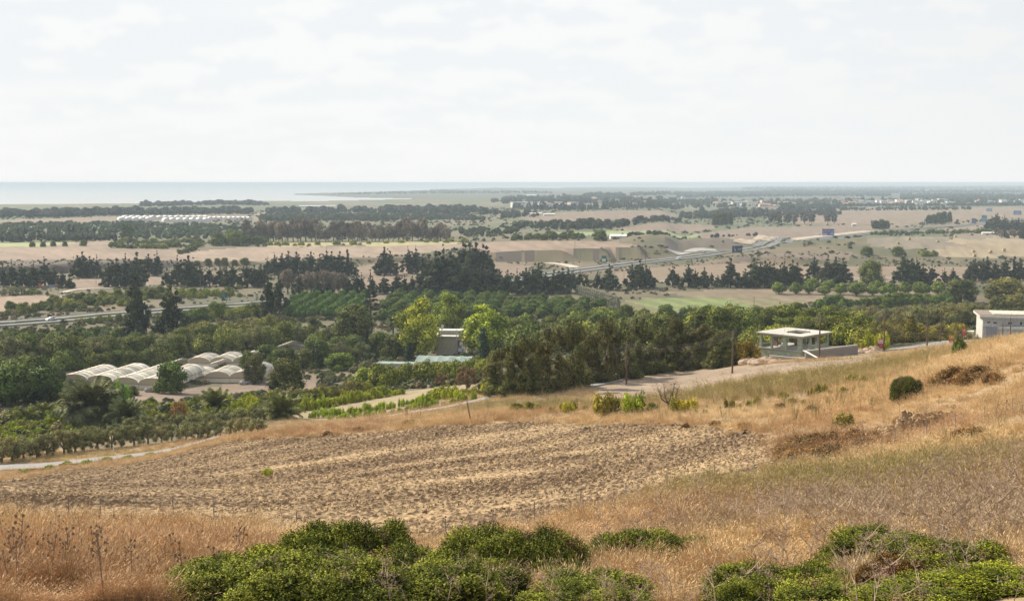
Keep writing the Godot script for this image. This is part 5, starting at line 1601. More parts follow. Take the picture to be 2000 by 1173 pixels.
func grass_look(x: float, z: float) -> Array:
	# colour and height of the dry grass at a place: the nearest patches have the say
	var n := rough_noise.get_noise_2d(x * 2.2, z * 2.2)
	var c := Color(0.62, 0.455, 0.265)
	var h := 0.45
	var sum := 0.10
	c = shade(c, sum)
	h *= sum
	for q in patches:
		var d: float = Vector2(x - q[0] + n * 3.0, z - q[1] - n * 3.0).length_squared() / (q[2] * q[2])
		if d < 2.5:
			var w: float = q[5] * exp(-d * 2.2)
			var pc: Color = q[3]
			c += shade(pc, w)
			h += q[4] * w
			sum += w
	return [shade(c, 1.0 / sum), h / sum]

func build_grass() -> void:
	var red := Color(0.60, 0.395, 0.235)
	var straw := Color(0.74, 0.545, 0.30)
	var pale := Color(0.82, 0.65, 0.40)
	var olive := Color(0.33, 0.29, 0.10)
	var grey := Color(0.37, 0.285, 0.20)
	var brown := Color(0.36, 0.205, 0.11)
	var orange := Color(0.66, 0.475, 0.25)
	for q in [[100, 1100, 7, red, 0.62], [300, 1080, 7, red, 0.62], [430, 1120, 5, red, 0.6], [30, 1060, 5, straw, 0.6], [550, 1070, 4, pale, 0.5], [200, 1160, 4, Color(0.46, 0.28, 0.16), 0.5], [1100, 1030, 5, orange, 0.5], [1300, 1030, 6, red, 0.6], [1450, 1000, 6, Color(0.42, 0.28, 0.15), 0.6], [1480, 1090, 5, straw, 0.5], [1050, 1130, 3, grey, 0.35], [1330, 1130, 4, Color(0.54, 0.36, 0.19), 0.5], [1560, 1070, 4, orange, 0.55], [1650, 950, 9, olive, 0.7], [1750, 930, 8, olive, 0.7], [1830, 960, 7, Color(0.38, 0.31, 0.15), 0.7], [1340, 950, 5, olive, 0.7], [1560, 1010, 7, grey, 0.6], [1700, 1010, 7, grey, 0.6], [1880, 1030, 7, grey, 0.6], [1960, 960, 7, Color(0.47, 0.34, 0.20), 0.6], [1590, 880, 7, brown, 0.75], [1680, 870, 7, brown, 0.7], [1540, 890, 4, Color(0.46, 0.26, 0.13), 0.6], [1800, 880, 6, pale, 0.5], [1900, 880, 6, straw, 0.55], [1960, 900, 5, grey, 0.6], [1860, 790, 9, pale, 0.35], [1730, 840, 7, red, 0.5], [1900, 730, 9, orange, 0.7], [1860, 745, 6, Color(0.44, 0.27, 0.14), 0.7], [1960, 690, 12, pale, 0.5], [1930, 770, 8, Color(0.50, 0.33, 0.16), 0.5], [1990, 750, 8, straw, 0.5], [1700, 790, 8, straw, 0.5], [1650, 770, 8, orange, 0.5], [1600, 820, 8, Color(0.50, 0.31, 0.16), 0.5], [1450, 830, 8, straw, 0.5], [1420, 810, 7, pale, 0.45], [1380, 775, 10, olive, 0.9], [1480, 760, 12, olive, 1.0], [1580, 745, 12, olive, 1.0], [1680, 735, 10, Color(0.40, 0.32, 0.13), 0.9], [1760, 715, 10, olive, 0.8], [1840, 700, 9, straw, 0.5], [1300, 830, 8, Color(0.52, 0.34, 0.18), 0.5], [1150, 830, 8, straw, 0.5], [1000, 815, 9, Color(0.55, 0.36, 0.19), 0.5], [850, 820, 9, straw, 0.55], [700, 835, 8, red, 0.5], [560, 848, 7, Color(0.53, 0.33, 0.17), 0.5], [430, 868, 6, orange, 0.5], [1030, 790, 8, Color(0.30, 0.28, 0.11), 0.6], [1110, 795, 6, olive, 0.6], [930, 800, 6, Color(0.40, 0.34, 0.17), 0.5], [780, 826, 4, grey, 0.4], [1860, 795, 4, Color(0.42, 0.31, 0.21), 0.15], [1800, 850, 5, red, 0.5], [150, 890, 10, Color(0.55, 0.40, 0.15), 0.35], [400, 862, 8, Color(0.5, 0.34, 0.17), 0.35], [20, 905, 10, Color(0.55, 0.38, 0.16), 0.3]]:
		patch(q[0], q[1], q[2], q[3], q[4], 1.0)
	var kinds := [tuft(30, 1.0, 0.6, 0.0075, 0.35), tuft(26, 1.0, 0.75, 0.007, 0.5, 0.6), tuft(34, 0.75, 0.85, 0.008, 0.1), tuft(20, 1.25, 0.4, 0.007, 0.25, 0.4)]
	var spots: Array = [[], [], [], []]
	var cols := [PackedColorArray(), PackedColorArray(), PackedColorArray(), PackedColorArray()]
	var road_line := curve_points([Vector2(at(-160, 203).x, at(-160, 203).z), Vector2(at(0, 193).x, at(0, 193).z), Vector2(at(150, 193).x, at(150, 193).z), Vector2(at(330, 198).x, at(330, 198).z), Vector2(at(480, 203).x, at(480, 203).z), Vector2(at(640, 200).x, at(640, 200).z), Vector2(at(780, 195).x, at(780, 195).z), Vector2(at(870, 190).x, at(870, 190).z), Vector2(at(1000, 196).x, at(1000, 196).z), Vector2(at(1130, 206).x, at(1130, 206).z), Vector2(at(1260, 236).x, at(1260, 236).z)], 3.0)
	var bare := PackedVector2Array()
	for cv in covers:
		if cv.name == "bare_field":
			bare = cv.p
	for i in 330000:
		# even by area between 24 m and 215 m, denser close by
		var u := rng.randf()
		var d := 24.0 * pow(215.0 / 24.0, pow(u, 0.80))
		var b := rng.randf_range(-25.5, 25.5)
		var x := sin(deg_to_rad(b)) * d
		var z := -cos(deg_to_rad(b)) * d
		var p := Vector2(x, z)
		if d < 30.8 and (b > -14.5 or d < 27.0):
			continue
		if d > 56.0 and d < 172.0 and Geometry2D.is_point_in_polygon(p + Vector2(rough_noise.get_noise_2d(x * 8.0, z * 8.0), rough_noise.get_noise_2d(x * 8.0 + 90.0, z * 8.0)) * 3.5, field_edge):
			continue
		if d > 150.0:
			if Geometry2D.is_point_in_polygon(p, bare) and rng.randf() < 0.96:
				continue
			var clear := true
			for q in road_line:
				if absf(q.x - x) < 5.2 and absf(q.y - z) < 5.2 and q.distance_squared_to(p) < 26.0:
					clear = false
					break
			if not clear:
				continue
		var look := grass_look(x, z)
		var lump := rough_noise.get_noise_2d(x * 9.0, z * 9.0)
		var h: float = look[1] * rng.randf_range(0.6, 1.25) * clampf(1.0 + 2.2 * lump, 0.22, 2.2)
		if h < 0.12 or (d > 120.0 and h < 0.24):
			continue
		var thin := broad_noise.get_noise_2d(x * 6.0, z * 6.0)
		if thin < -0.28 and rng.randf() < 0.8:
			continue
		var k := rng.randi() % 4
		var c: Color = look[0]
		c = c.lerp(Color(0.78, 0.61, 0.38), rng.randf() * rng.randf() * 0.7)
		var s := rng.randf_range(0.72, 1.15) * (0.95 - 0.35 * lump)
		var wide := h * 0.35 + 0.42 + d * 0.0016
		spots[k].push_back(Transform3D(Basis(Vector3.UP, rng.randf() * TAU).scaled(Vector3(wide, h, wide)), on(p, -0.02)))
		cols[k].push_back(shade(c, s))
	var said := ["dry golden grass over the slope", "feathery seeding grass over the slope", "low matted dry grass on the slope", "tall thin dry stalks of grass on the slope"]
	for k in 4:
		var w: Array[Transform3D] = []
		w.assign(spots[k])
		scatter("dry_grass", kinds[k], leafy("straw", Color(1.16, 1.13, 1.08), 0.85), w, cols[k], said[k], "grass")

func stalk(kind: String) -> Dictionary:
	var s := Mesher.new()
	var hd := Mesher.new()
	match kind:
		"thistle":
			s.tint = Color(0.20, 0.14, 0.095)
			var top := Vector3(rng.randf_range(-0.12, 0.12), 1.0, rng.randf_range(-0.12, 0.12))
			s.tube(Vector3(0, -0.05, 0), top * 0.5, 0.011, 0.009, 4)
			s.tube(top * 0.5, top, 0.009, 0.006, 4)
			hd.tint = Color(0.21, 0.135, 0.08)
			for i in 6:
				var a := rng.randf() * TAU
				var b := top * rng.randf_range(0.62, 0.92)
				var e := b + Vector3(cos(a) * 0.10, rng.randf_range(0.05, 0.14), sin(a) * 0.10)
				s.tube(b, e, 0.006, 0.004, 3)
				hd.blob(e, Vector3(0.024, 0.026, 0.024), 3, 5, 0.2, rng)
			hd.blob(top, Vector3(0.026, 0.03, 0.026), 3, 5, 0.2, rng)
			for i in 7:
				var a := rng.randf() * TAU
				var b := top * rng.randf_range(0.1, 0.6)
				s.tint = Color(0.27, 0.20, 0.13)
				s.leaf(b + Vector3(cos(a), -0.2, sin(a)) * 0.05, Vector3(cos(a), -0.3, sin(a)) * 0.05, Vector3(-sin(a), 0.2, cos(a)) * 0.012, s.tint)
		"fennel":
			# a pale jointed stem that forks into bare umbels
			s.tint = Color(0.36, 0.27, 0.20)
			var p := Vector3(0, -0.05, 0)
			var tops: Array[Vector3] = []
			var dir := Vector3(rng.randf_range(-0.25, 0.25), 1, rng.randf_range(-0.25, 0.25)).normalized()
			for i in 4:
				var q := p + dir * 0.21
				s.tube(p, q, 0.013 - 0.002 * i, 0.011 - 0.002 * i, 4)
				if i > 0:
					for f in 2:
						var a := rng.randf() * TAU
						var e := q + Vector3(cos(a) * 0.22, rng.randf_range(0.10, 0.26), sin(a) * 0.22) * rng.randf_range(0.7, 1.2)
						var m := q.lerp(e, 0.5) + Vector3(0, -0.02, 0)
						s.tube(q, m, 0.007, 0.006, 3)
						s.tube(m, e, 0.006, 0.004, 3)
						tops.push_back(e)
				p = q
				dir = (dir + Vector3(rng.randf_range(-0.22, 0.22), 0.1, rng.randf_range(-0.22, 0.22))).normalized()
			tops.push_back(p)
			hd.tint = Color(0.31, 0.22, 0.15)
			for t in tops:
				for i in 9:
					var a := TAU * i / 9.0 + rng.randf()
					var e := t + Vector3(cos(a) * 0.075, rng.randf_range(0.02, 0.08), sin(a) * 0.075)
					hd.tube(t, e, 0.0028, 0.0022, 3, false)
					for k in 3:
						var g := rng.randf() * TAU
						hd.leaf(e + Vector3(cos(g), 0.4, sin(g)) * 0.012, Vector3(cos(g), 0.5, sin(g)) * 0.016, Vector3(-sin(g), 0, cos(g)) * 0.004, hd.tint)
		"wand":
			# green-yellow wiry shoots
			for i in 13:
				var a := rng.randf() * TAU
				var lean := rng.randf_range(0.05, 0.40)
				s.tint = Color(0.20, 0.19, 0.06).lerp(Color(0.33, 0.27, 0.12), rng.randf())
				var b := Vector3(cos(a), 0, sin(a)) * 0.06
				var e := Vector3(cos(a) * lean, rng.randf_range(0.6, 1.0), sin(a) * lean)
				var m := b.lerp(e, 0.5) + Vector3(0, 0.05, 0)
				s.tube(b, m, 0.006, 0.005, 3, false)
				s.tube(m, e, 0.005, 0.002, 3, false)
				for k in 3:
					var q := m.lerp(e, rng.randf())
					var r := q + Vector3(rng.randfn() * 0.06, rng.randf_range(0.05, 0.14), rng.randfn() * 0.06)
					s.tube(q, r, 0.003, 0.002, 3, false)
			hd = null
	return {"stem": s.done(), "head": hd.done() if hd else null}

func stand(kind: String, called: String, label: String, group: String, list: Array, h0: float, h1: float) -> void:
	if not flora.has(kind):
		var a := []
		for i in 4:
			a.push_back(stalk(kind))
		flora[kind] = a
	for q in list:
		var d: Dictionary = flora[kind][rng.randi() % 4]
		var p: Vector3 = q
		var o := thing(called, label, "plant", p, rng.randf() * TAU, group)
		var h := rng.randf_range(h0, h1)
		o.scale = Vector3(h, h, h)
		part("stem", d.stem, plain("dry_stem", 0.9), o)
		if d.head:
			tag(part("seed_head", d.head, plain("dry_stem", 0.9), o), "dry seed heads of the stalk", "", "", "stuff")

func scattered(n: int, px0: float, px1: float, d0: float, d1: float) -> Array:
	var out := []
	while out.size() < n:
		var p := at(rng.randf_range(px0, px1), d0 * pow(d1 / d0, rng.randf()))
		if not Geometry2D.is_point_in_polygon(Vector2(p.x, p.z), field_edge):
			out.push_back(p)
	return out

func build_stalks() -> void:
	stand("thistle", "dry_thistle", "dry brown thistle stalk standing in the reddish grass at the lower left", "thistles at the lower left", scattered(70, -20, 600, 27, 62), 0.9, 1.55)
	stand("thistle", "dry_thistle", "tall brown thistle at the left border of the reddish grass", "", [at(6, 33)], 1.9, 1.9)
	stand("fennel", "dead_fennel", "dead grey fennel stalk among the foreground bushes", "dead fennel among the bushes", scattered(60, 480, 1420, 26, 36), 0.7, 1.25)
	stand("fennel", "dead_fennel", "dead grey fennel stalk rising before the central ploughed edge", "dead fennel at the field edge", scattered(44, 1000, 1560, 44, 72), 1.2, 2.0)
	stand("fennel", "dead_fennel", "dead branching fennel stalk in the thicket on the right slope", "dead fennel thicket on the right", scattered(150, 1500, 2060, 34, 66), 1.2, 2.1)
	stand("fennel", "dead_fennel", "dead fennel stalk in front of the right bushes", "dead fennel by the right bushes", scattered(26, 1380, 2040, 26, 34), 0.9, 1.6)
	stand("wand", "wiry_weed", "clump of wiry yellow-green weeds above the fennel thicket", "wiry weeds on the right slope", scattered(110, 1560, 2040, 60, 88), 0.9, 1.5)
	stand("wand", "wiry_weed", "clump of wiry olive weeds on the bank below the utility poles", "wiry weeds below the poles", scattered(110, 1290, 1860, 118, 176), 1.2, 2.0)
	stand("wand", "wiry_weed", "wiry weed clump at the corner of the ploughed field", "wiry weeds at the field corner", scattered(16, 1300, 1400, 74, 88), 1.0, 1.5)
	stand("thistle", "dry_thistle", "brown thistle stalk on the upper right slope", "thistles on the right slope", scattered(40, 1500, 2030, 80, 130), 1.0, 1.8)
	stand("thistle", "dry_thistle", "brown stalk standing behind the ploughed field", "stalks behind the field", scattered(16, 700, 1300, 150, 175), 1.2, 2.2)
	# the bare tree beyond the field
	var t := Mesher.new()
	var tw := Mesher.new()
	t.tint = Color(0.12, 0.09, 0.07)
	tw.tint = Color(0.17, 0.13, 0.10)
	t.tube(Vector3(0, -0.3, 0), Vector3(-0.15, 0.9, 0), 0.16, 0.13, 7)
	var starts: Array[Vector3] = []
	for q in [Vector3(-1.2, 2.2, 0.2), Vector3(-0.6, 2.6, -0.4), Vector3(0.5, 3.1, 0.2), Vector3(1.0, 2.4, -0.3), Vector3(0.1, 2.2, 0.5)]:
		var k: Vector3 = Vector3(-0.15, 0.9, 0).lerp(q, 0.5) + Vector3(q.x * 0.2, -0.2, 0)
		t.tube(Vector3(-0.15, 0.85, 0), k, 0.10, 0.07, 6)
		t.tube(k, q, 0.07, 0.03, 5)
		starts.push_back(k)
		starts.push_back(q)
	for b in starts:
		for i in 12:
			var e := b + Vector3(rng.randfn() * 0.45, rng.randf_range(0.1, 0.95), rng.randfn() * 0.45)
			var m := b.lerp(e, 0.5) + Vector3(rng.randfn(), rng.randfn(), rng.randfn()) * 0.07
			tw.tube(b, m, 0.018, 0.012, 3, false)
			tw.tube(m, e, 0.012, 0.005, 3, false)
			for k in 3:
				tw.tube(m.lerp(e, rng.randf()), e + Vector3(rng.randfn(), rng.randfn() + 0.5, rng.randfn()) * 0.22, 0.007, 0.004, 3, false)
	var o := thing("bare_tree", "leafless crooked tree with dark twigs beyond the ploughed field", "tree", at(1312, 143))
	part("trunk", t.done(), plain("bark", 0.95), o)
	part("twigs", tw.done(), plain("bark", 0.95), o)
	# heaps of cut straw and earth
	for q in [[1845, 100, 2.6, 1.0, "heap of pale cut straw on the right slope"], [1800, 98, 2.0, 0.6, "low heap of dried weeds left of the straw heap"]]:
		var m := Mesher.new()
		m.tint = Color(0.33, 0.235, 0.14)
		for i in 40:
			m.tint = shade(Color(0.33, 0.225, 0.125), rng.randf_range(0.6, 1.15))
			m.blob(Vector3(rng.randf_range(-1, 1) * q[2] * 1.2, 0.05, rng.randf_range(-0.5, 0.5) * q[2]), Vector3(0.45, q[3] * rng.randf_range(0.25, 0.8), 0.4), 5, 8, 0.3, rng)
		for i in 1400:
			var a := rng.randf() * TAU
			var r := sqrt(rng.randf())
			m.leaf(Vector3(cos(a) * r * q[2] * 1.3, q[3] * (1.0 - r) + 0.1, sin(a) * r * q[2] * 0.7), Vector3(rng.randfn(), rng.randfn() * 0.4, rng.randfn()) * 0.12, Vector3(0, 0.02, 0.02), Color(0.47, 0.34, 0.20))
		var p := at(q[0], q[1])
		var h := lone("straw_heap", m.done(), plain("dry_stem", 0.9), q[4], "heap")
		h.position = p


# ---------------------------------------------------------------- buildings

func bx(called: String, lo: Vector3, hi: Vector3, tint: Color, mat: Material, parent: Node3D, cut := 0.0) -> MeshInstance3D:
	var m := Mesher.new()
	m.tint = tint
	m.box(lo, hi, cut)
	return part(called, m.done(), mat, parent)

func facing(from: Vector3, to: Vector3) -> float:
	# turn about y that lays local x along from -> to
	return atan2(-(to.z - from.z), to.x - from.x)

func build_frame_house() -> void:
	var mint := Color(0.47, 0.545, 0.43)
	var grey := Color(0.50, 0.47, 0.43)
	var wall := grained("plaster", 0.9, 3.0, 0.70, 1.0)
	var conc := grained("concrete", 0.92, 3.2, 0.55, 1.0, 0.6)
	var a := atan((1570.0 - 1000.0) / FOCAL)
	var front := Vector3(sin(a) * 229.0, 0, -cos(a) * 229.0)
	var yaw := a * -1.0 - deg_to_rad(32.0)
	# local: front corner at the origin; x runs to the left front, -z... both fronts leave the corner
	var o := thing("unfinished_house", "unfinished mint green concrete frame house with a flat roof and open sides", "house", on(Vector2(front.x, front.z), 0.1), yaw)
	# local axes: +x right front runs away to the right, -x is the left front; the house lies behind (-z)
	var w := 9.0
	var l := 9.4
	var fy := 0.75
	var top := 3.1
	# base: left front runs along -x, right front along -z
	bx("plinth", Vector3(-w, -2.6, -l), Vector3(0, fy, 0), mint, wall, o, 0.03)
	bx("floor_slab", Vector3(-w - 0.2, fy, -l - 0.2), Vector3(0.2, fy + 0.14, 0.2), grey, conc, o, 0.02)
	var y0 := fy + 0.14
	for q in [[0, 0, 0.85, 0.45], [-3.1, 0, 0.80, 0.40], [-6.2, 0, 0.40, 0.40], [-w + 0.45, 0, 0.45, 0.6]]:
		bx("column", Vector3(q[0] - q[2], y0, -q[3]), Vector3(q[0], top, 0), mint, wall, o, 0.02)
	for q in [[-3.0, 0.55], [-5.3, 0.55], [-l + 0.5, 0.5]]:
		bx("column", Vector3(-0.36, y0, q[0] - q[1]), Vector3(0, top, q[0]), mint, wall, o, 0.02)
	for q in [[-w + 0.4, -l + 0.4], [-4.6, -l + 0.4], [-w + 0.4, -4.8], [-3.4, -4.9]]:
		bx("column", Vector3(q[0] - 0.4, y0, q[1] - 0.4), Vector3(q[0], top, q[1]), mint, wall, o, 0.02)
	var brick := Color(0.34, 0.25, 0.19)
	bx("brick_pier", Vector3(-5.6, y0, -6.9), Vector3(-4.2, top, -6.5), brick, conc, o)
	bx("brick_pier", Vector3(-8.2, y0, -3.4), Vector3(-7.1, top, -3.1), brick, conc, o)
	bx("brick_pier", Vector3(-2.2, y0, -8.2), Vector3(-1.1, top, -7.9), brick, conc, o)
	for q in [[Vector3(-w, top, -0.36), Vector3(0, top + 0.42, 0)], [Vector3(-0.36, top, -l), Vector3(0, top + 0.42, -0.36)], [Vector3(-w, top, -l), Vector3(-w + 0.36, top + 0.42, -0.36)], [Vector3(-w + 0.36, top, -l), Vector3(-0.36, top + 0.42, -l + 0.36)]]:
		bx("ring_beam", q[0], q[1], mint, wall, o)
	for q in [[Vector3(-4.4, y0, -0.2), Vector3(-3.95, y0 + 0.75, -0.05)], [Vector3(-0.22, y0, -5.0), Vector3(-0.08, y0 + 0.7, -3.36)], [Vector3(-0.22, y0, -8.9), Vector3(-0.08, y0 + 0.7, -5.7)], [Vector3(-w + 0.1, y0, -7.0), Vector3(-w + 0.25, y0 + 0.6, -0.6)]]:
		bx("parapet", q[0], q[1], mint, wall, o)
	# the roof slab with its open stairwell
	var ry := top + 0.42
	var e := 0.55
	var h0 := Vector2(-4.6, -5.6)
	var h1 := Vector2(-1.9, -2.6)
	var slab := Mesher.new()
	slab.tint = Color(0.56, 0.535, 0.49)
	slab.box(Vector3(-w - e, ry, h1.y), Vector3(e, ry + 0.18, e))
	slab.box(Vector3(-w - e, ry, -l - e), Vector3(e, ry + 0.18, h0.y))
	slab.box(Vector3(-w - e, ry, h0.y), Vector3(h0.x, ry + 0.18, h1.y))
	slab.box(Vector3(h1.x, ry, h0.y), Vector3(e, ry + 0.18, h1.y))
	var roof := part("roof", slab.done(), conc, o)
	for q in [[Vector3(h0.x - 0.2, ry + 0.182, h0.y - 0.2), Vector3(h1.x + 0.2, ry + 0.42, h0.y)], [Vector3(h0.x - 0.2, ry + 0.182, h0.y), Vector3(h0.x, ry + 0.42, h1.y)]]:
		bx("stair_kerb", q[0], q[1], grey, conc, roof)
	for q in [[-5.5, -3], [-3.2, -6.4], [-1.2, -4.5], [-8.6, -8.6], [-3.0, -0.4]]:
		var bar := Mesher.new()
		bar.tint = Color(0.12, 0.08, 0.06)
		bar.tube(Vector3(q[0], ry + 0.1, q[1]), Vector3(q[0] + 0.03, ry + 0.9, q[1]), 0.02, 0.02, 4)
		part("steel_bar", bar.done(), plain("rust", 0.8), roof)
	# terrace wall along the road
	var t0 := at(1508, 224)
	var t1 := at(1578, 221)
	var t2 := at(1681, 232)
	var k := 0
	for q in [[t0, t1, t0.y - 0.2, t0.y + 1.0, "low weathered concrete terrace wall below the unfinished house"], [t1, t2, t1.y - 0.3, t1.y + 1.5, "long grey concrete wall running right from the unfinished house"]]:
		var p: Vector3 = q[0]
		var r: Vector3 = q[1]
		var n := thing("concrete_wall", q[4], "wall", Vector3(p.x, q[2], p.z), facing(p, r))
		var len := Vector2(r.x - p.x, r.z - p.z).length()
		bx("wall_face", Vector3(0.06 if k else 0.0, -1.6, -0.15), Vector3(len, float(q[3]) - float(q[2]) - 0.35, 0.15), Color(0.40, 0.37, 0.34), conc, n, 0.02)
		bx("coping", Vector3(0.06 if k else 0.0, float(q[3]) - float(q[2]) - 0.35, -0.2), Vector3(len, float(q[3]) - float(q[2]), 0.2), Color(0.50, 0.47, 0.43), conc, n, 0.02)
		k += 1
	for i in 2:
		var m := Mesher.new()
		m.tint = Color(0.62, 0.58, 0.52)
		var p := at(1574 + i * 3, 219)
		var q := at(1602 + i * 2, 215)
		m.tube(p + Vector3(0, 1.6, 0), q + Vector3(0, 0.35, 0), 0.09, 0.09, 5)
		lone("timber_pole", m.done(), plain("bark", 0.95), ["pale", "second pale"][i] + " timber pole leaning down the bank from the unfinished house" + ["", ", right of its twin"][i], "pole")
	# spoil heaps
	for q in [[1476, 221, 2.6, 0.9, "left mound of dug earth before the unfinished house"], [1508, 217, 3.2, 0.9, "right mound of dug earth before the unfinished house"], [1702, 240, 2.2, 1.2, "brown earth mound at the end of the grey wall"]]:
		var m := Mesher.new()
		m.tint = Color(0.34, 0.25, 0.18)
		for i in 8:
			m.blob(Vector3(rng.randf_range(-1, 1) * q[2], 0, rng.randf_range(-0.5, 0.5) * q[2]), Vector3(1.6, q[3] * rng.randf_range(0.5, 1.0), 1.3), 7, 11, 0.14, rng)
		var h := lone("earth_mound", m.done(), plain("tilled_soil", 0.97), q[4], "mound")
		h.position = at(q[0], q[1])

func build_factory() -> void:
	var white := Color(0.72, 0.70, 0.67)
	var wall := grained("plaster", 0.9, 3.0, 0.70, 1.0)
	var a := atan((1926.0 - 1000.0) / FOCAL)
	var d := 362.0
	var p := Vector3(sin(a) * d, 0, -cos(a) * d)
	var gy := 62.0 - (643.0 - LEVEL) / FOCAL * d
	var o := thing("factory_building", "white flat-roofed factory with a grey gate, a curved canopy and small windows", "building", Vector3(p.x, gy, p.z), -a + deg_to_rad(7.0))
	var w := 24.0
	var h := 6.0
	bx("wall", Vector3(0, -2.0, -14), Vector3(w, h, 0), white, wall, o)
	bx("wall", Vector3(4.6, -2.0, 0.003), Vector3(w, 3.3, 1.6), white, wall, o)
	var roof := Mesher.new()
	roof.tint = Color(0.70, 0.68, 0.64)
	roof.box(Vector3(-0.9, h, -14.6), Vector3(w + 0.6, h + 0.55, 0.9), 0.05)
	var r := part("roof", roof.done(), wall, o)
	bx("roof_edge", Vector3(-0.8, h + 0.552, -14.5), Vector3(w + 0.5, h + 0.75, 0.1), Color(0.30, 0.24, 0.19), wall, r)
	bx("roof_deck", Vector3(3.0, h + 0.752, -12.0), Vector3(w, h + 0.95, -2.0), Color(0.72, 0.66, 0.56), wall, r)
	# the canopy curves forward to the right
	var c := Mesher.new()
	c.tint = Color(0.72, 0.70, 0.67)
	var ring: Array[Vector2] = [Vector2(3.9, 1.62)]
	for i in 13:
		var t := i / 12.0
		ring.push_back(Vector2(lerpf(3.9, w, t), 1.9 + 1.5 * sin(PI * 0.5 * t)))
	ring.push_back(Vector2(w, 1.62))
	c.prism(ring, 3.2, 4.0)
	var can := part("canopy", c.done(), wall, o)
	bx("canopy_top", Vector3(4.2, 4.002, 1.0), Vector3(w, 4.10, 1.7), Color(0.12, 0.13, 0.16), wall, can)
	bx("lintel", Vector3(-0.1, 3.65, 0.003), Vector3(1.6, 3.9, 0.5), Color(0.72, 0.70, 0.67), wall, o)
	# gate with its ribs, door, windows
	var g := bx("gate", Vector3(0.95, 0.0, 0.003), Vector3(3.75, 3.55, 0.09), Color(0.27, 0.28, 0.33), plain("gate_paint", 0.6), o)
	for i in 5:
		bx("gate_rib", Vector3(0.98 + i * 0.56, 0.05, 0.092), Vector3(1.04 + i * 0.56, 3.5, 0.125), Color(0.24, 0.25, 0.30), plain("gate_paint", 0.6), g)
	bx("gate_leaf_edge", Vector3(2.30, 0.05, 0.126), Vector3(2.36, 3.5, 0.15), Color(0.20, 0.21, 0.26), plain("gate_paint", 0.6), g)
	var door := bx("door", Vector3(5.55, 0.0, 1.603), Vector3(6.25, 2.1, 1.66), Color(0.30, 0.30, 0.34), plain("gate_paint", 0.6), o)
	bx("door_handle", Vector3(6.08, 1.0, 1.662), Vector3(6.14, 1.12, 1.72), Color(0.6, 0.6, 0.6), plain("steel", 0.45, 0.6), door)
	for q in [[1.15, 4.55, 0.75, 0.42, 0.0], [2.75, 4.50, 0.85, 0.42, 0.0], [6.6, 4.45, 0.95, 0.48, 0.0], [9.6, 4.40, 0.5, 0.62, 0.0], [12.0, 4.55, 0.9, 0.45, 0.0], [15.4, 4.55, 0.9, 0.45, 0.0], [11.2, 2.0, 0.75, 0.5, 1.6]]:
		var f := bx("window", Vector3(q[0] - 0.06, q[1] - 0.06, float(q[4]) + 0.003), Vector3(q[0] + q[2] + 0.06, q[1] + q[3] + 0.06, float(q[4]) + 0.05), Color(0.42, 0.41, 0.40), wall, o)
		bx("pane", Vector3(q[0], q[1], float(q[4]) + 0.052), Vector3(q[0] + q[2], q[1] + q[3], float(q[4]) + 0.07), Color(0.05, 0.055, 0.065), glassy("dark_glass", Color(0.04, 0.045, 0.05)), f)
	# red notice beside the door
	var s := Mesher.new()
	s.tint = Color(0.40, 0.045, 0.045)
	s.box(Vector3(6.5, 1.1, 1.68), Vector3(7.35, 2.1, 1.72))
	part("wall_sign", s.done(), plain("sign_paint", 0.5), o)
	bx("wall_sign_panel", Vector3(6.62, 1.45, 1.722), Vector3(7.23, 1.75, 1.735), Color(0.55, 0.20, 0.20), plain("sign_paint", 0.5), o)
	for q in [[7.4, h + 0.75], [9.0, h + 0.75]]:
		var m := Mesher.new()
		m.tint = Color(0.55, 0.54, 0.52)
		m.tube(Vector3(q[0], q[1], -0.3), Vector3(q[0], float(q[1]) + 0.8, -0.3), 0.05, 0.05, 5)
		part("vent_pipe", m.done(), plain("steel", 0.45, 0.6), o)
	# teal tanks
	var teal := Color(0.05, 0.36, 0.27)
	var b := o.transform
	for q in [[Vector3(7.9, 0, 2.4), Vector3(8.9, 0, 2.6), 1.1, 2.5, "upright", "upright teal tank left of the lying one by the factory"], [Vector3(9.6, 0.95, 3.0), Vector3(13.2, 0.95, 3.4), 0.95, 0, "lying", "long teal tank lying before the factory canopy"], [Vector3(14.5, 0.75, 3.6), Vector3(14.5, 0.75, 3.6), 0.78, 0, "ball", "lower ball-shaped teal tank at the right edge"], [Vector3(14.6, 2.15, 3.5), Vector3(14.6, 2.15, 3.5), 0.80, 0, "ball", "upper ball-shaped teal tank at the right edge"]]:
		var m := Mesher.new()
		m.tint = teal
		var u: Vector3 = q[0]
		var v: Vector3 = q[1]
		var rad: float = q[2]
		if q[4] == "lying":
			m.tube(u, v, rad, rad, 18, false)
			m.blob(u, Vector3(rad, rad * 0.99, rad * 0.99) * 0.99, 10, 16, 0.0)
			m.blob(v, Vector3(rad, rad, rad) * 0.99, 10, 16, 0.0)
			for i in 4:
				var c0 := u.lerp(v, 0.12 + 0.25 * i)
				m.tube(c0, c0 + (v - u).normalized() * 0.1, rad * 1.03, rad * 1.03, 18)
		elif q[4] == "upright":
			var c0 := (u + v) * 0.5
			m.tube(c0, c0 + Vector3(0, 2.0, 0), rad * 0.75, rad * 0.72, 16)
			m.tube(c0 + Vector3(0, 2.0, 0), c0 + Vector3(0, 2.3, 0), rad * 0.72, rad * 0.3, 16)
		else:
			m.blob(u, Vector3(rad, rad, rad), 10, 16, 0.0)
			m.tube(u + Vector3(0, rad * 0.85, 0), u + Vector3(0, rad * 1.12, 0), rad * 0.35, rad * 0.33, 12)
		var t := lone("water_tank", m.done(), plain("plastic", 0.5), q[5], "tank", "teal tanks by the factory")
		t.transform = b
	# white box and shed left of the factory
	var sp := at(1904, 372)
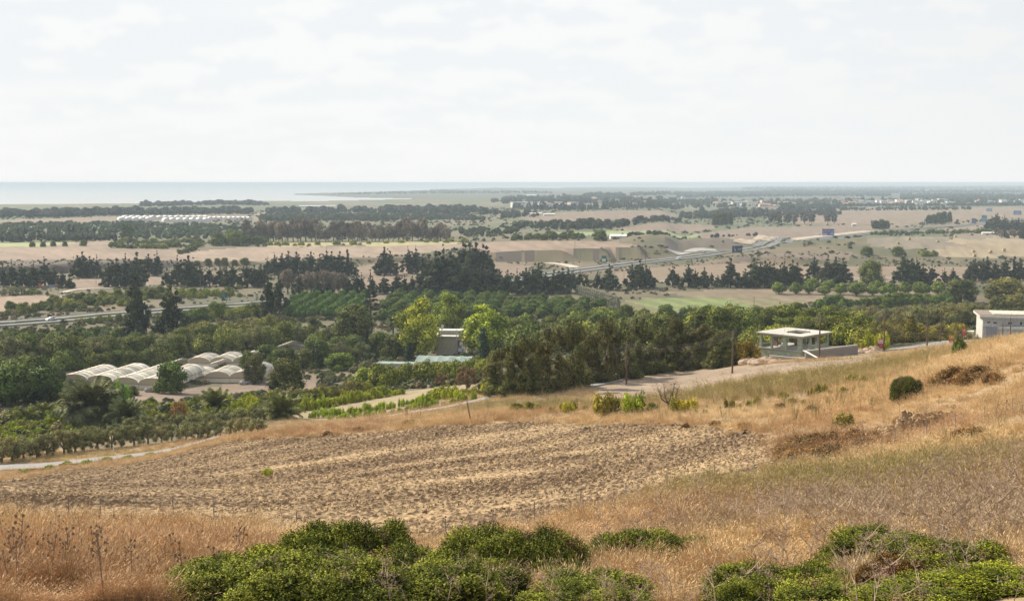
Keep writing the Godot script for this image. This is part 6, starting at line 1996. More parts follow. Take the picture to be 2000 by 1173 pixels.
	var sh := thing("white_container", "white box container at the left of the factory", "container", Vector3(sp.x, 62.0 - (640.0 - LEVEL) / FOCAL * 372.0, sp.z), -a)
	bx("container_body", Vector3(-1.4, 0, -1.2), Vector3(0.6, 1.7, 1.2), Color(0.70, 0.70, 0.70), plain("paint_white", 0.6), sh, 0.04)
	bx("container_lid", Vector3(-1.45, 1.702, -1.25), Vector3(0.65, 1.8, 1.25), Color(0.74, 0.74, 0.72), plain("paint_white", 0.6), sh, 0.04)

func build_white_house() -> void:
	var a := atan((880.0 - 1000.0) / FOCAL)
	var d := 428.0
	var p := Vector3(sin(a) * d, 0, -cos(a) * d)
	var gy := 62.0 - (692.0 - LEVEL) / FOCAL * d
	var o := thing("farm_house", "cream two-storey farmhouse with a white flat roof among plane trees", "house", Vector3(p.x, gy, p.z), -a + deg_to_rad(-8.0))
	var wall := grained("plaster", 0.9, 3.0, 0.70, 1.0)
	var cream := Color(0.64, 0.57, 0.49)
	bx("wall", Vector3(-5.4, -0.5, -9), Vector3(2.2, 6.0, 0), cream, wall, o)
	bx("wall", Vector3(2.202, -0.5, -8.6), Vector3(6.2, 4.9, -1.6), Color(0.30, 0.22, 0.18), wall, o)
	var r := Mesher.new()
	r.tint = Color(0.74, 0.73, 0.70)
	r.box(Vector3(-6.3, 6.0, -9.5), Vector3(2.6, 6.25, 0.5), 0.03)
	var roof := part("roof", r.done(), wall, o)
	bx("roof_room", Vector3(-5.0, 6.252, -9.2), Vector3(4.6, 7.5, -4.6), Color(0.60, 0.56, 0.50), wall, roof)
	bx("roof_room_top", Vector3(-5.4, 7.5, -9.5), Vector3(5.0, 7.75, -4.3), Color(0.74, 0.73, 0.71), wall, roof)
	bx("balcony_roof", Vector3(2.25, 4.95, -1.6), Vector3(6.6, 5.2, 1.4), Color(0.46, 0.27, 0.21), wall, o)
	var bal := bx("balcony", Vector3(2.21, 2.0, -1.598), Vector3(6.4, 2.25, 1.2), Color(0.45, 0.36, 0.30), wall, o)
	for i in 9:
		bx("baluster", Vector3(2.3 + i * 0.5, 2.252, 1.08), Vector3(2.36 + i * 0.5, 3.1, 1.14), Color(0.30, 0.25, 0.22), wall, bal)
	for x in [2.3, 6.2]:
		bx("pillar", Vector3(x, -0.5, 0.95), Vector3(x + 0.22, 4.95, 1.17), Color(0.50, 0.46, 0.42), wall, o)
	var pipe := Mesher.new()
	pipe.tint = Color(0.50, 0.50, 0.50)
	pipe.tube(Vector3(2.0, -0.3, 0.25), Vector3(2.0, 8.3, 0.25), 0.16, 0.16, 8)
	pipe.tube(Vector3(2.0, 8.3, 0.25), Vector3(2.0, 8.6, 0.25), 0.25, 0.12, 8)
	part("stove_pipe", pipe.done(), plain("steel", 0.45, 0.6), o)
	var w := bx("window", Vector3(-6.0, 1.2, -1.2), Vector3(-5.41, 4.4, -0.2), Color(0.16, 0.14, 0.13), wall, o)
	bx("wall_lamp", Vector3(-3.1, 5.3, 0.003), Vector3(-2.8, 5.5, 0.2), Color(0.1, 0.09, 0.08), wall, o)
	for q in [[3.1, 3.2, 1.3, 1.25, Color(0.62, 0.64, 0.72)], [2.7, 1.0, 1.5, 1.15, Color(0.55, 0.60, 0.78)], [4.3, 0.95, 1.2, 1.2, Color(0.70, 0.72, 0.80)], [5.6, 1.3, 0.6, 0.9, Color(0.40, 0.46, 0.66)]]:
		var m := Mesher.new()
		m.tint = q[4]
		var n := 6
		for i in n:
			var x0: float = q[0] + q[2] * i / n
			var x1: float = q[0] + q[2] * (i + 1) / n
			var z0 := 1.25 + 0.05 * sin(i * 1.9)
			var z1 := 1.25 + 0.05 * sin((i + 1) * 1.9)
			m.quad(Vector3(x0, q[1], z0), Vector3(x1, q[1], z1), Vector3(x1, q[1] + q[3], 1.25), Vector3(x0, q[1] + q[3], 1.25))
			m.quad(Vector3(x0, q[1], z0 + 0.012), Vector3(x1, q[1], z1 + 0.012), Vector3(x1, q[1] + q[3], 1.262), Vector3(x0, q[1] + q[3], 1.262))
		var l := lone("laundry_sheet", m.done(), leafy("cloth", Color(1, 1, 1), 0.4), ["white sheet drying highest at the farmhouse balcony", "pale blue sheet hanging under the farmhouse balcony, leftmost", "whitish sheet hanging under the farmhouse balcony, middle", "small blue towel at the right end of the farmhouse balcony"][names.get("laundry_sheet", -1) + 1], "laundry", "laundry at the farmhouse")
		l.transform = o.transform
	# the mast with its dish
	var mast := thing("antenna_mast", "thin antenna mast with a white dish on the farmhouse roof", "antenna", o.transform * Vector3(-3.6, 6.25, -2.0))
	var m := Mesher.new()
	m.tint = Color(0.35, 0.30, 0.27)
	m.tube(Vector3.ZERO, Vector3(0, 9.2, 0), 0.05, 0.03, 5)
	for i in 5:
		m.tube(Vector3(-0.5, 8.6 + i * 0.12, 0), Vector3(0.5, 8.6 + i * 0.12, 0), 0.015, 0.015, 3)
	part("mast", m.done(), plain("steel", 0.45, 0.6), mast)
	for q in [[0.3, 3.2, 0.55], [0.15, 2.4, 0.4]]:
		var c := Mesher.new()
		c.tint = Color(0.75, 0.75, 0.74)
		c.blob(Vector3(q[0], q[1], 0.15), Vector3(q[2], q[2], 0.14), 6, 12, 0.0)
		c.tube(Vector3(q[0], q[1], 0.2), Vector3(q[0], q[1], 0.75), 0.02, 0.02, 4)
		part("dish", c.done(), plain("paint_white", 0.6), mast)

func arch(m: Mesher, w: float, h: float, z0: float, z1: float, n: int, sag := 0.0, inner := 0.0) -> void:
	var eave := h * 0.42
	for i in n:
		var a0 := PI * i / n
		var a1 := PI * (i + 1) / n
		var p0 := Vector2(-cos(a0) * (w / 2 - inner), eave + sin(a0) * (h - eave - inner))
		var p1 := Vector2(-cos(a1) * (w / 2 - inner), eave + sin(a1) * (h - eave - inner))
		m.quad(Vector3(p0.x, p0.y, z0), Vector3(p1.x, p1.y, z0), Vector3(p1.x, p1.y, z1), Vector3(p0.x, p0.y, z1))

func tunnel(p: Vector3, w: float, h: float, length: float, turn: float, label: String, cover := true) -> void:
	var o := thing("plastic_tunnel", label, "greenhouse", p, turn, "plastic tunnels")
	var film := leafy("film", Color(1, 1, 1), 0.9)
	var bays := int(length / 2.4) + 1
	var eave := h * 0.42
	if cover:
		# sheets between hoops, each slack in its own way
		for b in bays:
			var m := Mesher.new()
			var g := rng.randf_range(0.64, 1.06)
			m.tint = Color(0.80 * g, 0.745 * g, 0.64 * g)
			var z0 := -length * b / bays
			var z1 := -length * (b + 1) / bays
			var k := 6
			for s in k:
				var u0 := lerpf(z0, z1, float(s) / k)
				var u1 := lerpf(z0, z1, float(s + 1) / k)
				var s0 := sin(PI * float(s) / k) * rng.randf_range(0.05, 0.55)
				var s1 := sin(PI * float(s + 1) / k) * 0.10
				var n := 12
				for i in n:
					var a0 := PI * i / n
					var a1 := PI * (i + 1) / n
					var q := []
					for e in [[a0, s0], [a1, s0], [a1, s1], [a0, s1]]:
						q.push_back(Vector2(-cos(e[0]) * (w / 2 - e[1]), eave + sin(e[0]) * (h - eave) - e[1]))
					m.quad(Vector3(q[0].x, q[0].y, u0), Vector3(q[1].x, q[1].y, u0), Vector3(q[2].x, q[2].y, u1), Vector3(q[3].x, q[3].y, u1))
			if rng.randf() < 0.9:
				for sx in [-1.0, 1.0]:
					var low := rng.randf_range(0.0, 0.35)
					m.quad(Vector3(sx * w / 2, low, z0), Vector3(sx * w / 2, low, z1), Vector3(sx * w / 2, eave, z1), Vector3(sx * w / 2, eave, z0))
			part("cover_sheet", m.done(), film, o)
		# end wall: a net above a rolled curtain
		for z in [0.0, -length]:
			var e := Mesher.new()
			e.tint = Color(0.50, 0.42, 0.31)
			for i in 12:
				var a0 := PI * i / 12
				var a1 := PI * (i + 1) / 12
				e.quad(Vector3(-cos(a0) * w / 2 * 0.98, eave, z), Vector3(-cos(a1) * w / 2 * 0.98, eave, z), Vector3(-cos(a1) * w / 2 * 0.98, eave + sin(a1) * (h - eave) * 0.97, z), Vector3(-cos(a0) * w / 2 * 0.98, eave + sin(a0) * (h - eave) * 0.97, z))
			part("end_net", e.done(), leafy("net", Color(1, 1, 1), 0.6), o)
			var c := Mesher.new()
			c.tint = Color(0.76, 0.69, 0.56)
			for i in 8:
				var x0 := lerpf(-w / 2, w / 2, i / 8.0)
				var x1 := lerpf(-w / 2, w / 2, (i + 1) / 8.0)
				c.quad(Vector3(x0, 0.15, z + 0.05 * sin(i * 2.0)), Vector3(x1, 0.15, z + 0.05 * sin((i + 1) * 2.0)), Vector3(x1, eave, z), Vector3(x0, eave, z))
			part("end_curtain", c.done(), film, o)
	for b in bays + 1:
		var f := Mesher.new()
		f.tint = Color(0.40, 0.37, 0.33)
		var z := -length * b / bays
		for i in 10:
			var a0 := PI * i / 10
			var a1 := PI * (i + 1) / 10
			f.tube(Vector3(-cos(a0) * (w / 2 + 0.04), eave + sin(a0) * (h - eave + 0.04), z), Vector3(-cos(a1) * (w / 2 + 0.04), eave + sin(a1) * (h - eave + 0.04), z), 0.05, 0.05, 4, false)
		for sx in [-1.0, 1.0]:
			f.tube(Vector3(sx * w / 2, -0.3, z), Vector3(sx * w / 2, eave, z), 0.06, 0.06, 4)
		part("hoop", f.done(), plain("steel", 0.45, 0.6), o)
	var rail := Mesher.new()
	rail.tint = Color(0.24, 0.20, 0.17)
	for q in [[-w / 2, eave], [w / 2, eave], [0.0, h + 0.06]]:
		rail.tube(Vector3(q[0], q[1], 0), Vector3(q[0], q[1], -length), 0.06, 0.06, 4)
	rail.tube(Vector3(-w / 2, eave, 0.07), Vector3(w / 2, eave, 0.07), 0.07, 0.07, 4)
	part("rail", rail.done(), plain("steel", 0.45, 0.6), o)

func block(px: float, d: float, turn: float, list: Array) -> void:
	# tunnels side by side, from the right-hand one leftwards
	var p := at(px, d)
	for i in list.size():
		var q := p + Vector3(-cos(turn), 0, sin(turn)) * 8.0 * i
		tunnel(on(Vector2(q.x, q.z)), 8.0 - 0.012 * i, list[i][1] * 0.76, list[i][0], turn, list[i][2])

func build_greenhouses() -> void:
	var t := deg_to_rad(-10.0)
	block(287, 366, t, [[28, 4.7, "front plastic tunnel of the left block, its arched end beside the dark tree"], [27, 4.5, "second plastic tunnel of the left block, counted from the dark tree"], [24, 4.5, "third plastic tunnel of the left block, behind the palm tops"], [19, 4.1, "outermost left plastic tunnel with a brownish rounded end"]])
	block(468, 384, deg_to_rad(-6.0), [[20, 4.9, "right plastic tunnel with a wide netted end near the boulders"], [13, 4.7, "plastic tunnel in the middle of the right block, its end net half raised"], [11, 4.4, "sagging plastic tunnel just right of the dark bushy tree"]])
	block(472, 422, deg_to_rad(-6.0), [[14, 5.2, "highest rear plastic tunnel at the right"], [13, 4.9, "rear plastic tunnel behind the green shrubs"], [11, 4.6, "rear plastic tunnel left of the green shrubs"]])
	block(576, 416, deg_to_rad(-4.0), [[13, 4.6, "plastic tunnel right in the pair behind the grey-brown shrub"], [13, 4.6, "plastic tunnel left in the pair behind the grey-brown shrub"]])
	tunnel(at(318, 398), 7.4, 4.6, 12, t, "bare hoops of an uncovered tunnel behind the dark tree", false)
	tunnel(at(418, 404), 7.4, 4.4, 8, t, "bare hoops of an uncovered tunnel over green shrubs", false)
	tunnel(at(552, 438), 8.0, 5.4, 10, t, "bare steel tunnel frame above the pair of rear tunnels", false)
	row("shrub", "bright green shrub, left of two inside the open hoops", "", [[399, 714, 16, 26]], Color(1.3, 1.5, 0.6))
	row("shrub", "bright green shrub, right of two inside the open hoops", "", [[428, 714, 15, 28]], Color(1.3, 1.5, 0.6))
	# rubble in the yard
	for q in [[468, 380, 1.2, "grey boulder, leftmost of three by the right tunnel"], [481, 381, 1.1, "grey boulder, middle of three by the right tunnel"], [281, 360, 1.2, "dark heap of rubble at the front tunnel's end"]]:
		var m := Mesher.new()
		m.tint = Color(0.27, 0.245, 0.23)
		m.blob(Vector3(0, 0.5, 0), Vector3(1.0, 0.75, 0.9) * q[2], 6, 9, 0.16, rng)
		m.blob(Vector3(0.6, 0.2, 0.4), Vector3(0.6, 0.45, 0.6) * q[2], 5, 8, 0.18, rng)
		lone("boulder", m.done(), plain("stone", 0.9), q[3], "boulder").position = at(q[0], q[1])
	var drum := Mesher.new()
	drum.tint = Color(0.10, 0.16, 0.19)
	drum.tube(Vector3(0, -0.1, 0), Vector3(0, 1.5, 0), 0.62, 0.62, 14)
	drum.tube(Vector3(0, 1.5, 0), Vector3(0, 1.7, 0), 0.62, 0.3, 14)
	lone("water_drum", drum.done(), plain("plastic", 0.5), "dark blue-grey water drum right of the boulders", "drum").position = at(494, 381)
	var cr := thing("crate_stack", "brown wooden crates stacked at the front tunnel's end", "crates", at(294, 360), 0.3)
	for i in 3:
		for k in 2:
			var m := Mesher.new()
			m.tint = Color(0.36, 0.25, 0.16)
			for s in 3:
				m.box(Vector3(-0.7 + k * 0.85, i * 0.7 + s * 0.22, -0.4), Vector3(0.1 + k * 0.85, i * 0.7 + s * 0.22 + 0.17, 0.4))
			part("crate", m.done(), plain("wood", 0.9), cr)
	var old := thing("rusty_machine", "rusty red-brown farm machine right of the crates", "machine", at(314, 362), 0.6)
	bx("machine_body", Vector3(-0.9, 0.4, -0.5), Vector3(0.8, 1.1, 0.5), Color(0.30, 0.12, 0.08), plain("rust", 0.8), old, 0.1)
	for x in [-0.7, 0.6]:
		var m := Mesher.new()
		m.tint = Color(0.07, 0.06, 0.055)
		m.tube(Vector3(x, 0.4, -0.65), Vector3(x, 0.4, 0.65), 0.42, 0.42, 12)
		part("wheel", m.done(), plain("rubber", 0.9), old)
	# shade net over the nursery, and the white half-dome behind it
	var n := thing("shade_net", "blue-green shade net stretched over posts before the farmhouse", "shade net", at(865, 384), deg_to_rad(-6.0))
	for i in 5:
		var m := Mesher.new()
		var x0 := -9.0 + i * 3.5
		m.tint = Color(0.22, 0.28, 0.26)
		for k in 8:
			var u0 := k / 8.0
			var u1 := (k + 1) / 8.0
			var y0 := 2.7 - 0.22 * sin(PI * u0)
			var y1 := 2.7 - 0.22 * sin(PI * u1)
			m.quad(Vector3(x0 + u0 * 3.46, y0 - 0.9, 1.0), Vector3(x0 + u1 * 3.46, y1 - 0.9, 1.0), Vector3(x0 + u1 * 3.46, y1, -4.0), Vector3(x0 + u0 * 3.46, y0, -4.0))
			m.quad(Vector3(x0 + u0 * 3.46, y0, -4.0), Vector3(x0 + u1 * 3.46, y1, -4.0), Vector3(x0 + u1 * 3.46, y1 - 0.1, -7.0), Vector3(x0 + u0 * 3.46, y0 - 0.1, -7.0))
		part("net_panel", m.done(), leafy("net", Color(1, 1, 1), 0.6), n)
	for i in 6:
		for z in [1.0, -4.0, -7.0]:
			var m := Mesher.new()
			m.tint = Color(0.30, 0.27, 0.24)
			m.tube(Vector3(-9.0 + i * 3.5, -0.3, z), Vector3(-9.0 + i * 3.5, 1.8 if z > 0.0 else 2.7, z), 0.05, 0.05, 5)
			part("post", m.done(), plain("steel", 0.45, 0.6), n)
	var nw := thing("shade_net", "narrow pale shade net over white sheeting, left of the big one", "shade net", at(770, 386), deg_to_rad(-6.0))
	var wm := Mesher.new()
	wm.tint = Color(0.24, 0.30, 0.28)
	wm.box(Vector3(-6, 2.4, -4), Vector3(6, 2.47, 1))
	part("net_panel", wm.done(), leafy("net", Color(1, 1, 1), 0.6), nw)
	var ws := Mesher.new()
	ws.tint = Color(0.74, 0.70, 0.64)
	for i in 8:
		ws.quad(Vector3(-5.0 + i * 1.2, 0.6, 0.7 + 0.1 * sin(i * 2.1)), Vector3(-3.8 + i * 1.2, 0.6, 0.7 + 0.1 * sin(i * 2.1 + 2.1)), Vector3(-3.8 + i * 1.2, 2.3, -0.2), Vector3(-5.0 + i * 1.2, 2.3, -0.2))
	part("white_sheet", ws.done(), leafy("film", Color(1, 1, 1), 0.9), nw)
	tunnel(at(925, 424), 5.4, 3.4, 7, deg_to_rad(30.0), "small bright white tunnel right of the farmhouse")
	tunnel(at(974, 420), 3.0, 2.4, 4, deg_to_rad(10.0), "tiny white tunnel glimpsed right of the yellowing plane tree")
	# the far white domes, in two ranks
	var dome := Mesher.new()
	dome.tint = Color(0.78, 0.76, 0.73)
	arch(dome, 1.0, 0.52, 0.0, -2.4, 12)
	for z in [0.0, -2.4]:
		for i in 12:
			var a0 := PI * i / 12
			var a1 := PI * (i + 1) / 12
			dome.quad(Vector3(-cos(a0) * 0.5, 0, z), Vector3(-cos(a1) * 0.5, 0, z), Vector3(-cos(a1) * 0.5, 0.218 + sin(a1) * 0.30, z), Vector3(-cos(a0) * 0.5, 0.218 + sin(a0) * 0.30, z))
	for sx in [-0.5, 0.5]:
		dome.quad(Vector3(sx, 0, 0), Vector3(sx, 0, -2.4), Vector3(sx, 0.22, -2.4), Vector3(sx, 0.22, 0))
	var dm := dome.done()
	var k := 0
	for rank in [[5, 238, 292, 431.5, 1], [5, 246, 300, 428.5, 2], [9, 314, 404, 428.5, 2], [7, 326, 404, 433, 1], [9, 412, 488, 429, 3]]:
		for i in int(rank[0]):
			var px := lerpf(rank[1], rank[2], i / (float(rank[0]) - 1.0))
			var p := spot(px, rank[3])
			var s := metres(p, 13.5 if rank[4] < 3 else 11.0)
			var o := lone("white_tunnel", dm, plain("white_film", 0.6), "%s far white tunnel from the left in the %s" % [ordinal(i), ["left front rank", "left rear rank", "middle rear rank", "middle front rank", "thin right rank"][k]], "greenhouse", "far white tunnels")
			o.position = p
			o.scale = Vector3(s, s, s)
			o.rotation.y = deg_to_rad(22.0)
		k += 1

func build_village() -> void:
	# far houses: walls, a roof, dark windows
	var walls := [Color(0.72, 0.70, 0.66), Color(0.66, 0.58, 0.50), Color(0.74, 0.73, 0.72), Color(0.60, 0.50, 0.44)]
	var kinds := []
	for v in 5:
		var w := Mesher.new()
		w.tint = walls[v % 4]
		w.box(Vector3(-5, -1, -4), Vector3(5, 3.2 if v % 2 else 6.2, 4))
		if v == 2:
			w.box(Vector3(-9, -1, -3), Vector3(-5.002, 3.2, 3))
		var r := Mesher.new()
		r.tint = Color(0.42, 0.22, 0.15) if v % 2 else Color(0.70, 0.68, 0.66)
		var h := 3.2 if v % 2 else 6.2
		if v % 2:
			var a := Vector3(-5.4, h, -4.4)
			var b := Vector3(5.4, h, -4.4)
			var c := Vector3(5.4, h, 4.4)
			var d := Vector3(-5.4, h, 4.4)
			var t0 := Vector3(-2.5, h + 2.0, 0)
			var t1 := Vector3(2.5, h + 2.0, 0)
			r.quad(a, b, t1, t0)
			r.quad(c, d, t0, t1)
			r.tri(b, c, t1)
			r.tri(d, a, t0)
		else:
			r.box(Vector3(-5.3, h, -4.3), Vector3(5.3, h + 0.35, 4.3))
		var g := Mesher.new()
		g.tint = Color(0.08, 0.08, 0.09)
		for i in 3:
			g.box(Vector3(-4.0 + i * 3.0, 1.0, 4.003), Vector3(-2.8 + i * 3.0, 2.3, 4.06))
			if v % 2 == 0:
				g.box(Vector3(-4.0 + i * 3.0, 4.0, 4.003), Vector3(-2.8 + i * 3.0, 5.3, 4.06))
		kinds.push_back([w.done(), r.done(), g.done()])
	var list := []
	for i in 46:
		list.push_back([lerpf(1640, 1860, i / 45.0) + rng.randf_range(-6, 6), rng.randf_range(395.5, 402.0), 1.0, "pale house in the distant village, right of its wood"])
	for i in 26:
		list.push_back([lerpf(1400, 1560, i / 25.0) + rng.randf_range(-5, 5), rng.randf_range(398.5, 406.0), 1.0, "pale house in the hazy middle part of the village"])
	for i in 12:
		list.push_back([lerpf(1858, 2010, i / 11.0) + rng.randf_range(-6, 6), rng.randf_range(394.5, 401.0), 1.0, "pale house at the right end of the distant village"])
	for i in 18:
		list.push_back([lerpf(1010, 1120, i / 17.0) + rng.randf_range(-4, 4), rng.randf_range(401, 407), 0.9, "pale far house left of the village, beside the tree line"])
	for i in 10:
		list.push_back([lerpf(1160, 1330, i / 9.0) + rng.randf_range(-8, 8), rng.randf_range(388, 398), 0.9, "pale far house between the woods on the horizon plain"])
	for q in list:
		var p := spot(q[0], q[1])
		var v: Array = kinds[rng.randi() % 5]
		var o := thing("village_house", q[3], "house", p, rng.randf_range(-0.5, 0.5), q[3])
		var s: float = q[2] * rng.randf_range(1.2, 2.1)
		o.scale = Vector3(s, s, s)
		part("wall", v[0], plain("far_wall", 0.9), o)
		part("roof", v[1], plain("far_wall", 0.9), o)
		part("window", v[2], plain("far_wall", 0.9), o)
	for q in [[1756, 397.5, 1.9, 2, "large white church-like house standing out in the village"], [1676, 401.5, 1.5, 0, "bright white cube building before the village"], [1788, 399, 1.8, 1, "long pinkish house in the village, left"], [1802, 398.5, 1.9, 3, "long pinkish house in the village, right"], [1960, 398, 1.5, 0, "white house on the slope at the far right"]]:
		var o := thing("village_house", q[4], "house", spot(q[0], q[1]), 0.1)
		o.scale = Vector3(q[2], q[2], q[2])
		var v: Array = kinds[q[3]]
		part("wall", v[0], plain("far_wall", 0.9), o)
		part("roof", v[1], plain("far_wall", 0.9), o)
		part("window", v[2], plain("far_wall", 0.9), o)
	# long sheds
	for q in [[1207, 466.5, 31, 6, 4.5, Color(0.78, 0.77, 0.74), "long white barn behind the dark round tree"], [1045, 419.5, 26, 5, 3.5, Color(0.66, 0.64, 0.60), "far grey shed roof, left of two"], [1072, 420.5, 22, 4, 3.5, Color(0.70, 0.68, 0.64), "far pale shed roof, right of two"], [1165, 390, 26, 4, 5.0, Color(0.66, 0.64, 0.60), "distant pale warehouse on the plain"], [1038, 383, 20, 4, 6.0, Color(0.74, 0.73, 0.70), "distant white warehouse under the headland"], [620, 404, 70, 3.4, 4.0, Color(0.74, 0.73, 0.70), "long white greenhouse roofs near the shore"], [735, 463.0, 0.5, 0.5, 1.0, Color(0.5, 0.5, 0.5), ""], [1930, 457, 20, 4, 2.6, Color(0.72, 0.70, 0.66), "white flat shed beside the bale field"], [1668, 441, 7, 7, 4.0, Color(0.55, 0.55, 0.60), "small lilac-grey hut near the second billboard"]]:
		if q[6] == "":
			continue
		var p := spot(q[0], q[1])
		var w := metres(p, q[2])
		var o := thing("shed", q[6], "shed", p, -atan2(p.x, -p.z) + 0.12)
		bx("wall", Vector3(-w / 2, -1, -5), Vector3(w / 2, float(q[4]) * 0.7, 5), shade(q[5], 0.92), plain("far_wall", 0.9), o)
		var m := Mesher.new()
		m.tint = q[5]
		var y: float = q[4] * 0.7
		m.quad(Vector3(-w / 2 - 0.4, y, 5.5), Vector3(w / 2 + 0.4, y, 5.5), Vector3(w / 2 + 0.4, q[4], 0), Vector3(-w / 2 - 0.4, q[4], 0))
		m.quad(Vector3(-w / 2 - 0.4, q[4], 0), Vector3(w / 2 + 0.4, q[4], 0), Vector3(w / 2 + 0.4, y, -5.5), Vector3(-w / 2 - 0.4, y, -5.5))
		part("roof", m.done(), plain("far_wall", 0.9), o)
	# hay bales
	for q in [[1858, 467, 0], [1867, 463, 1], [1832, 475, 2], [1902, 493, 3], [1935, 494, 4], [1962, 490, 5], [1904, 501, 6], [1754, 477, 7], [1776, 468, 8]]:
		var m := Mesher.new()
		m.tint = Color(0.42, 0.33, 0.19)
		m.tube(Vector3(0, 0.85, -0.75), Vector3(0, 0.85, 0.75), 0.9, 0.9, 16)
		for z in [-0.4, 0.0, 0.4]:
			m.tint = Color(0.36, 0.28, 0.16)
			m.tube(Vector3(0, 0.85, z - 0.06), Vector3(0, 0.85, z + 0.06), 0.92, 0.92, 16)
		var o := lone("hay_bale", m.done(), plain("dry_stem", 0.9), ["round bale, lower of two at the upper rim of the bale field", "round bale, upper of two at the rim of the bale field", "round bale at the grey middle of the bale field", "left round bale in the lower row of three", "middle round bale in the lower row of three", "right round bale in the lower row of three", "round bale lowest in the field, below the left one", "round bale at the left grey part of the field", "round bale near the hedge above the field"][q[2]], "hay bale", "round bales")
		var p := spot(q[0], q[1])
		o.position = p - Vector3(0, 0.1, 0)
		o.rotation.y = rng.randf() * 3.0
		o.scale = Vector3(1.5, 1.5, 1.5)

# ---------------------------------------------------------------- poles, wires, fences, signs

func utility_pole(p: Vector3, h: float, label: String, arms := true) -> Node3D:
	var o := thing("utility_pole", label, "utility pole", p, 0.0)
	var m := Mesher.new()
	m.tint = Color(0.13, 0.08, 0.055)
	m.tube(Vector3(0, -0.8, 0), Vector3(0, h, 0), 0.16, 0.11, 9)
	part("pole", m.done(), plain("bark", 0.95), o)
	if arms:
		for i in 4:
			var s := Mesher.new()
			s.tint = Color(0.45, 0.43, 0.41)
			s.tube(Vector3(0, h - 0.25 - i * 0.32, 0), Vector3(0, h - 0.25 - i * 0.32, 0.26), 0.02, 0.02, 4)
			s.tube(Vector3(0, h - 0.25 - i * 0.32, 0.26), Vector3(0, h - 0.11 - i * 0.32, 0.26), 0.045, 0.04, 6)
			part("insulator", s.done(), plain("ceramic", 0.3), o)
	return o

func wire_span(a: Vector3, b: Vector3, n: int, gap: float, sag: float, label: String) -> void:
	var o := thing("power_wire", label, "wire", a)
	for k in n:
		var m := Mesher.new()
		m.tint = Color(0.34, 0.33, 0.32)
		var last := Vector3.ZERO
		for i in 14:
			var t := (i + 1) / 14.0
			var q := (b - a) * t + Vector3(0, -4.0 * sag * t * (1.0 - t), 0)
			m.tube(last + Vector3(0, -gap * k, 0), q + Vector3(0, -gap * k, 0), 0.016, 0.016, 3, false)
			last = q
		part("wire", m.done(), plain("cable", 0.5, 0.3), o)

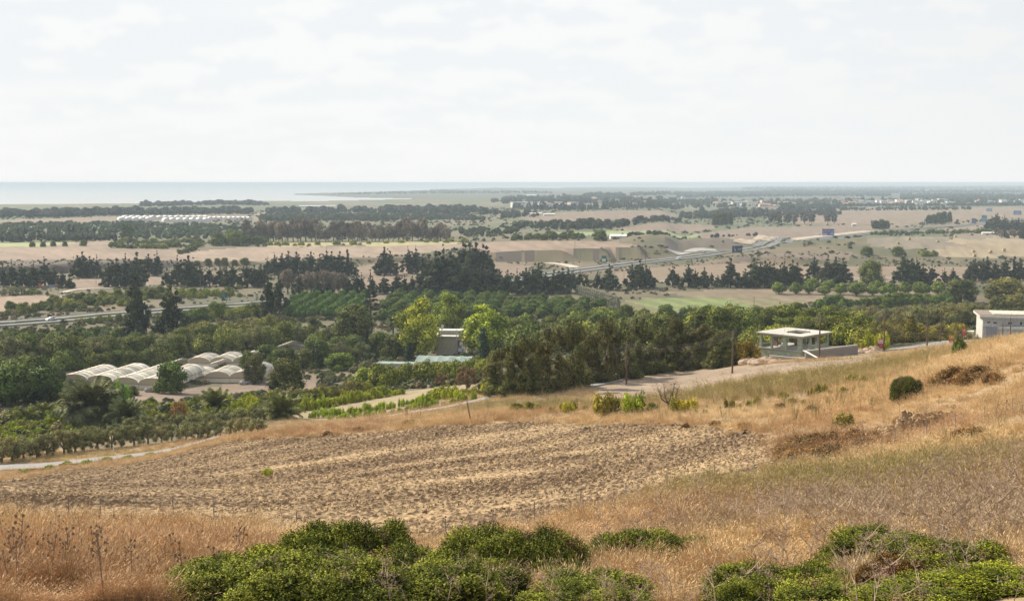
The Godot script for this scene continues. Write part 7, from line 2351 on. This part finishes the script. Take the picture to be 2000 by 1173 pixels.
func build_lines() -> void:
	var pole_a := at(1226, 206)
	var pole_b := at(1435, 206)
	var pole_c := at(1606, 214)
	utility_pole(pole_a, 7.4, "utility pole rising behind the green bushes, with wires to the right")
	utility_pole(pole_b, 7.2, "utility pole standing alone between the bare field and olive weeds")
	utility_pole(pole_c, 7.8, "utility pole in front of the unfinished house's right side")
	var pole_d := at(1966, 300)
	pole_d.y = 62.0 - (672.0 - LEVEL) / FOCAL * 300.0
	var pole_e := at(1981, 322)
	pole_e.y = 62.0 - (664.0 - LEVEL) / FOCAL * 322.0
	utility_pole(pole_d, 7.6, "utility pole before the factory, left of two")
	utility_pole(pole_e, 8.6, "utility pole before the factory, right of two")
	var t := Vector3(0, 0, 0.26)
	wire_span(pole_a + Vector3(0, 7.3, 0) + t, pole_b + Vector3(0, 7.1, 0) + t, 4, 0.32, 1.5, "four power wires between the two left utility poles")
	wire_span(pole_b + Vector3(0, 7.1, 0) + t, pole_c + Vector3(0, 7.7, 0) + t, 4, 0.32, 1.1, "four power wires from the lone pole to the unfinished house")
	wire_span(pole_c + Vector3(0, 7.7, 0) + t, pole_d + Vector3(0, 7.4, 0) + t, 4, 0.32, 2.6, "four bright power wires sagging across the road on the right")
	for q in [[1733, 246, 62, "brown utility pole beside the red roadside board"], [1818, 262, 70, "brown utility pole in the middle of the road bend"], [1844, 292, 60, "brown utility pole with a lamp by the shaded road"]]:
		var p := at(q[0], q[1])
		utility_pole(p, metres(p, q[2]), q[3], false)
	# braced pairs of poles in front of the tamarisks
	for q in [[1199, 214, 1213, "left braced double pole in front of the tamarisks"], [1334, 236, 1348, "right braced double pole in front of the tamarisks"]]:
		var p := at(q[0], q[1])
		var r := at(q[2], q[1])
		var h := metres(p, 74)
		var o := thing("braced_pole", q[3], "utility pole", p)
		var m := Mesher.new()
		m.tint = Color(0.15, 0.095, 0.065)
		m.tube(Vector3(0, -0.6, 0), Vector3(0, h, 0), 0.15, 0.11, 8)
		part("pole", m.done(), plain("bark", 0.95), o)
		var b := Mesher.new()
		b.tint = Color(0.17, 0.12, 0.09)
		b.tube(r - p + Vector3(0, -0.6, 0), Vector3(0.1, h - 0.3, 0), 0.14, 0.10, 8)
		part("brace", b.done(), plain("bark", 0.95), o)
		var c := Mesher.new()
		c.tint = Color(0.55, 0.54, 0.52)
		c.tube(Vector3(0, h * 0.18, 0), (r - p) * 0.86 + Vector3(0, h * 0.16, 0), 0.07, 0.07, 5)
		part("cross_bar", c.done(), plain("steel", 0.45, 0.6), o)
	wire_span(at(1199, 214) + Vector3(0, metres(at(1199, 214), 73), 0), at(1334, 236) + Vector3(0, metres(at(1334, 236), 73), 0), 4, 0.3, 1.0, "four dim wires between the braced double poles")
	# poles and lamp posts far off
	for q in [[284, 676, 30, "thin brown pole in the wood between the twin conifers", 0.1], [536, 622, 34, "pole with a short crossarm before the broad dark conifer", 0.12], [602, 690, 36, "thin pole between the two tall palms", 0.1], [746, 668, 36, "bare pole beside the araucaria", 0.12], [1473, 606, 26, "wooden pole at the right end of the green crop", 0.12], [1209, 645, 22, "short pole in the hedge below the grey poplars", 0.1], [1123, 489, 18, "far pole on the stubble terrace", 0.1], [1213, 476, 18, "far pole above the white barn", 0.1], [1261, 524, 42, "tall pole beside the highway", 0.13], [1219, 552, 20, "lamp post by the farm lane", 0.1], [1052, 503, 14, "left lamp post under the dark bank", 0.08], [1086, 508, 20, "second lamp post under the dark bank", 0.08], [1102, 518, 24, "lamp post by the whitish track", 0.08], [1134, 506, 18, "right lamp post under the dark bank", 0.08], [391, 570, 34, "pole with a lamp behind the highway sign", 0.12], [122, 560, 24, "lamp post in the dark clump at the left", 0.08], [187, 556, 26, "slim lamp post before the tall left clump", 0.08], [218, 560, 20, "slim post left of the dome shrubs", 0.08], [1617, 556, 50, "pole rising behind the citrus row", 0.12], [1810, 610, 34, "pole standing in the olive grove", 0.12]]:
		var p := spot(q[0], q[1])
		var m := Mesher.new()
		m.tint = Color(0.20, 0.17, 0.15)
		var h := metres(p, q[2])
		m.tube(Vector3(0, -0.5, 0), Vector3(0, h, 0), float(q[4]) * 1.4, q[4], 6)
		m.tube(Vector3(-0.7, h - 0.4, 0), Vector3(0.7, h - 0.4, 0), 0.06, 0.06, 4)
		lone("pole", m.done(), plain("bark", 0.95), q[3], "pole").position = p
	# wire fence round the ploughed field
	var f := thing("wire_fence", "rusty wire fence with thin steel posts along the near edge of the ploughed field", "fence")
	var line := [[-20, 62], [45, 62.5], [112, 62], [178, 63], [250, 63], [325, 62.5], [403, 61.5], [487, 60], [570, 58.5], [660, 57.5], [760, 57.5], [868, 58.5], [960, 61], [1045, 64], [1135, 68.5], [1227, 73.5], [1310, 77.5], [1403, 81], [1482, 84.5], [1556, 87], [1627, 90.5], [1690, 92], [1760, 93], [1823, 93.5], [1880, 94], [1937, 95], [1992, 96], [2060, 97]]
	var pts := []
	for i in line.size():
		var p := at(line[i][0], line[i][1])
		pts.push_back(p)
		var m := Mesher.new()
		m.tint = Color(0.17, 0.165, 0.17)
		var lean := Vector3(rng.randf_range(-0.06, 0.06), 0, rng.randf_range(-0.06, 0.06))
		m.tube(p + Vector3(0, -0.3, 0), p + Vector3(0, 1.25, 0) + lean, 0.032, 0.028, 5)
		if i in [1, 19]:
			for s in [-1.0, 1.0]:
				m.tube(p + Vector3(0.75 * s, -0.1, 0.2), p + Vector3(0, 0.75, 0), 0.025, 0.025, 4)
		part("fence_post", m.done(), plain("rust", 0.8), f)
	for k in 4:
		var m := Mesher.new()
		m.tint = Color(0.24, 0.21, 0.19)
		for i in pts.size() - 1:
			var a: Vector3 = pts[i] + Vector3(0, 0.25 + 0.3 * k, 0)
			var b: Vector3 = pts[i + 1] + Vector3(0, 0.25 + 0.3 * k, 0)
			var mid := (a + b) * 0.5 - Vector3(0, 0.06, 0)
			m.tube(a, mid, 0.005, 0.005, 3, false)
			m.tube(mid, b, 0.005, 0.005, 3, false)
		part("fence_wire", m.done(), plain("rust", 0.8), f)
	# white marker posts on the road verge and the wooden stakes
	for q in [[68, 206, 0.9, "white marker post among the front olives, left"], [208, 206, 1.1, "white marker post among the front olives, right"], [858, 196, 1.0, "white marker post at the garden corner"], [998, 200, 1.0, "grey marker post where the road meets the tamarisks"], [1070, 202, 1.4, "small orange-tipped post by the tamarisks"]]:
		var m := Mesher.new()
		m.tint = Color(0.72, 0.70, 0.68)
		m.tube(Vector3(0, -0.2, 0), Vector3(0, q[2], 0), 0.09, 0.08, 7)
		m.tint = Color(0.50, 0.18, 0.10) if q[0] == 1070 else Color(0.6, 0.58, 0.56)
		m.tube(Vector3(0, q[2], 0), Vector3(0, q[2] + 0.25, 0), 0.10, 0.09, 7)
		lone("marker_post", m.done(), plain("paint_white", 0.6), q[3], "post").position = at(q[0], q[1])
	var st := Mesher.new()
	st.tint = Color(0.17, 0.10, 0.065)
	st.tube(Vector3(0.3, -0.3, 0), Vector3(-0.25, 2.6, 0), 0.10, 0.06, 6)
	for i in 9:
		st.tint = Color(0.24, 0.15, 0.09)
		st.leaf(Vector3(0.1 - i * 0.04, 0.5 + i * 0.24, 0), Vector3(rng.randfn() * 0.2, 0.15, rng.randfn() * 0.2), Vector3(0.06, 0.02, 0.03), st.tint)
	lone("dead_stump", st.done(), plain("bark", 0.95), "dark leaning dead stem at the far edge of the ploughed field", "stump").position = at(915, 151)
	# concrete kerb blocks and weeds along the left road
	for q in [[50, 183, "rusty concrete block on the near road edge, left of the weeds"], [118, 186, "low concrete block on the near road edge, right of the weeds"]]:
		var p := at(q[0], q[1])
		var o := lone("concrete_block", null, plain("stone", 0.9), q[2], "block")
		var m := Mesher.new()
		m.tint = Color(0.34, 0.24, 0.18)
		m.box(Vector3(-1.3, -0.3, -0.25), Vector3(1.3, 0.55, 0.25), 0.05)
		o.mesh = m.done()
		o.position = p
		o.rotation.y = 0.15
	for q in [[28, 182, 0.8], [77, 184, 0.9], [115, 186, 1.1], [152, 186, 1.0], [195, 187, 1.2], [235, 189, 0.9], [280, 191, 0.7]]:
		plant("broom", at(q[0], q[1]), q[2], 1.8, "%s green weed tuft from the left on the near road edge" % ordinal(names.get("weed_tuft", -1) + 1), "weeds on the road edge", Color(0.9, 1.1, 0.7), "weed_tuft")
	plant("broom", at(514, 112), 0.95, 1.15, "single bright green weed in the ploughed field", "", Color(1.25, 1.3, 0.8), "weed_tuft")

func board(called: String, p: Vector3, w: float, h: float, clear: float, turn: float, face: Color, legs: int, label: String, category: String) -> Node3D:
	var o := thing(called, label, category, p, turn)
	bx("panel", Vector3(-w / 2, clear, -0.1), Vector3(w / 2, clear + h, 0.1), face, plain("sign_paint", 0.5), o)
	for i in legs:
		var x := lerpf(-w * 0.36, w * 0.36, float(i) / maxf(legs - 1.0, 1.0)) if legs > 1 else 0.0
		var m := Mesher.new()
		m.tint = Color(0.30, 0.30, 0.31)
		m.tube(Vector3(x, -0.6, -0.2), Vector3(x, clear + h * 0.8, -0.2), 0.09 + 0.01 * w, 0.09 + 0.01 * w, 6)
		part("leg", m.done(), plain("steel", 0.45, 0.6), o)
	return o

func build_signs() -> void:
	var paint := plain("sign_paint", 0.5)
	# dark billboard on the mound
	var p := spot(1440, 498)
	var s := metres(p, 1.0)
	var o := board("billboard", p, 19 * s, 13.5 * s, 4.5 * s, -atan2(p.x, -p.z), Color(0.035, 0.055, 0.085), 2, "dark blue billboard with a pale bottle-like figure on the mound by the highway", "billboard")
	var f := Mesher.new()
	f.tint = Color(0.30, 0.34, 0.42)
	for q in [[-5.6, 12.5, -4.6, 16.5], [-5.4, 9.2, -3.4, 12.5], [-3.4, 8.0, -2.2, 11.0], [-6.0, 8.4, -2.2, 9.2]]:
		f.box(Vector3(q[0] * s, q[1] * s, 0.102), Vector3(q[2] * s, q[3] * s, 0.12))
	part("pale_figure", f.done(), paint, o)
	bx("text_line", Vector3(1.2 * s, 10.6 * s, 0.102), Vector3(7.6 * s, 12.0 * s, 0.12), Color(0.46, 0.36, 0.42), paint, o)
	bx("text_line", Vector3(4.0 * s, 9.2 * s, 0.102), Vector3(7.0 * s, 9.9 * s, 0.12), Color(0.16, 0.08, 0.12), paint, o)
	# colourful billboard
	p = spot(1618, 462)
	s = metres(p, 1.0)
	o = board("billboard", p, 22 * s, 12.5 * s, 2.2 * s, -atan2(p.x, -p.z), Color(0.12, 0.13, 0.30), 3, "colourful violet and blue billboard beside the pale track", "billboard")
	for q in [[-10.8, 12.4, 10.8, 14.4, Color(0.05, 0.06, 0.13)], [-6, 11, -3.4, 13.4, Color(0.42, 0.12, 0.22)], [0.5, 10.4, 3.4, 13.2, Color(0.34, 0.17, 0.42)], [-10.6, 2.6, -2, 5.6, Color(0.35, 0.32, 0.44)], [3.6, 3.2, 10.4, 8.4, Color(0.18, 0.34, 0.50)], [-7, 6.4, 5.4, 8.6, Color(0.05, 0.09, 0.24)], [-6.6, 5.8, -3, 6.3, Color(0.65, 0.62, 0.66)], [6.2, 10.0, 10.6, 12.2, Color(0.30, 0.24, 0.46)], [-10.6, 8.8, -8, 12, Color(0.26, 0.10, 0.22)]]:
		bx("print", Vector3(q[0] * s, q[1] * s, 0.102 + 0.004 * (names.get("p", 0))), Vector3(q[2] * s, q[3] * s, 0.13), q[4], paint, o)
	# the other boards along the far highway
	for q in [[1708, 444, 12.5, 5.2, 7.5, Color(0.05, 0.12, 0.17), 1, "dark teal billboard on a single post in front of trees", Color(0.30, 0.42, 0.46)], [1812, 436, 11, 5.5, 2.6, Color(0.06, 0.16, 0.32), 2, "blue billboard in front of the dark tree clump", Color(0.18, 0.34, 0.5)], [1903, 437, 8, 9, 1.0, Color(0.08, 0.10, 0.15), 2, "dark board beside the far highway, left of the blue one", Color(0.12, 0.14, 0.2)], [1923, 434, 9, 12, 1.0, Color(0.08, 0.20, 0.34), 2, "tall blue board beside the far highway", Color(0.14, 0.3, 0.45)], [1933, 414, 10, 5, 1.5, Color(0.16, 0.22, 0.40), 2, "small bluish billboard far up the right side", Color(0.4, 0.45, 0.6)], [1988, 420, 13, 7, 1.0, Color(0.08, 0.20, 0.38), 2, "blue billboard over the trees at the right edge", Color(0.2, 0.35, 0.5)], [1602, 460.5, 5, 4, 1.0, Color(0.42, 0.52, 0.48), 2, "small pale green panel left of the colourful billboard", Color(0.6, 0.66, 0.62)]]:
		p = spot(q[0], q[1])
		s = metres(p, 1.0)
		o = board("billboard", p, q[2] * s, q[3] * s, q[4] * s, -atan2(p.x, -p.z), q[5], q[6], q[7], "billboard")
		bx("print", Vector3(-float(q[2]) * 0.35 * s, (float(q[4]) + float(q[3]) * 0.25) * s, 0.102), Vector3(float(q[2]) * 0.30 * s, (float(q[4]) + float(q[3]) * 0.6) * s, 0.13), q[8], paint, o)
	# green road signs
	p = spot(438, 592)
	s = metres(p, 1.0)
	o = board("road_sign", p, 11 * s, 16 * s, 5.0 * s, -atan2(p.x, -p.z), Color(0.012, 0.085, 0.075), 2, "tall dark green road sign with a white arrow by the left highway", "road sign")
	for i in 4:
		bx("text_line", Vector3(-4.6 * s, (18.6 - i * 1.9) * s, 0.102), Vector3((0.6 - 0.4 * (i % 2)) * s, (19.3 - i * 1.9) * s, 0.12), Color(0.20, 0.28, 0.22), paint, o)
	var ar := Mesher.new()
	ar.tint = Color(0.70, 0.74, 0.74)
	ar.tube(Vector3(-0.6 * s, 11.4 * s, 0.13), Vector3(3.6 * s, 7.0 * s, 0.13), 0.10, 0.10, 4)
	ar.tube(Vector3(3.8 * s, 6.6 * s, 0.13), Vector3(3.8 * s, 11.6 * s, 0.13), 0.10, 0.10, 4)
	ar.tube(Vector3(3.8 * s, 6.6 * s, 0.13), Vector3(0.9 * s, 7.2 * s, 0.13), 0.08, 0.08, 4)
	part("arrow", ar.done(), paint, o)
	p = spot(1180, 515)
	s = metres(p, 1.0)
	o = board("road_sign", p, 10 * s, 13.5 * s, 2.2 * s, -atan2(p.x, -p.z), Color(0.015, 0.16, 0.12), 2, "green road sign with a white panel below the dark bank", "road sign")
	bx("white_panel", Vector3(-4.2 * s, 4.4 * s, 0.102), Vector3(3.2 * s, 10.0 * s, 0.12), Color(0.62, 0.66, 0.66), paint, o)
	p = spot(1195, 529)
	s = metres(p, 1.0)
	o = board("road_sign", p, 6 * s, 6 * s, 5 * s, -atan2(p.x, -p.z), Color(0.14, 0.16, 0.19), 1, "grey back of a road sign at the highway's near side", "road sign")
	# blue sign in the olive grove
	p = at(1719, 300)
	s = metres(p, 1.0)
	o = thing("blue_sign", "square blue sign with a white panel below, in front of the olive grove", "road sign", p, -atan2(p.x, -p.z))
	var y := 62.0 - p.y - (622.0 - LEVEL) / FOCAL * 300.0
	bx("panel", Vector3(-4.8 * s, y, -0.05), Vector3(4.8 * s, y + 9.5 * s, 0.05), Color(0.008, 0.11, 0.34), paint, o)
	bx("white_panel", Vector3(-4.6 * s, y - 4.2 * s, -0.04), Vector3(4.2 * s, y - 0.5 * s, 0.04), Color(0.50, 0.56, 0.62), paint, o)
	bx("small_panel", Vector3(-6.4 * s, y - 14 * s, -0.04), Vector3(-2.6 * s, y - 10 * s, 0.04), Color(0.10, 0.20, 0.44), paint, o)
	for x in [-3.4, 1.0]:
		var m := Mesher.new()
		m.tint = Color(0.34, 0.34, 0.34)
		m.tube(Vector3(x * s, -0.5, -0.12), Vector3(x * s, y + 9 * s, -0.12), 0.05, 0.05, 6)
		part("leg", m.done(), plain("steel", 0.45, 0.6), o)
	# yellow and red temporary boards at the road: a give-way triangle over a red panel
	for q in [[1866, 284, 637.5, 651.5, "yellow and red roadside board with a give-way triangle, by the road bend"], [1890, 330, 624.5, 637.5, "orange and red roadside board further along, near the factory"], [1727, 246, 650, 666, "red and white roadside board half hidden by the yellow-green bush"]]:
		p = at(q[0], q[1])
		s = metres(p, 1.0)
		var top: float = 62.0 - p.y - (float(q[2]) - LEVEL) / FOCAL * q[1]
		var low: float = 62.0 - p.y - (float(q[3]) - LEVEL) / FOCAL * q[1]
		o = thing("roadside_board", q[4], "road sign", p, -atan2(p.x, -p.z))
		var mid := lerpf(low, top, 0.48)
		var w := 4.8 * s if q[0] == 1866 else 3.2 * s if q[0] == 1890 else 5.2 * s
		bx("yellow_panel", Vector3(-w, mid, -0.04), Vector3(w, top, 0.04), Color(0.55, 0.30, 0.015) if q[0] == 1866 else Color(0.60, 0.16, 0.03) if q[0] == 1890 else Color(0.50, 0.38, 0.34), paint, o)
		bx("red_panel", Vector3(-w, low, -0.04), Vector3(w, mid - 0.01, 0.04), Color(0.33, 0.025, 0.03), paint, o)
		bx("red_rim", Vector3(-w * 1.04, top, -0.05), Vector3(w * 1.04, top + 0.08, 0.05), Color(0.42, 0.04, 0.03), paint, o)
		for k in 2:
			var t := Mesher.new()
			t.tint = Color(0.55, 0.05, 0.05) if k == 0 else Color(0.75, 0.73, 0.72)
			var r := (0.50 if k == 0 else 0.33) * w
			var c := lerpf(mid, top, 0.55)
			var z := 0.05 + 0.012 * k
			t.tri(Vector3(-r, c + r * 0.6, z), Vector3(r, c + r * 0.6, z), Vector3(0, c - r, z))
			part("triangle", t.done(), paint, o)
		bx("text_line", Vector3(-w * 0.45, lerpf(low, mid, 0.40), 0.042), Vector3(w * 0.45, lerpf(low, mid, 0.62), 0.055), Color(0.50, 0.16, 0.16), paint, o)
		var m := Mesher.new()
		m.tint = Color(0.40, 0.40, 0.40)
		m.tube(Vector3(0, -0.5, -0.1), Vector3(0, top - 0.1, -0.1), 0.05, 0.05, 6)
		part("leg", m.done(), plain("steel", 0.45, 0.6), o)
	# two orange road-work signs at the far left
	for q in [[77, 561, 7, Color(0.55, 0.16, 0.06), "orange sign in the dark clump at the far left"], [110, 560, 7, Color(0.50, 0.17, 0.08), "orange sign right of the first, in the dark clump"], [102, 561, 4, Color(0.22, 0.36, 0.52), "low light blue panel between the orange signs"]]:
		p = spot(q[0], q[1])
		s = metres(p, 1.0)
		o = board("roadside_sign", p, 5 * s if q[0] != 102 else 10 * s, float(q[2]) * s, 1.0 * s, -atan2(p.x, -p.z), q[3], 1, q[4], "road sign")
	for q in [[1576, 480, "yellowish sign board on the mound, left"], [1590, 480, "pale sign board on the mound, middle"], [1633, 481, "cream sign board on the dark mound, right"]]:
		p = spot(q[0], q[1])
		s = metres(p, 1.0)
		o = board("sign_board", p, 4.6 * s, 5.5 * s, 1.5 * s, -atan2(p.x, -p.z) + 0.3, Color(0.60, 0.52, 0.32) if q[0] == 1633 else Color(0.50, 0.36, 0.24), 2, q[2], "sign")

# ---------------------------------------------------------------- vehicles

func vehicle(p: Vector3, turn: float, kind: String, paint: Color, label: String) -> void:
	var o := thing("car" if kind == "car" else kind, label, kind, p, turn)
	var coat := plain("car_paint", 0.3)
	coat.clearcoat_enabled = true
	var van := kind == "van"
	var l := 5.2 if van else 4.4
	var h := 2.2 if van else 1.46
	var w := 0.95 if van else 0.86
	# side outline from the nose (+x) backwards, swept across with tumblehome
	var prof: Array[Vector2] = []
	if van:
		prof = [Vector2(2.6, 0.35), Vector2(2.62, 0.9), Vector2(2.2, 1.15), Vector2(1.45, 2.05), Vector2(1.1, 2.2), Vector2(-2.5, 2.2), Vector2(-2.6, 2.0), Vector2(-2.6, 0.4)]
	else:
		prof = [Vector2(2.2, 0.30), Vector2(2.2, 0.66), Vector2(2.0, 0.80), Vector2(1.05, 0.95), Vector2(0.35, 1.40), Vector2(-0.1, 1.46), Vector2(-1.1, 1.42), Vector2(-1.85, 1.02), Vector2(-2.2, 0.92), Vector2(-2.22, 0.34)]
	var m := Mesher.new()
	m.tint = paint
	var n := prof.size()
	for i in n:
		var a := prof[i]
		var b := prof[(i + 1) % n]
		var wa := w * (1.0 - 0.14 * smoothstep(0.9, h, a.y))
		var wb := w * (1.0 - 0.14 * smoothstep(0.9, h, b.y))
		m.quad(Vector3(a.x, a.y, -wa), Vector3(b.x, b.y, -wb), Vector3(b.x, b.y, wb), Vector3(a.x, a.y, wa))
	for s in [-1.0, 1.0]:
		for i in range(1, n - 1):
			var q := [prof[0], prof[i], prof[i + 1]]
			var v := []
			for c in q:
				v.push_back(Vector3(c.x, c.y, s * w * (1.0 - 0.14 * smoothstep(0.9, h, c.y))))
			m.tri(v[0], v[1], v[2])
	part("body", m.done(), coat, o)
	var g := glassy("car_glass", Color(0.03, 0.035, 0.045), 0.08)
	for s in [-1.0, 1.0]:
		var q := Mesher.new()
		var z: float = s * (w * 0.935)
		var zt: float = s * (w * 0.885)
		if van:
			q.quad(Vector3(2.0, 1.25, z + s * 0.03), Vector3(1.0, 1.25, z + s * 0.03), Vector3(1.0, 1.9, z), Vector3(1.45, 1.9, z))
		else:
			q.quad(Vector3(0.98, 0.98, s * (w + 0.004)), Vector3(-0.35, 0.98, s * (w + 0.004)), Vector3(-0.35, 1.36, zt), Vector3(0.36, 1.34, zt))
			q.quad(Vector3(-0.42, 0.98, s * (w + 0.004)), Vector3(-1.6, 1.0, s * (w + 0.004)), Vector3(-1.12, 1.34, zt), Vector3(-0.42, 1.36, zt))
		part("side_window", q.done(), g, o)
	var ws := Mesher.new()
	if van:
		ws.quad(Vector3(2.17, 1.22, -0.8), Vector3(2.17, 1.22, 0.8), Vector3(1.52, 2.0, 0.74), Vector3(1.52, 2.0, -0.74))
	else:
		ws.quad(Vector3(1.04, 0.985, -0.76), Vector3(1.04, 0.985, 0.76), Vector3(0.42, 1.385, 0.68), Vector3(0.42, 1.385, -0.68))
	part("windscreen", ws.done(), g, o)
	for x in [l * 0.31, -l * 0.30]:
		for s in [-1.0, 1.0]:
			var t := Mesher.new()
			t.tint = Color(0.025, 0.025, 0.027)
			t.tube(Vector3(x, 0.32, s * (w - 0.16)), Vector3(x, 0.32, s * (w + 0.02)), 0.32, 0.32, 14)
			var wh := part("wheel", t.done(), plain("rubber", 0.9), o)
			var r := Mesher.new()
			r.tint = Color(0.45, 0.45, 0.46)
			r.tube(Vector3(x, 0.32, s * (w + 0.021)), Vector3(x, 0.32, s * (w + 0.035)), 0.19, 0.17, 10)
			part("rim", r.done(), plain("steel", 0.45, 0.6), wh)
	for s in [-1.0, 1.0]:
		bx("headlight", Vector3(l * 0.5 - 0.06, 0.62, s * 0.6 - 0.15), Vector3(l * 0.5 + 0.03, 0.76, s * 0.6 + 0.15), Color(0.75, 0.75, 0.72), plain("ceramic", 0.3), o)
		bx("tail_light", Vector3(-l * 0.5 - 0.03, 0.72, s * 0.65 - 0.1), Vector3(-l * 0.5 + 0.1, 0.88, s * 0.65 + 0.1), Color(0.35, 0.02, 0.02), plain("ceramic", 0.3), o)

func along_road(px: float, py: float, px2: float, py2: float, lift: float) -> Array:
	var a := spot(px, py)
	var b := spot(px2, py2)
	return [a + Vector3(0, lift, 0), facing(a, b)]

func build_traffic() -> void:
	for q in [[98, 627, 40, 632.5, "car", Color(0.72, 0.72, 0.72), "white car driving along the highway at the left"], [1326, 507.5, 1285, 511.5, "van", Color(0.74, 0.75, 0.77), "white van on the highway near the bend"], [1375, 495.5, 1400, 493, "car", Color(0.10, 0.12, 0.12), "small dark car far along the highway bend"], [1446, 548, 1500, 547, "car", Color(0.22, 0.27, 0.32), "grey-blue car between the dark conifers"], [1037, 543, 1010, 546, "car", Color(0.55, 0.55, 0.57), "pale car glimpsed behind the dark conifer wall"], [1824, 439.5, 1850, 438, "van", Color(0.12, 0.20, 0.30), "dark blue van on the far highway"], [960, 553, 930, 555.5, "car", Color(0.7, 0.7, 0.7), "white car hidden among the conifer wall"]]:
		var r := along_road(q[0], q[1], q[2], q[3], 0.38)
		vehicle(r[0], r[1], q[4], q[5], q[6])
	# parked white car behind the hedge near the road bend
	vehicle(at(1652, 325), 0.2, "van", Color(0.70, 0.70, 0.68), "white vehicle roof showing over the hedge behind the unfinished house")
